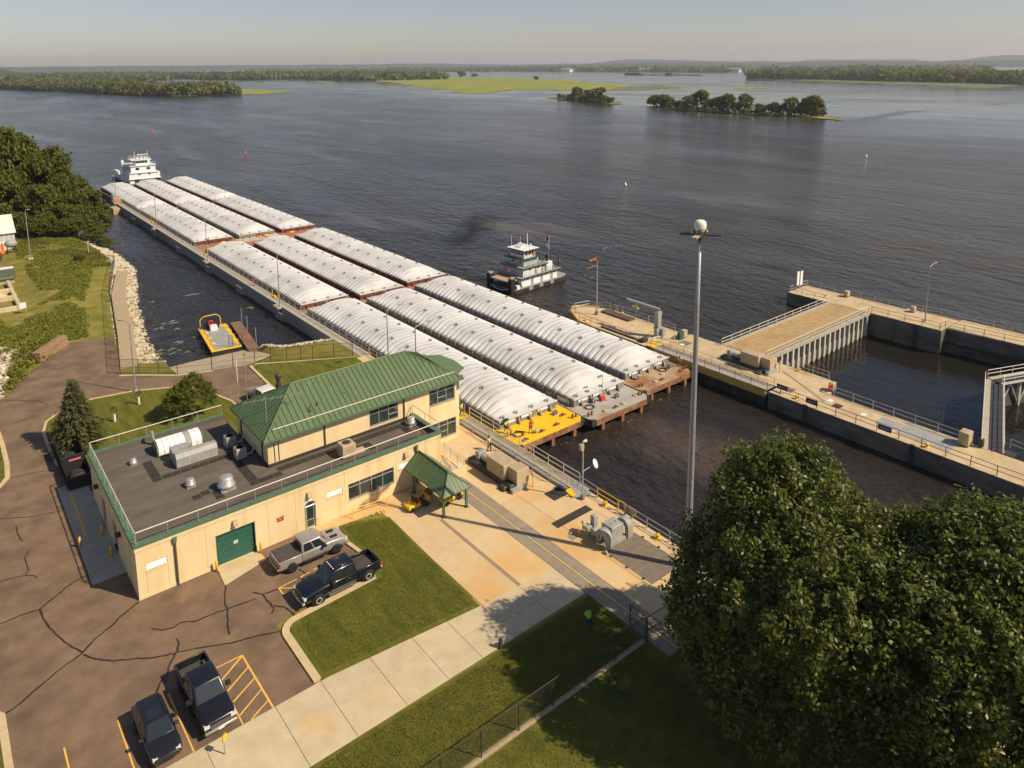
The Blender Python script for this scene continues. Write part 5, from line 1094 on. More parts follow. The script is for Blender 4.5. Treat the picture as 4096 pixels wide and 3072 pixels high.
def pickup(label, loc, rz, pm, rim, cover=False, group=None, hoodscoop=False, roofm=None, lights=False, sc=(1.03,1.05,1.08)):
    T = thing('pickup_truck', label, 'pickup', (*loc, 0.0), rz, group); w_ = 1.0
    loft([(-1.0,.99,.95,.42,1.1,1.18),(.9,.99,.95,.42,1.1,1.2),(1.45,.99,.93,.42,1.08,1.22),(2.5,.98,.88,.45,1.0,1.14),(2.9,.93,.80,.48,.92,1.04),(2.98,.86,.74,.5,.85,.95)], 'body', pm, T, .06)
    bed = MB().box(-2.85,-1.02,-.99,-.86,.5,1.2).box(-2.85,-1.02,.86,.99,.5,1.2).box(-2.95,-2.83,-.97,.97,.5,1.2).box(-2.84,-1.02,-.87,.87,.5,.72); bev(bed.build('bed', pm, T, local=True), .03)
    MB().box(-2.82,-1.05,-.86,.86,.72,.74).box(-2.4,-1.5,-.86,-.62,.74,.98).box(-2.4,-1.5,.62,.86,.74,.98).build('bed_liner', m_liner, T, local=True)
    for i in range(9): MB().box(-2.8,-1.1,-.6+i*.15,-.53+i*.15,.74,.76).build('liner_rib', m_liner, T, local=True)
    if cover: MB().bbox(-2.86,-1.02,-.93,.93,1.2,1.26,.03).build('bed_cover', m_liner, T, local=True)
    c = cab(T, -1.03, 1.42, -.93, .66, 1.17, 1.92, .95, .80, pm if roofm is None else roofm, ((.09,.44),(.49,.86)))
    for i in range(5): MB().box(-.7,.35,-.5+i*.25-.03,-.5+i*.25+.03,1.92,1.935).build('roof_rib', pm if roofm is None else roofm, c, local=True)
    if lights:
        for i in range(5): MB().ell((.6,-.5+i*.25,1.94),(.06,.05,.03)).build('marker_lamp', m_white, c, local=True)
    if hoodscoop: 
        for y in (-.4,.4): MB().box(1.7,2.3,y-.12,y+.12,1.19,1.26).build('hood_scoop', m_black, T, local=True)
    MB().box(2.9,3.04,-.6,.6,.62,.95).build('grille', m_black, T, local=True)
    for z in (.68,.78,.88): MB().box(3.03,3.05,-.58,.58,z,z+.03).build('grille_bar', m_rim, T, local=True)
    for s in (-1,1):
        MB().box(2.78,3.0,s*.78-.16,s*.78+.16,.78,.98).build('headlight', m_lamp, T, local=True); MB().box(-2.98,-2.85,s*.9-.09,s*.9+.09,.75,1.1).build('taillight', m_tail, T, local=True)
        MB().bbox(.75,1.0,s*1.2-.14,s*1.2+.14,1.2,1.42,.03).tube((.9,s*.95,1.22),(.9,s*1.1,1.25),.03).build('mirror', m_black, T, local=True)
        MB().box(-.9,1.2,s*1.03-.08,s*1.03+.08,.40,.47).build('running_board', m_rim if lights else m_black, T, local=True)
        for x in (-.35,.75): MB().box(x-.12,x+.02,s*.995-.012,s*.995+.012,.98,1.02).build('door_handle', m_rim, T, local=True); MB().box(x+.25,x+.26,s*.992-.008,s*.992+.008,.5,1.14).build('door_seam', m_black, T, local=True)
    bev(MB().box(2.92,3.12,-.95,.95,.45,.64).build('bumper', m_rim if not cover else pm, T, local=True), .04); bev(MB().box(-3.08,-2.93,-.92,.92,.48,.66).build('bumper', m_rim, T, local=True), .04)
    MB().box(3.12,3.13,-.18,.18,.48,.58).build('number_plate', m_white, T, local=True)
    wheels(T, (-1.9,1.95), w_, rim); T.scale = sc; return T
pickup('silver grey pickup with covered bed beside the garage apron', (22.55,55.1), R(-1), paint('silver_paint', (.36,.34,.31)), m_rimd, cover=True, hoodscoop=True)
pickup('black pickup with open bed backed up to the truck lawn kerb', (22.85,50.2), R(180.5), paint('black_blue_paint', (.010,.012,.018), .1, .18), m_rim, lights=True, sc=(1.13,1.06,1.12))
pickup('dark pickup with open bed beside the hatched yellow paint', (10.95,45.65), R(-89), paint('charcoal_paint', (.012,.012,.016), .1, .25), m_rimd)
pickup('white roofed grey pickup half hidden behind the green roof', (30.7,86.0), R(-82), paint('grey_paint', (.20,.20,.20)), m_rim, roofm=paint('white_roof_paint', (.75,.74,.70), 0, .4))
# estate / suv
T = thing('suv', 'dark suv with sunroof at the bottom edge of the lot', 'car', (7.75,44.75,0), R(-89)); pm = paint('graphite_paint', (.016,.016,.019), .15, .22)
loft([(-2.35,.86,.8,.45,.95,1.05),(-2.2,.92,.86,.4,1.0,1.12),(.9,.93,.88,.38,.98,1.1),(1.5,.92,.82,.4,.92,1.02),(2.1,.88,.7,.42,.82,.92),(2.4,.74,.6,.45,.7,.78)], 'body', pm, T, .06)
c = cab(T, -2.2, 1.15, -1.9, .25, 1.05, 1.66, .86, .66, pm, ((.06,.3),(.33,.6),(.63,.9)))
MB().box(-.75,.05,-.42,.42,1.655,1.668).build('sunroof', m_vglass, c, local=True)
for y in (-.6,.6): MB().tube((-1.7,y,1.68),(.1,y,1.68),.03).build('roof_rack', m_black, c, local=True)
for s in (-1,1):
    MB().box(2.0,2.32,s*.66-.14,s*.66+.14,.72,.86).build('headlight', m_lamp, T, local=True); MB().box(-2.38,-2.2,s*.78-.08,s*.78+.08,.8,1.05).build('taillight', m_tail, T, local=True); MB().bbox(.6,.8,s*1.02-.12,s*1.02+.12,1.05,1.2,.03).build('mirror', pm, T, local=True)
MB().box(2.34,2.42,-.4,.4,.5,.72).build('grille', m_black, T, local=True); wheels(T, (-1.4,1.45), .92, m_rim, z=.40)
# yellow utility carts at the shelter
def cart(label, loc, rz, seats):
    T = thing('utility_cart', label, 'cart', (*loc,0), rz)
    bev(MB().box(-1.15,.2,-.5,.5,.28,.62).build('body', m_yellow, T, local=True), .05); MB().box(.2,1.15,-.5,.5,.25,.36).build('floor', m_dksteel, T, local=True); bev(MB().box(.95,1.2,-.5,.5,.3,.95).build('dash_panel', m_yellow, T, local=True), .05)
    MB().box(-.2,.3,-.42,.42,.62,.74).build('seat', seats, T, local=True); MB().box(-.3,-.18,-.42,.42,.72,1.15).build('seat_back', m_black, T, local=True); MB().tube((.95,-.2,.9),(.7,-.2,1.0),.03).lathe((.68,-.2,1.0), [(.18,-.02),(.2,0),(.18,.02)], 12, 'x').build('steering_wheel', m_black, T, local=True)
    for x in (-.8,.85):
        for s in (-1,1): o = obj('wheel', wheel_t, m_black, T, True); o.location = (x,s*.45,.24); o.scale = (.57,.7,.57); q = obj('rim', wheel_r, m_white, o, True)
    for x in (-1.1,-.45):
        for s in (-.45,.45): MB().tube((x,s,.6),(x,s,.95),.03).build('stake', m_yellow, T, local=True)
cart('yellow cart with red seat parked outside the green shelter', (33.5,55.4), R(3), m_red); cart('yellow cart under the green shelter roof', (36.6,54.2), R(5), m_black)
tag(MB().ell((35.55,56.4,.35),(.6,.45,.35)).build('tarp_bundle', M('red_brown_tarp', (.30,.10,.06), rough=.9)), 'red brown bundle under the shelter by the wall', 'bundle')
# dumpsters
for i, (y0, y1, l) in enumerate(((83.7,88.0,'black open dumpster with red white notice beside the spruce'),(79.6,83.3,'black open dumpster at the shaded corner of the building'))):
    T = thing('dumpster', l, 'dumpster', (9.3,(y0+y1)/2,0)); z = 1.75 if i == 0 else 1.35
    MB().box(8.2,8.3,y0,y1,.15,z).box(10.3,10.4,y0,y1,.15,z).box(8.3,10.3,y0,y0+.1,.15,z).box(8.3,10.3,y1-.1,y1,.15,z).box(8.3,10.3,y0+.1,y1-.1,.15,.3).build('box_body', m_black, T)
    for k in range(6): MB().box(8.12,8.2,y0+.3+k*(y1-y0-.6)/5,y0+.42+k*(y1-y0-.6)/5,.15,z).build('side_rib', m_black, T)
    MB().box(8.15,10.45,y0-.05,y0+.02,z-.1,z).build('rim', m_dksteel, T)
    if i == 0: MB().box(8.9,10.0,y0-.03,y0-.0,.9,1.35).build('notice', M('notice_pink', (.65,.18,.2), rough=.6), T); MB().box(8.45,8.85,y0-.03,y0,.6,.8).build('notice', m_white, T)
    MB().ell((9.3,(y0+y1)/2,.5),(.8,(y1-y0)*.35,.5)).build('rubbish', m_dksteel, T)

# ================================================================ people
def person(label, loc, rz, shirt, legs, hat=None, vest=None, arms='down', bend=0.0, stride=.12, shorts=False, h=1.76):
    T = thing('person', label, 'person', loc, rz); s = h/1.76
    bx = math.sin(bend); bz = math.cos(bend)
    def tor(z, x=0, y=0): d = z-.95; return (x*bz+d*bx, y, .95+d*bz-x*bx)
    J = {}; 
    J['pel'] = ((0,0,.95),.145); J['sp'] = (tor(1.15),.135); J['ch'] = (tor(1.36),.165); J['nk'] = (tor(1.53,.01),.06); J['h1'] = (tor(1.6,.03),.085); J['h2'] = (tor(1.69,.02),.098); J['h3'] = (tor(1.76,.01),.07); J['nose'] = (tor(1.655,.125),.016)
    E = [('pel','sp'),('sp','ch'),('ch','nk'),('nk','h1'),('h1','h2'),('h2','h3'),('h1','nose')]
    for k, sg in (('l',1),('r',-1)):
        J['hip'+k] = ((0,sg*.1,.9),.105); st = stride*sg
        J['kn'+k] = ((st*.6+.03,sg*.11,.5),.07); J['an'+k] = ((st-.02,sg*.11,.09),.048); J['to'+k] = ((st+.16,sg*.125,.045),.042)
        E += [('pel','hip'+k),('hip'+k,'kn'+k),('kn'+k,'an'+k),('an'+k,'to'+k)]
        J['sh'+k] = (tor(1.43,0,sg*.19),.07)
        if arms == 'fwd': el, wr = tor(1.2,.16,sg*.24), tor(1.15,.38,sg*.14)
        elif arms == 'up': el, wr = tor(1.3,.2,sg*.26), tor(1.45,.42,sg*.2)
        else: el, wr = tor(1.17,-.03-.5*st*.3,sg*.26), tor(.95,.06-st*.5,sg*.27)
        J['el'+k] = (el,.05); J['wr'+k] = (wr,.036); e_, w2 = Vector(el), Vector(wr); d = (w2-e_).normalized(); side = Vector((0,1,0)) if abs(d.y) < .8 else Vector((1,0,0)); sd_ = d.cross(side).normalized()
        J['ha'+k] = (tuple(w2+d*.07),.034); E += [('ch','sh'+k),('sh'+k,'el'+k),('el'+k,'wr'+k),('wr'+k,'ha'+k)]
        for q in range(4):
            o_ = (q-1.5)*.022; b0 = w2+d*.1+sd_*o_; J['f%d%s'%(q,k)] = (tuple(b0+d*.035),.011); J['g%d%s'%(q,k)] = (tuple(b0+d*(.06+.012*(1.5-abs(q-1.5)))+side*.02),.009); E += [('ha'+k,'f%d%s'%(q,k)),('f%d%s'%(q,k),'g%d%s'%(q,k))]
        J['t'+k] = (tuple(w2+d*.07+sd_*.045+side*.015),.011); E.append(('ha'+k,'t'+k))
    def skin(name, keys, grow, mat, parent=None, ends={}):
        ks = [k for k in J if k in keys]; ix = {k: i for i, k in enumerate(ks)}
        P = [tuple(Vector(ends.get(k, J[k][0]))*s) for k in ks]; ed = [(ix[a], ix[b_]) for a, b_ in E if a in ix and b_ in ix]
        me = bpy.data.meshes.new(name); me.from_pydata(P, ed, []); me.update(); o = obj(name, me, mat, parent or T, True)
        sm = o.modifiers.new('Skin', 'SKIN'); sm.use_smooth_shade = True
        for k in ks:
            v = me.skin_vertices[0].data[ix[k]]; r_ = (J[k][1]*s+grow); v.radius = (r_, r_*.8 if k in ('ch','sp','pel') else r_); v.use_root = (k in ('pel',) or (k == ks[0] and 'pel' not in ks))
        ss = o.modifiers.new('Sub', 'SUBSURF'); ss.levels = 1; ss.render_levels = 1; return o
    bd = skin('body', set(J), 0, m_skin)
    mid = {a: tuple((Vector(J['sh'+a[-1]][0])+Vector(J['el'+a[-1]][0]))/2) for a in ()}
    skin('shirt', {'pel','sp','ch','shl','shr','ell','elr'}, .016, shirt, bd)
    skin('trousers', {'pel','hipl','hipr','knl','knr'} | (set() if shorts else {'anl','anr'}), .014, legs, bd)
    for k in 'lr': a = Vector(J['an'+k][0]); c = Vector(J['to'+k][0]); MB().obox(tuple(((a+c)/2-Vector((.02,0,.025)))*s), (.29,.1,.075)).build('boot', m_black, bd, local=True)
    hc = Vector(J['h2'][0])*s
    for sg in (-1,1): MB().ell(tuple(hc+Vector((.088,sg*.035,-.015))*s), (.012,.016,.01), 6, 4).build('eye', m_black, bd, local=True); MB().ell(tuple(hc+Vector((0,sg*.098,-.03))*s), (.025,.014,.035), 6, 4).build('ear', m_skin, bd, local=True)
    MB().box(hc.x+.085,hc.x+.098,-.028,.028,hc.z-.082,hc.z-.07).build('mouth', M('lips', (.3,.1,.08)), bd, local=True)
    if hat: MB().lathe(tuple(hc+Vector((0,0,.01))), [(.19,0),(.125,.015),(.12,.07),(.09,.12),(.02,.145)], 12).build('hard_hat', hat, bd, True, local=True)
    else: MB().lathe(tuple(hc+Vector((-.015,0,.0))), [(.1,-.04),(.108,.02),(.095,.075),(.05,.11),(.01,.118)], 10).build('hair', m_hair, bd, True, local=True)
    if vest:
        c = Vector(J['ch'][0])*s; p = Vector(J['sp'][0])*s
        V = []
        for q, rr in ((p, .2), (c*.6+p*.4, .21), (c+Vector((0,0,.06)), .2)): V += [(q.x+rr*.78*math.cos(a*math.pi/5), q.y+rr*1.08*math.sin(a*math.pi/5), q.z) for a in range(10)]
        MB().add(V, [(j*10+i, j*10+(i+1)%10, (j+1)*10+(i+1)%10, (j+1)*10+i) for j in range(2) for i in range(10)]).build('life_vest', vest, bd, True, local=True)
    return T
person('worker in lime shirt and dark trousers stepping on the yellow platform', (47.4,67.4,.2), R(-60), m_lime, m_denim, stride=.2)
person('worker in lime shirt walking beside the gate machinery', (45.2,59.2,.02), R(-80), m_lime, m_denim, hat=None, stride=.12)
person('deckhand in lime shirt holding an orange helmet at the barge corner', (49.65,61.9,DZ), R(-70), m_lime, m_black, vest=None, arms='fwd', bend=.25, shorts=True)
person('deckhand in red vest and orange helmet on the yellow deck', (51.95,60.1,DZ), R(-100), m_red, m_khaki, hat=m_orange, vest=m_red, shorts=True, arms='fwd', bend=.15)
tag(MB().lathe((49.95,61.45,DZ+1.0), [(.17,0),(.13,.02),(.12,.09),(.02,.14)], 12).build('hard_hat', m_orange), 'orange helmet held by the deckhand in lime', 'helmet')
person('deckhand in lime and orange vest bending on the rust stained deck', (80.5,61.2,DZ), R(-120), m_lime, m_black, hat=m_red, vest=m_orange, arms='fwd', bend=.45, shorts=True)
person('worker in bright green vest in the tree shade on the lawn', (35.1,34.0,.02), R(75), M('safety_green', (.35,.75,.10), rough=.8), m_denim, vest=M('vest_green', (.30,.70,.08), rough=.8), arms='fwd', bend=.35)
person('person in pink top on the bow of the helper towboat', (88.7,109.2,WZ+2.44), R(190), m_pink, m_denim, stride=.2)
person('person in red at the guide wall railing', (48.05,137.0,.02), R(20), m_pink, m_pink, arms='fwd')
person('deckhand in pink shirt at the edge of the third barge cover', (52.8,179.6,DZ), R(120), m_pink, m_denim, arms='fwd')
person('person at the stern rail of the helper towboat', (100.9,107.6,WZ+2.7), R(-20), m_pink, m_denim)
# ================================================================ poles, signs, machinery
def lamp_pole(x, y, h, label, arm=1.9, group='tapered lamp poles', az=0):
    T = thing('lamp_pole', label, 'lamp post', (x,y,0), 0, group)
    MB().tube((x,y,0),(x,y,h),.11,8,.065).build('shaft', m_steel, T); MB().lathe((x,y,0), [(.24,0),(.24,.12),(.14,.4)], 10).build('base', m_conc_g, T)
    ex, ey = x+arm*math.cos(az), y+arm*math.sin(az)
    MB().path([(x,y,h-.05),(x+(ex-x)*.5,y+(ey-y)*.5,h+.22),(ex,ey,h+.28)], .045).build('arm', m_steel, T); MB().obox((ex+.25*math.cos(az),ey+.25*math.sin(az),h+.27), (.7,.26,.12), az).build('lamp_head', m_mach, T)
for x, y, l in ((47.35,252.5,'lamp pole at the far end of the guide wall'),(47.1,203.5,'lamp pole on the guide wall beside the last but one barge'),(47.1,161.8,'lamp pole on the guide wall by the orange red deck'),(47.05,121.8,'lamp pole on the guide wall near the second barge'),(46.9,83.7,'lamp pole rising behind the green roof ridge, left of two'),(46.3,75.6,'lamp pole rising behind the green roof ridge, right of two')): lamp_pole(x, y, 9.3, l)
lamp_pole(124.6,46.3,9.2,'lamp pole on the outer river wall'); lamp_pole(18.9,100.2,9.3,'lamp pole at the kerb of the spruce lawn',1.2,az=R(120))
lamp_pole(17.1,186.2,11.3,'tall plain pole on the weedy bank near the white shed',.3); MB().box(16.7,17.6,185.7,186.7,-.3,.9).build('concrete_footing', m_walk, [o for o in COL.objects if o.get('label') == 'tall plain pole on the weedy bank near the white shed'][0])
T = thing('flag_post', 'thin white topped post in the lot behind the green roof', 'post', (27.9,87.6,0)); MB().tube((27.9,87.6,0),(27.9,87.6,3.2),.035).build('lower_post', m_rail, T); MB().tube((27.9,87.6,3.2),(27.9,87.6,6.2),.05).build('white_sleeve', m_white, T)
T = thing('flag_post', 'thin grey post beside the white topped one', 'post', (28.8,87.2,0)); MB().tube((28.8,87.2,0),(28.8,87.2,6.6),.035).build('shaft', m_rail, T); MB().ell((28.8,87.2,6.6),(.12,.12,.1)).build('finial', m_fence, T)
# high mast
T = thing('high_mast', 'very tall grey light mast with white dome beside the big trees', 'mast', (46.4,33.7,0)); x, y = 46.4, 33.7
MB().lathe((x,y,0), [(.42,0),(.42,.05),(.30,.06),(.29,.6),(.27,6),(.23,14),(.18,22),(.14,28.4)], 16).build('shaft', m_steel, T, True)
MB().lathe((x,y,28.3), [(.25,0),(.60,.05),(.60,.14),(.25,.18)], 16).build('ring', m_dksteel, T)
for k in range(4):
    a = R(20+90*k+(15 if k % 2 else 0)); d = Vector((math.cos(a), math.sin(a), 0)); MB().tube((x,y,28.4), tuple(Vector((x,y,28.5))+d*.75), .05).build('lamp_arm', m_dksteel, T)
    MB().obox(tuple(Vector((x,y,28.52))+d*1.1), (.85,.42,.11), a).build('lamp_head', m_dksteel if k % 2 else m_tan, T)
MB().lathe((x,y,28.85), [(.42,0),(.47,.15),(.47,.5),(.40,.70),(.25,.79),(.05,.82)], 18).build('dome', M('radome_white', (.78,.75,.66), (.70,.62,.42), scale=2.2, rough=.5, contrast=(.5,.8)), T, True)
for k in range(4): a = k*math.pi/2+.5; MB().box(x+.42*math.cos(a)-.05,x+.42*math.cos(a)+.05,y+.42*math.sin(a)-.05,y+.42*math.sin(a)+.05,28.4,28.95).build('bracket', m_dksteel, T)
# satellite pole
T = thing('antenna_pole', 'slim pole with white dish and grey box at the lock edge', 'pole', (46.6,46.25,0)); x, y = 46.6, 46.25
MB().tube((x,y,0),(x,y,6.1),.07,8).build('shaft', m_rail, T); MB().box(x-.16,x+.16,y-.16,y+.16,0,.45).build('base', m_plate, T)
MB().box(x-.38,x-.02,y-.18,y+.18,5.2,5.8).build('junction_box', m_tan, T); MB().lathe((x+.15,y,5.98), [(.05,-.2),(.07,0),(.17,.25)], 10, 'x').build('horn', m_white, T)
MB().tube((x,y,2.9),(x+1.1,y-.2,3.25),.035).build('arm', m_rail, T)
n = 18; V = [(0,0,.0)]+[(.46*math.cos(2*math.pi*i/n),.46*math.sin(2*math.pi*i/n),.09) for i in range(n)]
d = MB().add(V, [(0,1+i,1+(i+1)%n) for i in range(n)]).build('dish', m_white, T, True, local=True); d.location = (1.35,-.28,3.35); d.rotation_euler = (R(62),0,R(28)); so_ = d.modifiers.new('Solid', 'SOLIDIFY'); so_.thickness = .03
# windsock
T = thing('windsock_pole', 'tall grey pole with orange windsock on the tan wall nose', 'windsock', (86.3,82.8,0)); x, y = 86.3, 82.8
MB().tube((x,y,0),(x,y,9.4),.12,8,.07).build('shaft', m_steel, T); MB().box(x-.2,x+.2,y-.2,y+.2,0,.6).build('base', m_plate, T); MB().tube((x,y,8.6),(x-1.6,y+.7,8.2),.05).build('arm', m_steel, T)
dx, dy = cr.x, cr.y
b = MB(); pts = [Vector((x,y,9.75))+Vector((-dx,-dy,-.32))*q for q in (0,.4,.8,1.25)]; rr = (.3,.27,.2,.13); V = []
for p, r_ in zip(pts, rr): V += [(p.x+dy*0+r_*.3*math.cos(a*math.pi/4), p.y+r_*math.cos(a*math.pi/4)*.6, p.z+r_*math.sin(a*math.pi/4)) for a in range(8)]
b.add(V, [(j*8+i,j*8+(i+1)%8,(j+1)*8+(i+1)%8,(j+1)*8+i) for j in range(3) for i in range(8)]+[tuple(range(8)), tuple(range(31,23,-1))]).build('sock', m_orange, T, True)
# jib crane
T = thing('jib_crane', 'grey jib crane with yellow hoist on the tan wall', 'crane', (86.1,69.7,0)); x, y = 86.1, 69.7
MB().extr([(x-.55,1.5),(x+.55,1.5),(x+.3,.0),(x-.3,.0)], 'y', y-.35, y+.35).build('pedestal', m_mach, T); MB().extr([(x-.32,1.5),(x+.32,1.5),(x+.5,4.1),(x-.4,4.1)], 'y', y-.4, y+.4).build('column', m_mach, T)
MB().box(x-.2,x+.2,y-.3,y+6.3,4.1,4.16).box(x-.05,x+.05,y-.3,y+6.3,4.16,4.55).box(x-.2,x+.2,y-.3,y+6.3,4.55,4.62).build('boom', m_mach, T)
MB().ell((x,y+4.7,3.75),(.3,.45,.28)).ell((x,y+4.1,3.5),(.25,.3,.25)).tube((x,y+4.6,4.1),(x,y+4.6,3.7),.06).build('hoist', M('hoist_yellow', (.62,.55,.14), rough=.6), T); MB().box(x+.2,x+.9,y-.9,y-.4,0,1.35).build('control_box', m_mach, T); MB().path([(x-.4,y,1.4),(x-1.3,y+.3,1.2),(x-1.4,y+.4,0)], .05).build('handle', m_yellow, T)
# stacked beams on the wall
for i in range(6):
    o = tag(MB().box(87.75+i*.27,87.98+i*.27,77.0,83.2,0,.28).build('steel_beam', M('beam_brown', (.10,.065,.05), (.16,.10,.07), scale=2, rough=.8) if i == 0 else bpy.data.materials['beam_brown']), 'long brown beam lying in a row on the tan wall', 'beam', 'row of long beams on the tan wall')
o = tag(MB().box(82.5,82.75,70.2,78.2,0,.22).build('steel_beam', m_dksteel), 'single dark beam beside the thin railing on the tan wall', 'beam')
# gate machinery, near and far
def machine(x0, y0, label, far):
    T = thing('gate_machine', label, 'machinery', (x0+1.1,y0+3.6,0)); m1 = m_dksteel if not far else M('dark_green_steel', (.035,.042,.04), rough=.6)
    MB().bbox(x0,x0+1.1,y0+.2,y0+7.3,.0,.62,.08).build('cylinder_casing', m1, T); MB().bbox(x0+1.1,x0+2.2,y0+.5,y0+7.0,.0,.45,.05).build('base_frame', m1, T)
    MB().bbox(x0+.15,x0+1.75,y0+1.4,y0+4.2,.62,2.15,.04).build('valve_cabinet', m_tan, T); MB().bbox(x0+.7,x0+2.25,y0+.0,y0+1.35,.35,2.0,.04).build('control_cabinet', m_tan, T)
    MB().box(x0+.69,x0+.7,y0+.1,y0+.62,.5,1.9).box(x0+.69,x0+.7,y0+.7,y0+1.25,.5,1.9).build('cabinet_door', m_tan, T)
    MB().lathe((x0+1.0,y0+5.3,.95), [(.3,-.6),(.34,-.4),(.34,.4),(.3,.6)], 12, 'y').build('motor', m_mach, T); MB().bbox(x0+.5,x0+1.5,y0+6.0,y0+6.6,.4,1.5,.06).build('pump_block', m_mach, T); MB().box(x0-.1,x0+1.9,y0-.3,y0+.1,0,.45).build('plinth', m_mach, T)
    MB().bbox(x0-.5,x0+.5,y0+.6,y0+1.4,0,.45,.1).build('crosshead', m1, T)
    MB().tube((x0+2.35,y0-.5,0),(x0+2.35,y0-.5,1.3),.05).box(x0+2.22,x0+2.5,y0-.6,y0-.42,1.2,1.6).build('control_post', m_tan, T)
    for k in range(6): MB().tube((x0+.25+k*.3,y0+7.0,.1),(x0+.25+k*.3,y0+7.5,.5+.08*k),.05).build('pipe', m_mach, T)
machine(41.95,51.4,'gate machine with tan cabinets on the near esplanade',False); machine(86.0,50.9,'gate machine with tan cabinets on the tan wall',True)
# winch
T = thing('cable_winch', 'grey cable winch with two curved drum guards on the esplanade', 'winch', (44.3,40.3,0))
def guard(x0, x1):
    p = [(39.35,0)]+[(40.05-.72*math.cos(a), .95+.72*math.sin(a)) for a in [i*math.pi/9 for i in range(10)]]+[(40.75,0.25),(40.5,0.25),(40.42,.95),(40.05,1.3),(39.75,.95),(39.7,0)]
    return MB().extr(p, 'x', x0, x1).build('drum_guard', m_mach, T)
guard(42.75,43.35); guard(45.4,46.0)
MB().bbox(43.75,45.2,39.75,41.0,.25,1.5,.06).build('gear_case', m_mach, T); MB().box(43.3,45.45,39.5,39.75,0,.3).box(43.3,45.45,40.9,41.1,0,.3).build('bed_frame', m_mach, T)
MB().lathe((43.9,40.1,.75), [(.3,-.55),(.3,-.2),(.2,-.18),(.2,.1)], 12, 'x').build('shaft_housing', m_mach, T); MB().lathe((43.2,41.2,.8), [(.3,-.35),(.34,-.2),(.34,.3),(.2,.42)], 12, 'x').build('motor', m_mach, T)
MB().bbox(43.3,43.75,41.5,41.95,.0,1.95,.04).build('control_cabinet', m_mach, T); MB().bbox(42.6,43.2,41.6,42.2,.75,1.1,.03).tube((42.7,41.7,0),(42.7,41.7,.8),.05).tube((43.1,42.1,0),(43.1,42.1,.8),.05).build('junction_box', m_mach, T)
MB().path([(42.3,42.4,.0),(42.3,42.4,.9),(43.1,42.7,1.0),(43.1,42.7,0)], .05).build('yellow_guard_rail', m_yellow, T)
for x in (44.2,44.8): MB().lathe((x,40.3,1.5), [(.06,0),(.06,.12),(.02,.14)], 8).build('lifting_eye', m_mach, T)
MB().tube((42.7,39.4,.3),(42.3,39.5,.9),.06).lathe((42.4,39.2,.1), [(.22,-.06),(.22,.06),(.05,.07)], 10, 'x').build('hand_wheel', m_mach, T)
# small cabinets and signs on the walls
def cabinet(x, y, w_, d_, h_, m, label, z=0, name='cabinet', cat='cabinet'):
    T = thing(name, label, cat, (x,y,z)); bev(MB().box(x-w_/2,x+w_/2,y-d_/2,y+d_/2,z+.12,z+h_).build('housing', m, T), .03); MB().box(x-w_/2+.08,x+w_/2-.08,y-d_/2-.015,y-d_/2,z+.22,z+h_-.1).build('door', m, T); MB().box(x-w_/2+.05,x+w_/2-.05,y-d_/2+.05,y+d_/2-.05,z,z+.12).build('plinth', m_dksteel, T); return T
cabinet(88.0,66.8,.8,.6,1.1,m_door,'green box beside the white barriers on the tan wall'); cabinet(89.0,66.9,.9,.7,1.2,m_tan,'tan box right of the green box on the tan wall'); cabinet(86.3,26.9,1.3,1.0,1.6,m_tan,'pale cabinet on legs beside the downstream gate')
cabinet(127.6,60.7,1.0,.7,1.1,m_tan,'tan box on the railing side of the river wall'); cabinet(127.9,49.5,.9,.6,1.0,m_tan,'tan box with yellow label midway along the river wall'); cabinet(88.3,43.0,.9,.6,1.1,m_tan,'tan box by the red hose at the pool corner'); cabinet(87.0,25.6,.5,.5,1.0,m_dksteel,'dark box at the foot of the downstream gate'); cabinet(82.9,69.6,1.2,.7,.6,m_dksteel,'low dark box against the thin railing')
ring('life_ring', 'red life ring at the pool corner of the tan wall', (87.6,42.9,.75))
T = thing('navigation_board', 'pair of white navigation boards at the river wall end', 'sign', (124.5,68.4,0)); 
for k in range(2): MB().box(124.0+k*.9,124.75+k*.9,68.3-k*.15,68.4-k*.15,1.0,3.6).build('board', m_white, T); MB().tube((124.4+k*.9,68.5,0),(124.4+k*.9,68.5,3.5),.05).build('post', m_rail, T)
for x, y, m, l in ((83.0,46.8,M('sign_navy', (.03,.04,.08), rough=.5),'dark blue sign on the thin railing beside the far walkway end'),(82.05,42.3,bpy.data.materials['sign_navy'],'small dark sign on the railing right of the ladder slot'),(82.05,33.6,M('sign_blue', (.07,.12,.25), rough=.5),'blue sign on the railing beside the grey plates')):
    T = thing('railing_sign', l, 'sign', (x,y,.5)); MB().box(x-.12,x-.08,y-.75,y+.75,.35,1.0).build('board', m, T); MB().box(x-.13,x-.12,y-.5,y+.5,.62,.7).build('lettering_line', m_white, T)
for x, y, l in ((48.05,41.2,'grey notice plate on the railing by the orange swing gate'),(90.3,82.3,'beige notice plate on the nose railing'),(83.9,87.0,'white notice plate at the tip of the nose')):
    T = thing('notice_plate', l, 'sign', (x,y,.3)); MB().box(x-.02,x+.02,y-.45,y+.45,.3,1.0).build('board', m_tan, T); MB().box(x-.025,x+.025,y-.05,y+.05,0,.3).build('bracket', m_rail, T)
# parking sign post and walk marker
T = thing('sign_post', 'short post with yellow cap sign at the sidewalk by the dark pickup', 'sign', (10.7,41.0,0)); MB().tube((10.7,41,0),(10.7,41,1.15),.04).build('post', m_rail, T); MB().obox((10.72,40.97,1.2), (.34,.08,.42), R(35)).build('sign_plate', m_yellow, T)
T = thing('walk_marker', 'small dark post on the sidewalk edge in the tree shade', 'post', (28.95,36.85,0)); MB().box(28.85,29.05,36.75,36.95,0,.75).build('post', m_dksteel, T); MB().box(29.05,29.4,36.8,36.9,.3,.62).build('plate', m_mach, T)

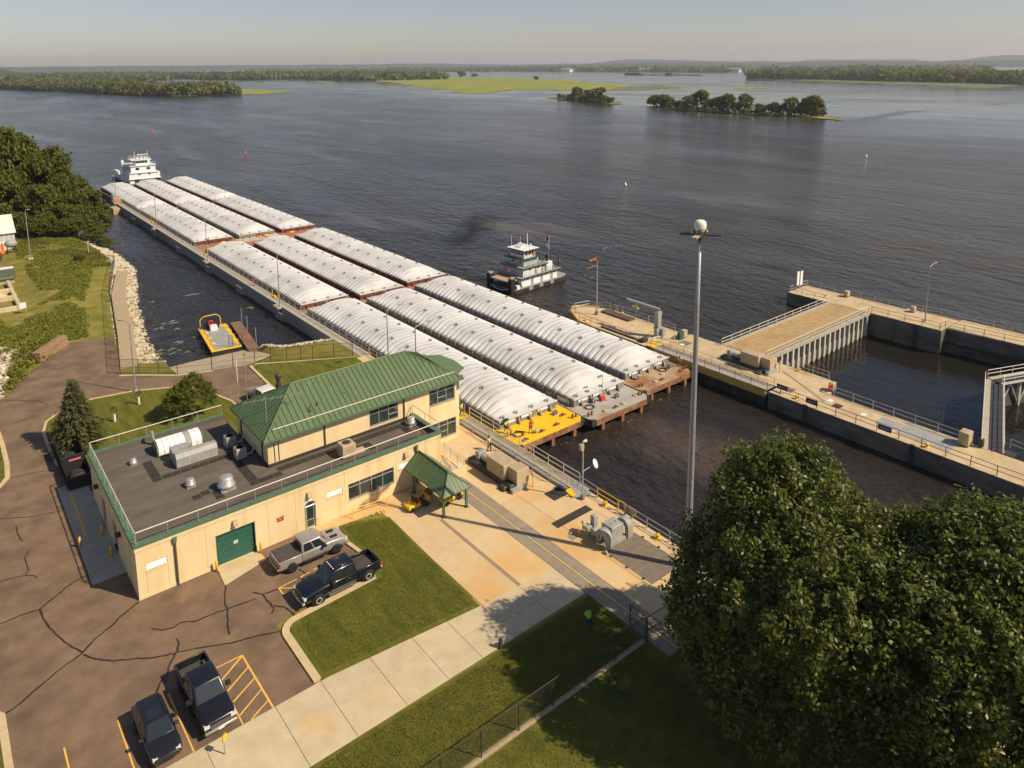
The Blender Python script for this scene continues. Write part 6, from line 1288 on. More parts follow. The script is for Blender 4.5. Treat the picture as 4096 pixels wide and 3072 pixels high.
# ================================================================ fences
LINK = {}
def fence(pts, label, h=2.2, sp=3.0, arms=False, mid=False, gate=None):
    P = [Vector((p[0], p[1], p[2] if len(p) > 2 else 0.)) for p in pts]; T = thing('chain_link_fence', label, 'fence', tuple(P[0]))
    for a, c in zip(P, P[1:]):
        L_ = (c-a).length; n = max(1, round(L_/sp))
        for i in range(n):
            p0, p1 = a+(c-a)*(i/n), a+(c-a)*((i+1)/n); up = Vector((0,0,h))
            MB().tube(p0, p0+up, .045 if not gate else .05).build('post', m_fence, T)
            MB().add([p0+Vector((0,0,.05)), p1+Vector((0,0,.05)), p1+up, p0+up], [(0,1,2,3)]).build('mesh_panel', m_link, T)
            MB().tube(p0+up, p1+up, .028).build('top_rail', m_fence, T)
            if mid: MB().tube(p0+up*.45, p1+up*.45, .022).build('mid_rail', m_fence, T)
            if arms: MB().tube(p0+up, p0+up+Vector((.3,-.1,.35)), .025).build('barb_arm', m_fence, T)
    MB().tube(P[-1], P[-1]+Vector((0,0,h)), .05).build('post', m_fence, T); return T
gz = lambda p: (p[0], p[1], ground_z(*p)+.02)
fence([(18.6,107.6),(21.6,125.3),gz((25.1,148)),gz((31.2,174.4))], 'chain link fence with barbed arms along the riprap bank', 2.3, 3.1, True)
fence([(18.6,107.6),(20.6,106),(22.7,104.2),(24.7,102.55),(28.8,100.95)], 'chain link fence between asphalt and boat ramp', 2.2, 3, mid=True)
fence([(28.8,100.95),(31.5,100.35),(34.3,99.5)], 'double chain link gate across the boat ramp', 2.2, 2.7, mid=True, gate=1)
fence([(34.3,99.5),(36.2,98.4),(38.1,97.2),(39.8,96.3),(41.2,95.4),(43.8,94),(46.1,92.7)], 'chain link fence across the small lawn to the guide wall', 2.2, 2.2, mid=True)
fence([(8,31.0),(34.5,30.8),(37.55,30.65)], 'chain link fence along the shaded lawn under the big trees', 2.0, 2.9)
fence([(37.56,30.65),(37.57,32.2)], 'narrow gate panel beside the esplanade fence corner', 2.0, 1.6, mid=True); fence([(37.6,30.55),(42.0,30.3),(46.0,30.2)], 'chain link fence across the end of the esplanade', 2.0, 4.4, mid=True)
fence([gz((17.2,203)),gz((19.3,202.2)),gz((22.7,186.5)),gz((31.2,175.4))], 'chain link fence on the weedy bank below the white shed', 1.9, 3.2)
for pts in ([(18.4,107.3),(20.5,105.75),(24.6,102.25),(28.8,100.7)],[(34.2,99.2),(46.2,92.4)],[(8,31.0),(37.5,30.75)]): b = MB(); ribbon(b, pts, .38, .035); struct(b.build('fence_footing', m_walk if pts[0][0] > 10 else m_dirt))
struct(MB().prism([(45.9,90.2),(47.1,90.2),(47.1,91.6),(46.2,91.9)], -.1, .06).build('landing_slab', m_conc))
# boat ramp
b = MB(); b.add([(24.9,101.6,-.02),(28.8,100.6,.0),(34.2,99.7,.0),(37.4,101,-.02),(37.3,113,-2.5),(25.2,113,-2.5)], [(0,1,2,3,4,5)]); struct(b.build('boat_ramp', m_walk))
# ---- yard at the left edge
T = thing('metal_shed', 'pale metal shed with cream roof at the left edge', 'building', (12,205,0)); 
MB().box(2,15.9,201.4,212.6,-.3,4.2).build('wall', M('ribbed_cladding', (.52,.52,.47), (.58,.58,.53), scale=1, rough=.6), T)
for i in range(14): MB().box(2.3+i*1.0,2.36+i*1.0,201.36,201.4,0,4.2).build('cladding_rib', m_mach, T)
m_crm = M('cream_roof', (.70,.66,.54), (.76,.72,.60), scale=.8, rough=.5)
MB().add([(1.6,200.9,4.15),(16.2,200.9,4.15),(16.2,207,7.6),(1.6,207,7.6),(16.2,213.1,4.15),(1.6,213.1,4.15)], [(0,1,2,3),(3,2,4,5)]).build('roof', m_crm, T); MB().add([(15.9,201.4,4.2),(15.9,212.6,4.2),(15.9,207,7.5)], [(0,1,2)]).build('gable', m_crm, T)
MB().box(12.8,14.3,201.3,201.42,0,2.3).build('door', m_white, T); MB().box(11.5,12.2,201.2,201.4,.9,1.6).build('air_unit', m_dksteel, T); MB().box(11.4,12.0,200.85,201.0,4.6,5.0).build('vent', m_mach, T)
T = thing('green_lean_to', 'low storage lean-to with green roof and white ridge at the left edge', 'shed', (9,172,0)); MB().box(2,12.5,169.6,176,-.3,1.2).build('wall', m_tan, T); MB().add([(1.8,169.2,1.0),(12.8,169.2,1.0),(12.8,172.8,2.3),(1.8,172.8,2.3)], [(0,1,2,3)]).build('roof', M('dull_green_roof', (.075,.095,.06), rough=.8), T); MB().box(1.8,12.8,172.7,174.5,2.2,2.34).build('ridge_panel', m_white, T); MB().box(1.8,12.9,174.6,177,1.7,1.8).build('blue_sheet', M('blue_sheet', (.28,.30,.36), rough=.6), T)
def bin_(y0, y1, label, h=.9):
    T = thing('block_bin', label, 'bin', (9,y0,0)); 
    for k in range(5): MB().bbox(1+k*2.0,2.96+k*2.0,y0,y0+.6,-.2,h,.05).build('concrete_block', m_walk, T)
    MB().bbox(11.0,11.6,y0,y1,-.2,h,.05).build('concrete_block', m_walk, T); return T
bin_(162,168.8,'concrete block bin with bricks below the green lean-to'); bin_(156.8,161.5,'concrete block bin holding the sand pile',.8); bin_(149.5,155.5,'weedy concrete block bin nearest the road',.7)
tag(MB().lathe((7.5,160,.0), [(3.3,-.1),(2.6,.35),(1.4,1.05),(.5,1.5),(.02,1.6)], 18).build('sand_pile', M('sand', (.62,.47,.22), (.70,.54,.27), scale=2, rough=.95), smooth=True), 'yellow sand pile in a concrete bin', 'sand')
T = thing('storage_tank', 'grey round tank on a frame beside the metal shed', 'tank', (14.6,196.5,0)); MB().ell((14.6,196.5,2.6),(1.3,.9,.9),12,8).build('tank_body', m_mach, T, True); MB().tube((13.8,196,0),(13.8,196,2.2),.08).tube((15.4,196,0),(15.4,196,2.2),.08).tube((15.4,197,0),(15.4,197,2.2),.08).tube((13.8,197,0),(13.8,197,2.2),.08).build('frame', m_fence, T)
tag(MB().add([(12.6,195.8,.6),(13.3,195.8,.6),(13.25,196.1,2.6),(12.9,196,3.1),(12.55,196.1,2.5)], [(0,1,2,3,4)]).build('orange_tarp', m_orange), 'bright orange tarp hung beside the round tank', 'tarp').modifiers.new('Solid', 'SOLIDIFY').thickness = .15
T = thing('yard_clutter', 'dark parked machine under the tank at the left edge', 'machine', (10,192,0)); bev(MB().box(8.5,12.3,190.5,193.2,.4,1.6).build('body', m_dksteel, T), .1); MB().box(8.9,10.4,190.9,192.8,1.6,2.4).build('cab', m_black, T)
T = thing('marker_board', 'small white board on a post in the weeds', 'sign', (11.6,142,0)); MB().box(11.5,11.65,141.95,142.1,0,2.2).build('post', m_wood, T); MB().box(11.05,12.0,146.6,146.7,.9,1.9).build('board', m_white, T)
T = thing('marker_post', 'thin pale post with crossbar on the bank edge', 'post', (28.2,185.8,0)); MB().tube((28.2,185.8,-.5),(28.2,185.8,2.9),.06).tube((28.2,185.8,2.85),(28.7,185.8,2.85),.05).build('post', m_railw, T)
struct(MB().box(24.8,30.5,175.6,176.4,-.6,.12).build('concrete_sill', m_walk))
# timber stacks
def timbers(p, q, rows, label, w_=.34):
    a, c = Vector((*p,0)), Vector((*q,0)); d = (c-a); L_ = d.length; rz = math.atan2(d.y, d.x); T = thing('timber_stack', label, 'timber', (*p,0), rz)
    for z in range(rows):
        for k in range(4 if z % 2 == 0 else 3): MB().bbox(random.uniform(0,.3),L_-random.uniform(0,.4),k*.42,k*.42+w_,z*.4,z*.4+w_,.02).build('timber', m_wood, T, local=True)
timbers((10.7,119.3),(15.1,125.3),4,'tall stack of long timbers at the edge of the asphalt'); timbers((7.9,120.6),(10.3,124.5),1,'low stack of short timbers left of the tall one')
# ================================================================ vegetation
def quads_mesh(name, C, U, V, mat=None):
    # C centres, U,V half axes (n,3): a leaf is a folded four point blade
    n = len(C); P = np.empty((n, 4, 3)); P[:,0] = C-U; P[:,1] = C-V*.55; P[:,2] = C+U; P[:,3] = C+V*.55
    me = bpy.data.meshes.new(name); me.vertices.add(n*4); me.loops.add(n*4); me.polygons.add(n)
    me.vertices.foreach_set('co', P.reshape(-1).astype(np.float32)); me.loops.foreach_set('vertex_index', np.arange(n*4, dtype=np.int32))
    me.polygons.foreach_set('loop_start', np.arange(0, n*4, 4, dtype=np.int32)); me.polygons.foreach_set('loop_total', np.full(n, 4, np.int32))
    me.update(calc_edges=True)
    if mat: me.materials.append(mat)
    return me
def rdir(n): v = rng.normal(size=(n,3)); return v/np.linalg.norm(v, axis=1)[:,None]
def leaves(C, N, size, aspect=.6, tilt=.9):
    n = len(C); nn = N+tilt*rng.normal(size=(n,3)); nn /= np.linalg.norm(nn, axis=1)[:,None]
    a = np.cross(nn, rdir(n)); a /= np.linalg.norm(a, axis=1)[:,None]+1e-9; b_ = np.cross(nn, a); s = size*rng.uniform(.65, 1.35, n)
    return C, a*s[:,None], b_*(s*aspect*1.6)[:,None]
def crown(name, lobes, n_clump, per, csize, lsize, mat, vert=1.3, inner=.25):
    # lobes: (centre, radii); clumps sit on and just under their surfaces, leaves round each clump
    CC, NN = [], []; w_ = np.array([r[0]*r[1]+r[2]*r[0] for _, r in lobes]); w_ = w_/w_.sum()
    for (c, r), k in zip(lobes, (w_*n_clump).astype(int)+1):
        d = rdir(k); d[:,2] = np.where(d[:,2] < -.55, -d[:,2], d[:,2]); q = rng.uniform(.78, 1.04, k); q = np.where(rng.random(k) < inner, rng.uniform(.35, .8, k), q)
        p = np.array(c)+d*np.array(r)*q[:,None]; ok = np.ones(k, bool)
        for (c2, r2) in lobes:
            if c2 is c: continue
            ok &= (((p-np.array(c2))/np.array(r2))**2).sum(1) > .62
        CC.append(p[ok]); NN.append(d[ok])
    CC = np.concatenate(CC); NN = np.concatenate(NN); k = len(CC); cs = csize*rng.uniform(.6, 1.35, k)
    idx = np.repeat(np.arange(k), per); o = rng.normal(size=(k*per,3)); o /= np.linalg.norm(o, axis=1)[:,None]; o *= rng.random(k*per)[:,None]**.45; o[:,2] *= vert
    C = CC[idx]+o*cs[idx][:,None]; N = o*.8+NN[idx]*.5+np.array([0,0,.35])
    return quads_mesh(name, *leaves(C, N, lsize), mat)
def trunk(b, base, top, r, limbs, spread, seed):
    rs = random.Random(seed); base, top = Vector(base), Vector(top); p = base; 
    for i in range(5):
        q = base.lerp(top, (i+1)/5)+Vector((rs.uniform(-.15,.15), rs.uniform(-.15,.15), 0)); b.tube(p, q, r*(1-.16*i), 8, r*(1-.16*(i+1)), False); p = q
    for i in range(limbs):
        t_ = .3+.65*i/limbs; s = base.lerp(top, t_); a = rs.uniform(0, 6.28); e_ = s+Vector((math.cos(a)*spread*(1.1-t_*.5), math.sin(a)*spread*(1.1-t_*.5), spread*rs.uniform(.35,.8)))
        m_ = s.lerp(e_, .5)+Vector((0,0,.3)); b.tube(s, m_, r*.42*(1.2-t_), 6, r*.28*(1.2-t_), False); b.tube(m_, e_, r*.28*(1.2-t_), 5, r*.06, False)
    return b
def big_tree(x, y, h, lobes, label, seed):
    T = thing('maple_tree', label, 'tree', (x,y,0), 0, 'big maples at the lower right'); trunk(MB(), (0,0,-.2), (0,0,h*.72), .42, 14, 5.2, seed).build('trunk', m_bark, T, local=True)
    obj('crown', crown('crown', lobes, 3300, 78, .64, .15, m_leaf, 1.45, .36), m_leaf, T, True)
big_tree(40.6,21.4,17, [((0,0,8.2),(7.6,7.2,6.6)),((1.0,1.6,12.6),(4.8,4.3,4.3)),((-3.0,1.5,7.0),(4.4,4.8,5.4)),((3.4,.8,9.2),(4.8,4.6,5.0)),((-2.4,-3.2,9.8),(4.8,4.4,4.8)),((-2.5,-1.0,3.8),(4.8,5.0,3.4)),((2.5,1.5,4.0),(5.0,5.0,3.4)),((3.0,-4.5,6.0),(5,5,5.5)),((2.6,-5.4,9.6),(4.2,4.4,4.8))], 'big dark maple beside the tall mast, left of the pair', 3)
big_tree(44.2,11.2,16.5, [((0,0,8.4),(7.6,7.2,6.4)),((1.0,.4,12.3),(4.8,4.8,4.2)),((-3.5,2.2,9.0),(4.6,4.4,4.8)),((2.0,3.6,9.4),(4.6,4.2,4.8)),((-1.5,.5,4.0),(6.2,6.0,3.6)),((2.5,3.5,4.0),(4.8,4.8,3.4))], 'big maple at the right edge, right of the pair', 4)
# bank trees from three shared crowns
def proto(seed, n=420, per=42, cs=.95, ls=.34, mat=m_leaf2):
    rs = np.random.default_rng(seed); lobes = [((0,0,.55*10),(4.4,4.2,4.6))]
    for k in range(7): a = k*.9+seed; lobes.append(((math.cos(a)*2.9, math.sin(a)*2.9, 3.0+.95*k), (2.3+.3*rs.random(), 2.3, 1.9+.4*rs.random())))
    me = crown('crown', lobes, n, per, cs, ls, mat, .8, .2); tb_ = trunk(MB(), (0,0,-1.2), (0,0,7.6), .34, 9, 3.2, seed).mesh('trunk', True); return me, tb_
PR = [proto(s) for s in (11,12,13)]
def bank_tree(x, y, h, r, label, i, z=None, group='trees on the upstream bank', name='bank_tree', protos=None, mat=m_leaf2):
    pr_ = (protos or PR); me, tk = pr_[i % len(pr_)]; z = (ground_z(x, y) if z is None else z); T = thing(name, label, 'tree', (x,y,max(z,WZ)), rng.uniform(0,6.28), group)
    c = obj('crown', me, mat, T, True); c.scale = (r/5.0, r/5.0, h/10.6); k = obj('trunk', tk, m_bark, T, True); k.scale = (r/5.6, r/5.6, h/10.6); return T
for i, (x, y, h, r, l) in enumerate([(12.5,240,28.2,8.8,'tallest bank tree at the left edge of the picture'),(20.5,238,26.0,8.0,'tall bank tree just right of the tallest one'),(8,228,24,8.5,'tall bank tree cut by the left edge'),(26.5,229,21.3,6.6,'middle sized bank tree on the right slope of the clump'),(31,223,16.8,5.6,'bank tree leaning toward the water above the pool'),(34.0,217,12.2,4.8,'outermost bank tree overhanging the channel'),(16,221,16.5,6.0,'dark lower bank tree behind the metal shed'),(24,216,12.5,5.2,'low dense bank tree at the foot of the clump'),(30,212,9.0,4.4,'bushy bank tree above the pale riprap end')]): bank_tree(x, y, h, r, l, i)
for i, (x, y, h, r, l) in enumerate([(32.6,205.5,4.4,2.9,'dark shrub at the water end of the bank'),(27.5,207.5,5.0,3.4,'round shrub below the bank trees'),(21.5,209.5,5.6,3.6,'bright shrub beside the tall plain pole'),(17.6,212,6.5,3.4,'shrub at the corner of the metal shed'),(34.0,200.5,2.4,1.9,'small shrub hanging over the pool edge'),(25.2,178.2,1.6,1.1,'small dark shrub at the bank fence')]): bank_tree(x, y, h, r, l, i+1, name='shrub', group='shrubs on the bank')
# spruce
def spruce(x, y, h, r, label):
    T = thing('spruce_tree', label, 'tree', (x,y,.05)); MB().tube((0,0,0),(0,0,h*.95),.17,8,.03).build('trunk', m_bark, T, local=True); C, U, V = [], [], []
    for k in range(22):
        z = .5+(h-.7)*(k/21)**.92; rr = r*(1-(z/h))**.8+.18; nb = max(6, int(15*(1-z/h))+6)
        for j in range(nb):
            a = j*6.283/nb+k*.77+rng.uniform(-.15,.15); L_ = rr*rng.uniform(.72,1.12); ns = int(18*L_/r)+6
            for s in range(ns):
                t_ = (s+.5)/ns; p = np.array([math.cos(a)*L_*t_, math.sin(a)*L_*t_, z-.32*L_*t_*t_+.06*t_]); wd = (.50*(1-t_)+.16)
                for m_ in range(3):
                    off = rng.normal(size=3)*np.array([wd*.5,wd*.5,.07]); u = np.array([math.cos(a),math.sin(a),-.25])*.22+rng.normal(size=3)*.06; v = np.cross(u, [0,0,1]); v = v/(np.linalg.norm(v)+1e-9)*.11+rng.normal(size=3)*.03
                    C.append(p+off); U.append(u); V.append(v)
    obj('crown', quads_mesh('crown', np.array(C), np.array(U), np.array(V), m_spruce), m_spruce, T, True)
spruce(10.6,89.2,7.7,3.3,'bushy spruce at the corner of the small lawn')
T = thing('crab_apple_tree', 'dense round tree beside the lawn kerb behind the flat roof', 'tree', (22.4,88.2,.05)); trunk(MB(), (0,0,-.1), (0,0,2.6), .16, 9, 1.5, 5).build('trunk', m_bark, T, local=True)
obj('crown', crown('crown', [((0,0,2.5),(2.7,2.5,1.9)),((-1.4,.3,2.0),(1.6,1.6,1.4)),((1.3,-.2,2.3),(1.7,1.6,1.5)),((.6,.6,3.6),(1.6,1.5,1.2)),((.9,1.0,4.3),(.8,.8,.6))], 420, 46, .36, .12, m_leaf2, 1.0, .2), m_leaf2, T, True)
for x, y, l in ((18.35,95.9,'young sapling with white guard near the kerb lamp'),(15.0,92.8,'young sapling with white guard in the middle of the small lawn')):
    T = thing('sapling', l, 'tree', (x,y,.08)); MB().box(-.09,.09,-.09,.09,0,.95).build('tree_guard', m_white, T, local=True); MB().tube((0,0,0),(0,0,1.6),.025).build('stem', m_bark, T, local=True); MB().box(-.22,-.17,-.03,.03,0,1.3).build('stake', m_wood, T, local=True)
    obj('crown', crown('crown', [((0,0,1.5),(.35,.35,.35))], 14, 14, .15, .06, m_leaf2), m_leaf2, T, True)
# weeds and tall grass on the bank
n = 42000; P = np.stack([rng.uniform(4, 34, n), rng.uniform(127, 212, n)], 1); d = pl_dist(P, WP)*np.where(in_poly(P, WP), -1, 1)
den = vnoise(P, .13, 21)*.6+vnoise(P, .4, 22)*.4; fx = np.interp(P[:,1], [107,125,148,174,205], [18.6,21.6,25.1,31.2,33])
mow = (P[:,0] > fx-4.2) & (P[:,1] < 172) | ((P[:,0] < 15.5) & (P[:,0] > 12) & (P[:,1] > 150)) | ((P[:,0] < 12.6) & (P[:,1] > 148))
ok = (d > 4.2) & (den > .36) & ~mow & (P[:,0] < np.where(P[:,1] < 174, fx-.3, 40)); P = P[ok]; z = height(P); per = 5; idx = np.repeat(np.arange(len(P)), per)
hh = (.12+.8*(den[ok]-.4))[idx]*rng.uniform(.4, 1.3, len(idx))*(.7+.6*(vnoise(P, .08, 30))[idx])
C = np.stack([P[idx,0]+rng.normal(0,.25,len(idx)), P[idx,1]+rng.normal(0,.25,len(idx)), z[idx]+hh*.75], 1); N = rng.normal(size=C.shape)*.6+np.array([.2,-.5,.7])
stuff(tag(obj('bank_weeds', quads_mesh('bank_weeds', *leaves(C, N, .22), m_weed), m_weed), 'rough green and brown weeds covering the bank', 'weeds'))
n = 500; P = np.stack([rng.uniform(5,13,n), rng.uniform(109,129,n)],1); P = P[(P[:,0] > 5.3+.2*(P[:,1]-109.5)) & (P[:,1] > 110+(P[:,0]-5.6)*1.75)]; 
idx = np.repeat(np.arange(len(P)), 12); C = np.stack([P[idx,0]+rng.normal(0,.3,len(idx)), P[idx,1]+rng.normal(0,.3,len(idx)), rng.uniform(0,.9,len(idx))],1)
stuff(tag(obj('road_edge_weeds', quads_mesh('road_edge_weeds', *leaves(C, rng.normal(size=C.shape)+np.array([0,0,.6]), .22), m_weed), m_weed), 'weeds along the edge of the asphalt', 'weeds'))
# grass blades as low tufts on the nearer lawns
def tufts(name, label, poly, n, z, s, mat):
    poly = np.array(poly); lo, hi = poly.min(0), poly.max(0); P = rng.uniform(lo, hi, (n,2)); P = P[in_poly(P, poly)]; C = np.column_stack([P, np.full(len(P), z)+rng.uniform(.0,.05,len(P))])
    nn = rng.normal(size=C.shape)*.5+np.array([0,-.3,1.0]); stuff(tag(obj(name, quads_mesh(name, *leaves(C, nn, s), mat), mat), label, 'grass'))
m_tuft = leafmat('grass_blades', (.075,.095,.013), (.20,.18,.034), .25, .9)
tufts('lawn_grass_blades', 'short grass of the lawn between trucks and esplanade', [(26.6,56.8),(27.65,56.7),(30.4,55.3),(30.1,41.5),(18.1,42.8),(18.1,47.6),(18.9,48.6),(26,48.8),(27,50.2),(26.8,53.2)], 42000, .085, .045, m_tuft); tufts('lawn_grass_blades', 'short grass of the lawn between sidewalk and fence', [(14,31.3),(37.4,31.1),(37.4,36.3),(14,36.6)], 36000, .012, .045, m_tuft); tufts('lawn_grass_blades', 'short grass under and before the big trees', [(12,16),(36,16),(37,30.4),(12,30.5)], 36000, .01, .045, m_tuft)

# ---- riprap stones
def stone_mesh(s):
    rs = random.Random(s); V = []; ph = (1+5**.5)/2
    for p in [(-1,ph,0),(1,ph,0),(-1,-ph,0),(1,-ph,0),(0,-1,ph),(0,1,ph),(0,-1,-ph),(0,1,-ph),(ph,0,-1),(ph,0,1),(-ph,0,-1),(-ph,0,1)]: q = Vector(p).normalized()*rs.uniform(.68,1.15); V.append((q.x*1.15, q.y*.9, q.z*.62))
    F = [(0,11,5),(0,5,1),(0,1,7),(0,7,10),(0,10,11),(1,5,9),(5,11,4),(11,10,2),(10,7,6),(7,1,8),(3,9,4),(3,4,2),(3,2,6),(3,6,8),(3,8,9),(4,9,5),(2,4,11),(6,2,10),(8,6,7),(9,8,1)]
    return V, F
SM = [stone_mesh(s) for s in range(7)]
def stones(spots, label, name='riprap', near=(0,0)):
    # spots: (x,y,z,size); the 300 largest in view are single stones, the rest one heap
    spots = sorted(spots, key=lambda p: math.hypot(p[0]-near[0], p[1]-near[1])-p[3]*60); T = thing(name, label, 'stones', (spots[0][0], spots[0][1], WZ)); mes = []
    for V, F in SM: mes.append(MB().add(V, F).mesh('stone'))
    rest = MB()
    for i, (x, y, z, s) in enumerate(spots):
        rz = random.uniform(0, 6.28)
        if i < 300: o = obj('stone', mes[i % 7], m_rock, T, True); o.location = (x-T.location.x, y-T.location.y, z-WZ); o.scale = (s,s,s); o.rotation_euler = (random.uniform(-.4,.4), random.uniform(-.4,.4), rz)
        else:
            V, F = SM[i % 7]; c_, s_ = math.cos(rz), math.sin(rz); rest.add([(x+s*(v[0]*c_-v[1]*s_), y+s*(v[0]*s_+v[1]*c_), z+s*v[2]) for v in V], F)
    if rest.v: stuff(rest.build('stone_heap', m_rock, T))
sp = []; P = np.column_stack([rng.uniform(17, 38, 26000), rng.uniform(107, 206, 26000)]); d = pl_dist(P, WP)*np.where(in_poly(P, WP), -1, 1)
k = (d > -.7) & (d < 4.3) & ((P[:,1] > 114.5) | (P[:,0] < 25)) ; P = P[k]; z = height(P)
for (x, y), zz in list(zip(P, z))[:3000]: sp.append((float(x), float(y), float(zz)+.06, random.choice((.13,.17,.2,.24,.3,.38))))
stones(sp, 'pale riprap stones lining the side pool bank')
sp = []; P = np.column_stack([rng.uniform(36.5, 47.2, 6000), rng.uniform(98, 112, 6000)]); d = pl_dist(P, WP)*np.where(in_poly(P, WP), -1, 1); k = (d > -.6) & (d < 4.8) & ~((P[:,0] < 38.2) & (P[:,1] > 106)); P = P[k]; z = height(P)
for (x, y), zz in list(zip(P, z))[:800]: sp.append((float(x), float(y), float(zz)+.06, random.choice((.14,.18,.24,.32))))
stones(sp, 'pale riprap stones below the small lawn by the guide wall')
sp = []
for _ in range(700):
    x, y = random.uniform(1.5,9.6), random.uniform(108,129)
    if x < 5.2+.19*(y-109.5): sp.append((x, y, .1+.5*max(0,1-abs(x-4)/5)*random.random(), random.uniform(.18,.5)))
stones(sp, 'heap of pale rubble beside the road at the left edge', 'rubble_heap')
b = MB(); pts = [(20.0,109.5),(22.8,125.2),(26.4,148),(30.6,165)]
for a, c in zip(pts, pts[1:]): b.add([(a[0]-1.0,a[1],.03),(a[0]+1.3,a[1],.0),(c[0]+1.3,c[1],.0),(c[0]-1.0,c[1],.03)], [(0,1,2,3)])
struct(b.build('bank_path', m_dirt))
# ---- floating weed in the side pool
def blob(cx_, cy_, rx, ry, rot, n=16):
    return [(cx_+rx*q*math.cos(a)*math.cos(rot)-ry*q*math.sin(a)*math.sin(rot), cy_+rx*q*math.cos(a)*math.sin(rot)+ry*q*math.sin(a)*math.cos(rot)) for a, q in ((2*math.pi*i/n, random.uniform(.45,1.15)) for i in range(n))]
m_weedf = M('duckweed', (.14,.19,.03), (.22,.25,.06), scale=2, rough=.7); m_weedp = M('pale_weed', (.24,.25,.17), (.30,.30,.22), scale=2, rough=.7); b = MB(); b2 = MB()
for i, (x, y, r_) in enumerate([(39.2,146.2,1.7),(44.3,130.8,.9),(31.7,146.3,.5),(28.8,138.1,.7),(31.3,132.1,1.0),(29.1,130.2,.7),(31.6,127.7,.6),(32.7,122.2,.5),(29.8,121,.7),(27,118.9,1.0),(25.9,117.6,.9),(28.7,116.8,1.0)]):
    for _ in range(3 if i else 1): (b if i in (0,1,9,10,11) else b2).poly([(p[0],p[1],WZ+.012+.001*i) for p in blob(x+random.uniform(-r_,r_)*(i > 0), y+random.uniform(-r_,r_)*.8*(i > 0), r_*random.uniform(.5,1.0), r_*.3, random.uniform(-.3,.5))])
stuff(tag(b.build('duckweed', m_weedf), 'bright green duckweed patches floating in the side pool', 'water weed')); stuff(tag(b2.build('pondweed', m_weedp), 'pale weed streaks floating in the side pool', 'water weed'))
# ---- foam where the boats churn the river
fm = MB()
for cx_, cy_, rx, ry, n in ((128.9,119.4,5,1.6,12),(72.5,58.2,.8,.2,4),(65.5,56.9,1.0,.2,4),(55.5,58.0,1.2,.2,6),(107,104,3,1.5,6)):
    for _ in range(n): s = random.uniform(.15,.6)*(.4 if rx < 2 else 1); fm.poly([(p[0],p[1],WZ+.02) for p in blob(cx_+random.gauss(0,rx*.5), cy_+random.gauss(0,ry*.5), s*1.6, s*.16, random.uniform(.3,1.1), 8)])
stuff(tag(fm.build('foam', m_foam), 'streaks of white foam on the churned water', 'foam'))

# ================================================================ islands, marsh, far shores, hills
def wobble(pts, amp, n=6, seed=1):
    out = []; rs = random.Random(seed)
    for a, c in zip(pts, pts[1:]+pts[:1]):
        for k in range(n): t_ = k/n; out.append((a[0]+(c[0]-a[0])*t_+rs.uniform(-amp,amp)*(k > 0), a[1]+(c[1]-a[1])*t_+rs.uniform(-amp,amp)*(k > 0)))
    return out
def flat(name, pts, z, mat, amp=6, seed=1): return struct(MB().poly([(p[0],p[1],z) for p in wobble(pts, amp, 7, seed)]).build(name, mat))
flat('marsh', [(925,1510),(860,1360),(704,950),(775,985),(850,1032),(900,950),(955,895),(1060,960),(1169,1020),(1320,1290),(1500,1560),(1673,2033),(1700,2400),(1400,2300),(1132,2040)], WZ+.25, m_marsh, 22)
flat('marsh', [(946,1930),(1000,2140),(985,2160),(925,1960)], WZ+.22, m_marsh, 8); flat('marsh', [(1117,734),(1208,835),(1290,800),(1210,745)], WZ+.22, m_marsh, 14); flat('marsh', [(1549,640),(1830,1120),(1900,1000),(1640,480),(1415,440)], WZ+.2, M('wet_marsh', (.10,.115,.035), (.17,.165,.06), scale=.015, rough=.6, col3=(.07,.075,.05), scale3=.01), 25)
flat('marsh', [(440,1190),(540,1270),(560,1450),(470,1420)], WZ+.3, m_marsh, 8); flat('island', [(150,2080),(236,1690),(300,1300),(322,1222),(446,1212),(540,1450),(480,1700),(400,2300),(220,2500)], WZ+.4, m_marsh, 8, 2)
mb = MB()
for _ in range(60):
    x, y = random.uniform(960,1330), random.uniform(830,1120)
    if abs((y-870)-(x-960)*.75) < 130: mb.poly([(p[0],p[1],WZ+.2+.01*_/60) for p in blob(x, y, random.uniform(12,55), random.uniform(4,12), R(-48), 14)])
for _ in range(50):
    t_ = random.random(); x, y = 1420+480*t_+random.gauss(0,90), 420+700*t_+random.gauss(0,60); mb.poly([(p[0],p[1],WZ+.23+.01*_/50) for p in blob(x, y, random.uniform(15,70), random.uniform(4,11), R(-52), 14)])
struct(mb.build('marsh', m_marsh))
m_shore = M('island_ground', (.10,.105,.03), (.17,.15,.05), scale=.05, rough=.95)
flat('island', [(668,738),(640,640),(606,574),(622,566),(650,590),(684,735)], WZ+.4, m_shore, 3, 3); flat('island', [(602,512),(570,430),(559,345),(570,312),(556,280),(590,300),(600,350),(612,430),(620,505)], WZ+.4, m_shore, 3, 4); flat('marsh', [(575,318),(552,276),(566,285),(592,312)], WZ+.46, m_marsh, 2, 5); flat('marsh', [(606,572),(622,560),(630,575),(620,590)], WZ+.46, m_marsh, 2, 6)
PI_ = [proto(s, 150, 16, 1.5, .85, m_leaf3) for s in (21,22,23)]
def itree(x, y, h, r, label, i, grp): bank_tree(x, y, h, r, label, i, WZ+.3, grp, 'island_tree', PI_, m_leaf3)
D2 = ['leftmost lone shrub','low tree left of centre','tall forked tree left of centre','low bush in the gap','broad tall tree right of centre','highest tree','low tree right of the highest one','small tree at the right tip']
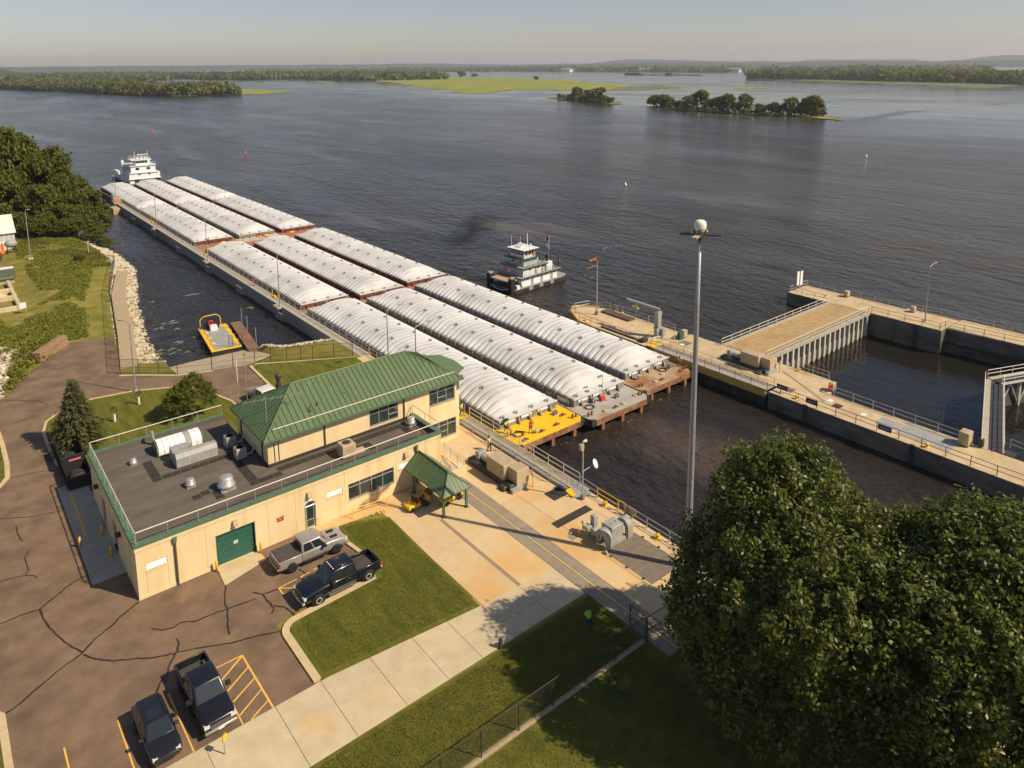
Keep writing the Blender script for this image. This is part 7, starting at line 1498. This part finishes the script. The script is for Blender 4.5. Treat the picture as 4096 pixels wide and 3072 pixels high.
for i, (t_, h, r) in enumerate([(.06,6,3),(.3,7,4.5),(.42,16,7),(.55,8,5),(.66,13.5,7),(.8,16.5,8.5),(.9,8,5),(1.0,7,4)]): itree(676-58*t_, 728-152*t_, h, r, D2[i]+' of the smaller island', i, 'trees of the smaller island')
D3 = [(.0,11,7,'leftmost rounded tree'),(.07,12.5,7,'second rounded tree from the left'),(.13,11,6,'third rounded tree from the left'),(.20,8,5,'low tree in the left dip'),(.27,13,7,'tree left of the tallest'),(.34,18.8,8,'tallest tree'),(.41,13,6,'dark tree just right of the tallest'),(.47,16.5,8,'broad tree right of the tallest'),(.55,16.5,7,'yellowish tall tree near the middle'),(.62,9,5,'low tree right of the middle'),(.68,11,5.5,'tree before the right gap'),(.755,14.5,6.5,'slender tree in the right half'),(.80,8,5,'low tree between the right hand pairs'),(.85,15.5,6.5,'left of the two umbrella shaped trees'),(.885,9,4,'low tree between the two umbrella shaped trees'),(.915,16.4,7.5,'right of the two umbrella shaped trees'),(.955,6,4,'bush near the right end'),(.995,4.5,3,'tiny tree at the right tip')]
def isl3(t_): 
    ps = [(606,508),(590,470),(572,425),(566,385),(562,345),(575,322),(580,309)]; k = t_*6; i = min(5, int(k)); f = k-i; return (ps[i][0]*(1-f)+ps[i+1][0]*f+6, ps[i][1]*(1-f)+ps[i+1][1]*f)
for i, (t_, h, r, l) in enumerate(D3): itree(*isl3(t_), h, r, l+' of the larger island', i, 'trees of the larger island')
D4 = [(1660,2320,24,15,'big round tree standing alone on the marsh'),(1700,2290,14,12,'low tree beside the big round marsh tree'),(1590,2440,24,16,'large marsh tree left of the lone one'),(1550,2450,15,13,'low marsh tree at the left of its row'),(1500,2500,20,12,'round marsh tree in the middle of the row'),(1470,2560,16,11,'small marsh tree next to the wood'),(1450,1650,12,7,'small bush in the middle of the marsh')]
for i, (x, y, h, r, l) in enumerate(D4): itree(x, y, h, r, l, i, 'single trees on the marsh')
def forest(name, label, front, depth, h, sp, q, seed, base=WZ, hv=.35, mat=m_leaf3, step=1.0):
    rs = np.random.default_rng(seed); C, N, S = [], [], []
    for (a, c) in zip(front, front[1:]):
        a, c = np.array(a, float), np.array(c, float); d = c-a; L_ = np.linalg.norm(d); nrm = np.array([d[1], -d[0]])/L_; 
        if nrm@(a+c) < 0: nrm = -nrm
        for i in range(int(L_/sp)):
            for j in range(max(1, int(depth/(sp*1.2)))):
                p = a+d*((i+rs.random())/(L_/sp))+nrm*(j*sp*1.2+rs.uniform(0, sp)); hh_ = h*(1+hv*rs.uniform(-1,.6)); r_ = sp*rs.uniform(.55,.95)
                v = rs.normal(size=(q,3)); v /= np.linalg.norm(v, axis=1)[:,None]; o = v*np.array([r_, r_, hh_*.46]); C.append(np.array([p[0], p[1], base+hh_*.52])+o); N.append(v+np.array([0,0,.4])); S.append(np.full(q, r_*.42))
    C = np.concatenate(C); N = np.concatenate(N); S = np.concatenate(S); c, u, v = leaves(C, N, 1.0); u *= S[:,None]; v *= S[:,None]
    stuff(tag(obj(name, quads_mesh(name, c, u, v, mat), mat), label, 'forest'))
forest('island_wood', 'wooded left hand island reading as one mass of trees', [(160,2040),(236,1700),(290,1330),(325,1232),(380,1226),(440,1230)], 110, 17, 13, 60, 1)
forest('island_scrub', 'low scrub along the shore of the smaller island', [(674,722),(640,645),(612,578)], 6, 4.6, 5, 26, 8)
forest('island_scrub', 'low scrub along the shore of the larger island', [isl3(.02),isl3(.17),isl3(.33),isl3(.5),isl3(.67),isl3(.83),isl3(.95)], 8, 5.0, 5, 26, 9)
forest('far_wood', 'distant low woods behind the left hand island', [(400,4600),(766,3830),(984,2660),(1160,2760),(1130,2050)], 300, 22, 26, 34, 2, step=1)
forest('far_wood', 'distant wooded shore at the upper left', [(60,2600),(160,2600),(420,2900),(800,2950)], 220, 20, 24, 26, 3)
forest('east_wood', 'long dark wood along the right hand shore', [(1950,1290),(1908,1005),(1806,782),(1693,490),(1640,330)], 200, 24, 17, 46, 4, hv=.18)
forest('opposite_shore_wood', 'thin tree line along the opposite shore', [(2300,6500),(3609,4400),(3500,3400),(3346,2570),(3420,2200),(3485,1840),(3500,1200)], 200, 26, 48, 26, 5, hv=.25)
for x, y, l in ((3420,2900,'tiny white building on the opposite shore, left one'),(3420,2300,'tiny white building on the opposite shore, right one'),(3450,3600,'tiny pale building far left on the opposite shore')):
    T = thing('distant_building', l, 'building', (x,y,WZ)); MB().box(x-30,x+4,y-40,y+40,WZ,14).build('wall', m_white, T); MB().extr([(x-32,14),(x-13,22),(x+6,14)], 'y', y-42, y+42).build('roof', m_mach, T)
T = thing('spoil_barge', 'long low dark shoal barge far out on the river', 'barge', (2450,2000,WZ)); MB().box(2380,2400,1760,2140,WZ-1,.5).build('hull', m_hull, T); MB().box(2380,2398,2060,2140,.5,6).box(2382,2396,1900,1925,.5,7).build('deck_load', m_dksteel, T)
def ridge(name, prof, dist, width, seed):
    # prof: (azimuth deg, height m); a rounded wooded ridge with spurs
    az = np.linspace(prof[0][0], prof[-1][0], 90); hs_ = np.interp(az, [p[0] for p in prof], [p[1] for p in prof]); V = []; rs = np.random.default_rng(seed); K = 9
    for i, (a, h_) in enumerate(zip(az, hs_)):
        for k in range(K):
            t_ = k/(K-1); dd = dist-width/2+width*t_+rs.uniform(-60,60); z = WZ-2+(h_-WZ+2)*math.sin(math.pi*min(1,max(0,t_)))**.8*(1+.04*rs.normal() if 0 < k < K-1 else 1)
            V.append((dd*math.sin(R(a)), dd*math.cos(R(a)), z))
    F = [(i*K+k, (i+1)*K+k, (i+1)*K+k+1, i*K+k+1) for i in range(len(az)-1) for k in range(K-1)]
    struct(MB().add(V, F).build(name, m_hill, smooth=True))
ridge('hills', [(-8,70),(8,75),(20,75),(28,78),(32.3,84),(36,70),(39.5,58),(45.6,66),(47,112),(48.5,124),(52.5,106),(55,84),(58.3,80),(59.3,66),(62.9,96),(65.8,90),(67.5,86),(68.6,56),(70.2,58),(71.2,104),(73,130),(75,128),(88,120)], 12200, 1500, 1)
ridge('hills', [(30,30),(40,34),(46,48),(52,66),(58,44),(63,62),(68,50),(74,60),(80,70),(88,74)], 8600, 1200, 2)
ridge('hills', [(-10,150),(-2,110),(3.5,78),(5.0,40),(6.2,4),(6.6,-2)], 6000, 900, 3)
# ---- dark exhaust puff over the river
sm = bpy.data.materials.new('exhaust_smoke'); sm.use_nodes = True; t = sm.node_tree; t.nodes.clear(); N_ = t.nodes.new
o_ = N_('ShaderNodeOutputMaterial'); pv = N_('ShaderNodeVolumePrincipled'); pv.inputs['Color'].default_value = (.03,.03,.03,1); tc = N_('ShaderNodeTexCoord'); nz = N_('ShaderNodeTexNoise'); nz.inputs['Scale'].default_value = 1.6; nz.inputs['Detail'].default_value = 3
gr = N_('ShaderNodeVectorMath'); gr.operation = 'LENGTH'; mr = N_('ShaderNodeMapRange'); mr.inputs['From Min'].default_value = .25; mr.inputs['From Max'].default_value = 1.0; mr.inputs['To Min'].default_value = 1; mr.inputs['To Max'].default_value = 0
m1 = N_('ShaderNodeMapRange'); m1.inputs['From Min'].default_value = .42; m1.inputs['From Max'].default_value = .68; mm = N_('ShaderNodeMath'); mm.operation = 'MULTIPLY'; m2 = N_('ShaderNodeMath'); m2.operation = 'MULTIPLY'; m2.inputs[1].default_value = .30
L = t.links.new; L(tc.outputs['Object'], gr.inputs[0]); L(gr.outputs['Value'], mr.inputs['Value']); L(tc.outputs['Object'], nz.inputs['Vector']); L(nz.outputs['Fac'], m1.inputs['Value']); L(mr.outputs[0], mm.inputs[0]); L(m1.outputs[0], mm.inputs[1]); L(mm.outputs[0], m2.inputs[0]); L(m2.outputs[0], pv.inputs['Density']); L(pv.outputs[0], o_.inputs['Volume'])
s_ = MB().ell((0,0,0),(1,1,1),16,10).build('smoke', sm, smooth=True); s_.location = (97.5,134,4.2); s_.scale = (8.5,6.0,4.2); s_.rotation_euler = (0,R(-25),R(-38)); stuff(tag(s_, 'faint dark exhaust smoke drifting over the river', 'smoke'))
# ---- the air
hz = bpy.data.materials.new('haze_air'); hz.use_nodes = True; t = hz.node_tree; t.nodes.clear(); o_ = t.nodes.new('ShaderNodeOutputMaterial'); pv = t.nodes.new('ShaderNodeVolumePrincipled'); pv.inputs['Color'].default_value = (.90,.95,1.0,1); pv.inputs['Density'].default_value = HAZE; pv.inputs['Anisotropy'].default_value = .2; hz.cycles.homogeneous_volume = True; pv.inputs['Density Attribute'].default_value = ''; pv.inputs['Color Attribute'].default_value = ''; pv.inputs['Temperature Attribute'].default_value = ''; t.links.new(pv.outputs[0], o_.inputs['Volume'])
stuff(tag(MB().box(-1200,14000,-600,14000,-12,190).build('haze', hz), 'pale blue haze over the far river and hills', 'haze'))
